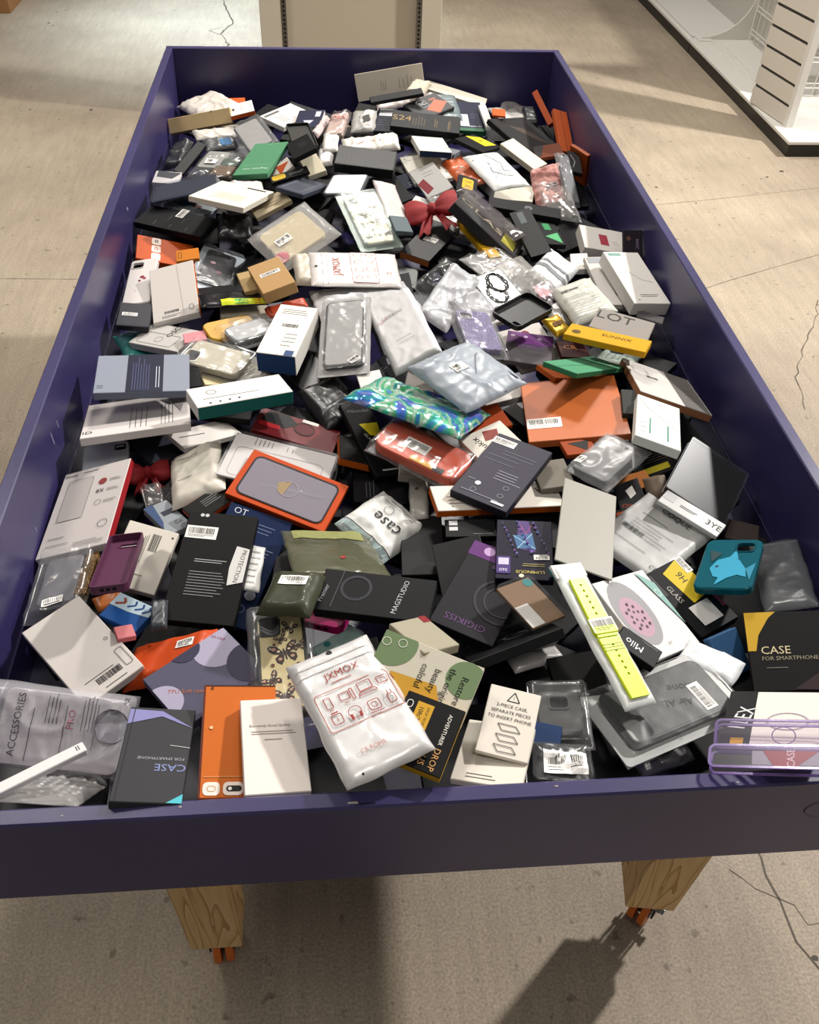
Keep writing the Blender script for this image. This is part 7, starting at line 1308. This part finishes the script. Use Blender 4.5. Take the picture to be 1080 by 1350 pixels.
# goods deeper in the bin, glimpsed through the gaps: location, rotation, size, colour
DEEP = [
 ('case', 'buried black phone case just behind the clear bubble bag under the white pencil', 'black', (-0.4969, 0.1223, 0.7890), (0.6899, 0.0000, 0.0000, 0.7239), (0.096, 0.161, 0.014), '2a2a2e'),
 ('box', 'buried grey box just behind the orange smartphone box with white icon cards', 'grey', (-0.3200, 0.1280, 0.7890), (0.9329, 0.0000, 0.0000, 0.3601), (0.103, 0.175, 0.014), '8f9096'),
 ('box', 'buried black box just behind the plain white booklet box with small grey heading', 'black', (-0.1629, 0.0998, 0.7890), (0.6427, 0.0000, 0.0000, 0.7661), (0.112, 0.167, 0.014), '1c1c1f'),
 ('box', 'buried black box just behind the white instruction tray sheet under the two piece card', 'black', (0.0158, 0.1249, 0.7890), (0.9996, 0.0000, 0.0000, 0.0291), (0.099, 0.170, 0.014), '1f2024'),
 ('case', 'buried black phone case just behind the clear bag with black strap and barcode card', 'black', (0.1822, 0.1343, 0.7890), (0.9727, 0.0000, 0.0000, 0.2320), (0.101, 0.184, 0.014), '2c2a30'),
 ('box', 'buried black box just behind the clear pack with red diamond label on the front', 'black', (0.3403, 0.1340, 0.7890), (0.9320, 0.0000, 0.0000, 0.3626), (0.102, 0.189, 0.014), '1c1c1f'),
 ('box', 'deeper buried black box just behind the clear pack with red diamond label on the front', 'black', (0.4883, 0.1275, 0.7890), (0.6421, 0.0000, 0.0000, 0.7667), (0.104, 0.167, 0.014), '26262a'),
 ('box', 'buried black box just behind the zip pouch printed in columns with accessories text', 'black', (-0.3430, 0.2582, 0.7847), (0.5674, -0.0189, -0.0853, 0.8188), (0.098, 0.181, 0.014), '2c2a30'),
 ('box', 'buried black box just behind the large pearl pouch printed with electronics icons', 'black', (-0.1543, 0.2432, 0.8181), (0.6457, -0.0678, -0.0176, 0.7603), (0.095, 0.173, 0.014), '232327'),
 ('box', 'buried black box just behind the black open tray under the watch band pouch', 'black', (0.1527, 0.2629, 0.7501), (0.2654, 0.0128, -0.0162, 0.9639), (0.106, 0.163, 0.014), '232327'),
 ('box', 'buried black box just behind the dark grey phone case in frosted pouch with barcode', 'black', (0.3533, 0.2391, 0.7921), (0.7623, 0.0285, 0.0351, 0.6456), (0.114, 0.187, 0.014), '1c1c1f'),
 ('box', 'buried black box just behind the large blank off white box with barcode', 'black', (-0.4856, 0.3926, 0.7590), (0.4569, -0.0141, 0.0333, 0.8888), (0.099, 0.161, 0.014), '1c1c1f'),
 ('box', 'buried black box just behind the orange padded pouch with small label', 'black', (-0.3523, 0.3913, 0.7573), (0.1762, 0.0428, -0.0388, 0.9827), (0.111, 0.188, 0.014), '2a2a2e'),
 ('case', 'buried grey phone case just behind the cream phone case with brown butterflies', 'grey', (-0.1765, 0.3957, 0.7395), (0.8577, 0.0728, 0.0198, 0.5085), (0.110, 0.176, 0.014), '8f9096'),
 ('box', 'buried black box just behind the black magnetic case box with circle outline', 'black', (-0.0070, 0.3862, 0.7690), (0.9967, 0.0128, -0.0137, 0.0790), (0.095, 0.177, 0.014), '2a2a2e'),
 ('box', 'buried black box just behind the rounded clear tray with kraft insert and teal dot', 'black', (0.1695, 0.3909, 0.7517), (0.4113, 0.0199, -0.0297, 0.9108), (0.100, 0.177, 0.014), '1f2024'),
 ('box', 'buried black box just behind the white rounded oval window box with pink floral soap', 'black', (0.3501, 0.3744, 0.7763), (0.0186, -0.1164, -0.0290, 0.9926), (0.100, 0.161, 0.014), '232327'),
 ('case', 'buried black phone case just behind the black case box with yellow arc and gold lettering', 'black', (0.4914, 0.3772, 0.7613), (0.2161, -0.0155, -0.0507, 0.9749), (0.099, 0.180, 0.014), '232327'),
 ('box', 'buried navy box just behind the purple silicone phone case hollow side up', 'navy', (-0.4896, 0.5272, 0.7590), (0.7570, 0.0457, -0.0136, 0.6517), (0.110, 0.168, 0.014), '1b2140'),
 ('case', 'buried black phone case just behind the white box with barcode and long sticker text', 'black', (-0.3515, 0.5198, 0.7754), (0.9845, 0.0987, -0.0408, 0.1394), (0.096, 0.166, 0.014), '1c1c1f'),
 ('box', 'buried black box just behind the clear olive tinted pouch below the orange window box', 'black', (-0.1730, 0.5256, 0.7877), (0.0284, -0.0118, 0.0871, 0.9957), (0.097, 0.186, 0.014), '26262a'),
 ('box', 'buried black box just behind the black glossy box beneath the clear case pouch', 'black', (-0.0042, 0.5354, 0.7750), (0.8743, 0.0037, -0.0017, 0.4853), (0.111, 0.174, 0.014), '1c1c1f'),
 ('box', 'buried black box just behind the purple galaxy printed box with yellow lettering', 'black', (0.1654, 0.5407, 0.8060), (0.8316, -0.0330, 0.0276, 0.5537), (0.096, 0.168, 0.014), '2a2a2e'),
 ('case', 'buried black phone case just behind the big frosted pouch with printed text block', 'black', (0.3282, 0.5059, 0.7904), (0.6583, 0.0123, 0.0408, 0.7515), (0.098, 0.171, 0.014), '1c1c1f'),
 ('box', 'buried black box just behind the teal translucent phone case with fish print', 'black', (0.4835, 0.5087, 0.7590), (0.7994, 0.0252, 0.0210, 0.5999), (0.109, 0.168, 0.014), '1c1c1f'),
 ('case', 'buried black phone case just behind the white box with red spine and black print', 'black', (-0.4995, 0.6524, 0.7469), (0.1683, -0.0138, -0.0201, 0.9854), (0.103, 0.182, 0.014), '1f2024'),
 ('box', 'buried black box just in front of the off white fabric like pouch left of centre', 'black', (-0.3310, 0.6497, 0.7840), (0.8667, -0.0060, -0.0159, 0.4986), (0.102, 0.173, 0.014), '26262a'),
 ('box', 'buried black box just in front of the clear hinged tray with white card', 'black', (-0.1873, 0.6557, 0.7926), (0.0830, -0.0021, 0.0353, 0.9959), (0.111, 0.168, 0.014), '26262a'),
 ('box', 'buried black box just behind the clear pouch with white phone case', 'black', (-0.0085, 0.6777, 0.7750), (0.7067, 0.0365, 0.0248, 0.7061), (0.104, 0.186, 0.014), '2c2a30'),
 ('box', 'buried black box just behind the frosted cream screen protector card standing upright', 'black', (0.3592, 0.6704, 0.7503), (0.9513, 0.0323, -0.0466, 0.3029), (0.096, 0.165, 0.014), '2a2a2e'),
 ('box', 'buried black box just behind the white window box with black cover inside', 'black', (0.4741, 0.6756, 0.7537), (0.9251, 0.0248, 0.0541, 0.3750), (0.114, 0.185, 0.014), '1c1c1f'),
 ('box', 'buried black box just behind the off white fabric like pouch left of centre', 'black', (-0.3353, 0.7885, 0.7596), (0.4001, -0.0989, 0.0642, 0.9088), (0.108, 0.175, 0.014), '1c1c1f'),
 ('box', 'buried black box just behind the red and black rugged phone case box with ring', 'black', (-0.1637, 0.7915, 0.7881), (0.8879, 0.0309, -0.0201, 0.4585), (0.100, 0.187, 0.014), '1f2024'),
 ('case', 'buried black phone case just behind the orange wallet case shrink wrapped with barcode label', 'black', (0.0010, 0.7897, 0.7632), (0.4569, 0.0807, 0.0438, 0.8847), (0.107, 0.163, 0.014), '232327'),
 ('box', 'buried black box just behind the white box with black script lettering and maple print', 'black', (0.1798, 0.8015, 0.7874), (0.6791, -0.0405, -0.0691, 0.7296), (0.101, 0.168, 0.014), '232327'),
 ('box', 'buried black box just behind the large shiny orange box with label', 'black', (0.3234, 0.7931, 0.7912), (0.6363, -0.0022, -0.0282, 0.7709), (0.111, 0.189, 0.014), '232327'),
 ('box', 'buried black box just behind the white box with teal lines under the brown sided', 'black', (0.4994, 0.7979, 0.7589), (0.9943, 0.0121, 0.0206, 0.1042), (0.110, 0.187, 0.014), '2a2a2e'),
 ('box', 'buried black box just behind the white paper wrapped long box touching the left wall', 'black', (-0.5003, 0.9275, 0.7469), (0.1391, 0.0109, 0.0024, 0.9902), (0.111, 0.189, 0.014), '232327'),
 ('box', 'buried black box just behind the white box with teal lower side lying', 'black', (-0.3585, 0.9261, 0.7801), (0.7866, 0.0001, -0.0312, 0.6167), (0.100, 0.180, 0.014), '1f2024'),
 ('case', 'buried black phone case just behind the black crinkled poly bag below the clear case', 'black', (-0.1678, 0.9572, 0.8060), (0.9538, 0.0599, 0.0233, 0.2934), (0.111, 0.160, 0.014), '1c1c1f'),
 ('box', 'buried black box just behind the holographic iridescent pouch in the centre', 'black', (0.0142, 0.9221, 0.8111), (0.8825, 0.0535, 0.0619, 0.4632), (0.112, 0.167, 0.014), '232327'),
 ('box', 'buried white box just behind the light blue grey poly mailer with label', 'white', (0.1556, 0.9375, 0.8066), (0.9715, -0.0361, 0.0456, 0.2296), (0.111, 0.172, 0.014), 'cfcac4'),
 ('box', 'buried navy box just in front of the orange box tucked beneath the green box', 'navy', (0.3390, 0.9205, 0.7892), (0.9960, -0.0633, -0.0200, 0.0597), (0.107, 0.187, 0.014), '1b2140'),
 ('case', 'buried black phone case just behind the white barcode box with brown side', 'black', (0.4851, 0.9180, 0.7590), (0.9385, 0.0075, 0.0645, 0.3392), (0.103, 0.170, 0.014), '232327'),
 ('case', 'buried black phone case just behind the beige phone case in clear bag', 'black', (-0.3542, 1.0797, 0.7867), (0.0192, -0.0584, -0.0332, 0.9976), (0.095, 0.166, 0.014), '2a2a2e'),
 ('box', 'buried black box just behind the white carton with blue end and barcode standing', 'black', (-0.1522, 1.0828, 0.8068), (0.2669, 0.0229, -0.0189, 0.9633), (0.097, 0.174, 0.014), '1f2024'),
 ('box', 'buried grey box just behind the white translucent pouch with faint pink logo', 'grey', (0.0153, 1.0582, 0.8112), (0.9935, -0.0046, 0.0880, 0.0723), (0.112, 0.167, 0.014), '8f9096'),
 ('box', 'buried black box just behind the light blue grey poly mailer with label', 'black', (0.1728, 1.0845, 0.7638), (0.9792, -0.0802, -0.0295, 0.1843), (0.104, 0.188, 0.014), '232327'),
 ('case', 'buried black phone case just behind the long yellow box lying across the right side', 'black', (0.3370, 1.0892, 0.7834), (0.9923, 0.0064, -0.0366, 0.1184), (0.100, 0.173, 0.014), '2a2a2e'),
 ('box', 'buried black box just behind the white barcode box with brown side', 'black', (0.4838, 1.0783, 0.7411), (0.9234, -0.0579, -0.0617, 0.3743), (0.098, 0.185, 0.014), '2a2a2e'),
 ('case', 'buried black phone case just behind the white case box with printed outline', 'black', (-0.4985, 1.2070, 0.7591), (0.1138, -0.0470, -0.0502, 0.9911), (0.107, 0.172, 0.014), '2a2a2e'),
 ('box', 'buried black box just behind the light grey shiny case right of the yellow case', 'black', (-0.3333, 1.1963, 0.7719), (0.1134, 0.0283, -0.0474, 0.9920), (0.111, 0.174, 0.014), '2a2a2e'),
 ('box', 'buried grey box just behind the white carton with blue end and barcode standing', 'grey', (-0.1839, 1.2053, 0.8050), (0.7233, -0.1256, 0.0072, 0.6790), (0.110, 0.173, 0.014), '8f9096'),
 ('box', 'buried black box just behind the white translucent pouch with faint pink logo', 'black', (0.0025, 1.2225, 0.8113), (0.9937, 0.0491, -0.0981, 0.0219), (0.095, 0.175, 0.014), '2a2a2e'),
 ('case', 'buried white phone case just behind the lavender glitter phone case leaning under the grey mailer', 'white', (0.1698, 1.2082, 0.8059), (0.9814, 0.0166, -0.0620, 0.1811), (0.095, 0.170, 0.014), 'cfcac4'),
 ('box', 'buried black box just behind the grey box with large printed letters behind the yellow', 'black', (0.4983, 1.2278, 0.7592), (0.0077, 0.0595, 0.0844, 0.9946), (0.108, 0.167, 0.014), '1c1c1f'),
 ('box', 'buried black box just behind the small kraft box with white barcode label', 'black', (-0.3228, 1.3648, 0.7611), (0.9206, 0.0054, -0.0191, 0.3899), (0.107, 0.178, 0.014), '1c1c1f'),
 ('box', 'buried black box just behind the flat cream box pouch under the small printed white', 'black', (-0.1810, 1.3645, 0.8051), (0.7177, -0.1015, -0.0632, 0.6860), (0.103, 0.175, 0.014), '232327'),
 ('case', 'buried black phone case just behind the white translucent pouch with faint pink logo', 'black', (-0.0163, 1.3434, 0.8111), (0.7546, 0.0655, 0.0091, 0.6529), (0.103, 0.160, 0.014), '1f2024'),
 ('box', 'buried black box just behind the frosted long pouch leaning left of the lavender case', 'black', (0.1708, 1.3702, 0.7936), (0.9964, 0.0181, 0.0570, 0.0606), (0.105, 0.162, 0.014), '1f2024'),
 ('box', 'buried black box just behind the white book box with orange spine', 'black', (-0.4810, 1.4739, 0.7533), (0.5558, 0.0556, 0.0957, 0.8239), (0.113, 0.178, 0.014), '232327'),
 ('box', 'buried black box just behind the black and pink charm case in silver clear pouch', 'black', (-0.3388, 1.4968, 0.7531), (0.0066, -0.0634, 0.0800, 0.9948), (0.103, 0.182, 0.014), '232327'),
 ('case', 'buried black phone case just behind the white pouch with red device icons sideways', 'black', (-0.1621, 1.4734, 0.8066), (0.9620, -0.0064, 0.1035, 0.2525), (0.101, 0.176, 0.014), '1f2024'),
 ('box', 'buried black box just behind the white pouch with red device icons sideways', 'black', (0.0043, 1.4810, 0.7992), (0.5820, -0.0530, 0.0689, 0.8085), (0.100, 0.161, 0.014), '2a2a2e'),
 ('box', 'buried black box just behind the slim black box with white barcode sticker', 'black', (0.1499, 1.4723, 0.7830), (0.1637, 0.0774, 0.0507, 0.9822), (0.102, 0.177, 0.014), '2c2a30'),
 ('box', 'buried black box just behind the black wedge shaped glossy box', 'black', (0.3554, 1.4924, 0.7629), (0.9794, 0.0198, -0.0474, 0.1952), (0.098, 0.184, 0.014), '2c2a30'),
 ('case', 'buried black phone case just behind the silver striped pouch', 'black', (0.4835, 1.5018, 0.7551), (0.4491, -0.0506, 0.0407, 0.8911), (0.100, 0.168, 0.014), '232327'),
 ('box', 'buried black box just behind the big black printed box by the left wall', 'black', (-0.4860, 1.6335, 0.7594), (0.6808, 0.0161, -0.1025, 0.7251), (0.109, 0.178, 0.014), '1c1c1f'),
 ('case', 'buried black phone case just behind the black crinkled bag right of the black printed box', 'black', (-0.3368, 1.6173, 0.7892), (0.9694, -0.0108, -0.0255, 0.2440), (0.107, 0.188, 0.014), '1c1c1f'),
 ('box', 'buried black box just behind the clear pouch with beige wallet case and barcode', 'black', (-0.1725, 1.6185, 0.8057), (0.0718, 0.0173, 0.0625, 0.9953), (0.097, 0.160, 0.014), '2a2a2e'),
 ('box', 'buried grey box just behind the cream phone case with leopard spots in a foil', 'grey', (0.0125, 1.6215, 0.8111), (0.4791, -0.0514, 0.0391, 0.8754), (0.097, 0.180, 0.014), '8f9096'),
 ('box', 'buried white box just behind the red velvet bow with handle on the back', 'white', (0.1500, 1.6300, 0.8069), (0.8362, 0.0628, 0.0077, 0.5448), (0.111, 0.185, 0.014), 'cfcac4'),
 ('case', 'buried black phone case just behind the black box with green print beside the right wall', 'black', (0.3570, 1.6212, 0.7865), (0.8562, -0.0606, 0.0548, 0.5101), (0.103, 0.172, 0.014), '1c1c1f'),
 ('box', 'buried black box just behind the white box with red square logo', 'black', (0.4774, 1.6270, 0.7589), (0.4447, 0.0215, -0.0081, 0.8954), (0.102, 0.179, 0.014), '2c2a30'),
 ('box', 'buried black box just behind the cream box with small text above the kraft pouch', 'black', (-0.3354, 1.7506, 0.7897), (0.1315, 0.0501, -0.0236, 0.9898), (0.103, 0.171, 0.014), '1f2024'),
 ('box', 'buried black box just behind the dark blue grey case pack left of the white', 'black', (-0.1623, 1.7680, 0.8062), (0.2644, -0.0254, -0.0538, 0.9626), (0.113, 0.164, 0.014), '1c1c1f'),
 ('box', 'buried black box just behind the pale pinkish flat pouch left of the red bow', 'black', (0.0150, 1.7787, 0.8055), (0.9818, 0.0286, -0.1376, 0.1279), (0.106, 0.174, 0.014), '2a2a2e'),
 ('box', 'buried black box just behind the clear crinkled bag below the pink strap', 'black', (0.4824, 1.7635, 0.7416), (0.9356, 0.0948, 0.1237, 0.3168), (0.104, 0.187, 0.014), '2c2a30'),
 ('box', 'buried black box just behind the small white pouch under the cream text box', 'black', (-0.3583, 1.9002, 0.7863), (0.9596, 0.0252, 0.0075, 0.2803), (0.105, 0.185, 0.014), '232327'),
 ('box', 'buried black box just behind the cream narrow box below the black small box', 'black', (-0.1574, 1.9213, 0.8065), (0.9847, 0.0010, 0.0092, 0.1738), (0.106, 0.170, 0.014), '2a2a2e'),
 ('case', 'buried black phone case just behind the black shrink wrapped thick box in the far middle', 'black', (-0.0113, 1.9101, 0.7990), (0.4053, -0.0121, 0.0145, 0.9140), (0.103, 0.174, 0.014), '232327'),
 ('box', 'buried black box just behind the red velvet bow with handle on the back', 'black', (0.1562, 1.9029, 0.7945), (0.9065, 0.0188, 0.0126, 0.4215), (0.113, 0.180, 0.014), '1f2024'),
 ('box', 'buried black box just behind the clear crinkled film sheet lying on the long glass', 'black', (0.3447, 1.8907, 0.7647), (0.9833, 0.0184, -0.0816, 0.1617), (0.102, 0.161, 0.014), '1c1c1f'),
 ('box', 'buried black box just behind the clear bag with header and grey goods along', 'black', (0.4890, 1.9047, 0.7351), (0.7212, 0.0231, -0.0863, 0.6869), (0.113, 0.181, 0.014), '232327'),
 ('box', 'buried grey box just behind the green box tilted near the far left stack', 'grey', (-0.3419, 2.0507, 0.7826), (0.9569, -0.0190, 0.0002, 0.2897), (0.111, 0.169, 0.014), '8f9096'),
 ('case', 'buried black phone case just behind the black small box right of the green box', 'black', (-0.1550, 2.0566, 0.8069), (0.7368, 0.0976, -0.0102, 0.6690), (0.106, 0.186, 0.014), '232327'),
 ('box', 'buried black box just behind the white pouch with orange stripe lying on the black', 'black', (-0.0086, 2.0282, 0.8112), (0.3281, -0.0449, 0.0646, 0.9414), (0.111, 0.168, 0.014), '1f2024'),
 ('box', 'buried grey box just behind the white box with blue lower side behind the white', 'grey', (0.1633, 2.0609, 0.7881), (0.2525, 0.0312, 0.0455, 0.9660), (0.104, 0.178, 0.014), '8f9096'),
 ('box', 'buried black box just behind the cream long narrow box right of the marbled pouch', 'black', (0.3519, 2.0479, 0.7876), (0.4695, -0.0786, 0.0529, 0.8778), (0.113, 0.162, 0.014), '2c2a30'),
 ('case', 'buried dark grey phone case just behind the crumpled pink fabric strap with small dark buckle', 'dark grey', (0.4787, 2.0404, 0.7235), (0.8831, -0.1002, -0.0941, 0.4486), (0.115, 0.185, 0.014), '4a4c50'),
 ('case', 'buried black phone case just behind the pale grey phone case back with dark rim', 'black', (-0.3562, 2.1828, 0.7633), (0.4463, 0.1047, 0.0335, 0.8881), (0.104, 0.186, 0.014), '2a2a2e'),
 ('box', 'buried black box just behind the dark olive case hollow side up near the navy', 'black', (-0.1891, 2.1807, 0.8046), (0.0782, 0.0505, 0.0153, 0.9955), (0.115, 0.184, 0.014), '232327'),
 ('box', 'buried black box just behind the clear pouch with small dark parts in the far', 'black', (-0.0094, 2.1749, 0.8110), (0.4882, -0.0069, 0.0201, 0.8725), (0.100, 0.187, 0.014), '2c2a30'),
 ('box', 'buried black box just behind the charcoal box with gold lettering', 'black', (0.1785, 2.1936, 0.7871), (0.3342, 0.0010, 0.0276, 0.9421), (0.110, 0.180, 0.014), '26262a'),
 ('case', 'buried grey phone case just behind the black box with yellow label sign', 'grey', (0.3514, 2.1635, 0.7633), (0.9659, 0.0449, -0.0034, 0.2551), (0.105, 0.160, 0.014), '8f9096'),
 ('case', 'buried black phone case just behind the clear bag of black gloves against the left wall', 'black', (-0.4817, 2.3086, 0.7563), (0.8869, 0.0409, 0.0121, 0.4599), (0.098, 0.174, 0.014), '2c2a30'),
 ('box', 'buried black box just behind the pale grey phone case back with dark rim', 'black', (-0.3212, 2.3104, 0.7867), (0.3640, -0.0617, -0.1035, 0.9236), (0.099, 0.168, 0.014), '26262a'),
 ('box', 'buried black box just behind the navy and white box behind the green box', 'black', (-0.1766, 2.3073, 0.8004), (0.8060, 0.0883, 0.0353, 0.5843), (0.113, 0.166, 0.014), '26262a'),
 ('box', 'buried black box just behind the dark slate box with white sticker', 'black', (0.0065, 2.3131, 0.8044), (0.1007, 0.0500, 0.0097, 0.9936), (0.109, 0.169, 0.014), '1c1c1f'),
 ('box', 'buried black box just behind the black box with yellow label sign', 'black', (0.3307, 2.3055, 0.7621), (0.6564, 0.0791, -0.0253, 0.7498), (0.115, 0.183, 0.014), '232327'),
 ('box', 'buried black box just behind the large black glossy box lying right of the yellow', 'black', (0.4903, 2.3335, 0.7501), (0.7733, 0.0559, -0.0227, 0.6312), (0.098, 0.162, 0.014), '232327'),
]
strings = {d[1] for g in GOODS for d in g[8] if d[0] == 't'}
gather_text(strings)
for kind, name, cat, label, loc, q, (w, h, t), o, dec in GOODS:
    rnd = random.Random(label)
    root = MAKE[kind](name, w, h, t, o, dec, rnd)
    put(root, loc, q); tag(root, label, cat)
for i, (kind, lb, cn, loc, q, (w, h, t), c) in enumerate(DEEP):
    rnd = random.Random(i)
    if kind == 'box': r = make_box('accessory_box', w, h, t, {'c': c}, [('l', 0.1, 0.1, 0.6, 0.2, 3, '77777a')], rnd); ct = 'box'
    else: r = make_case('phone_case', min(w, 0.08), min(h, 0.16), 0.011, {'c': c, 'cam': (0.28, 0.14, 0.36, 0.36)}, [], rnd); ct = 'phone case'
    put(r, loc, q); tag(r, lb, ct, 'buried %s %s' % (cn, 'boxes' if kind == 'box' else 'phone cases'))
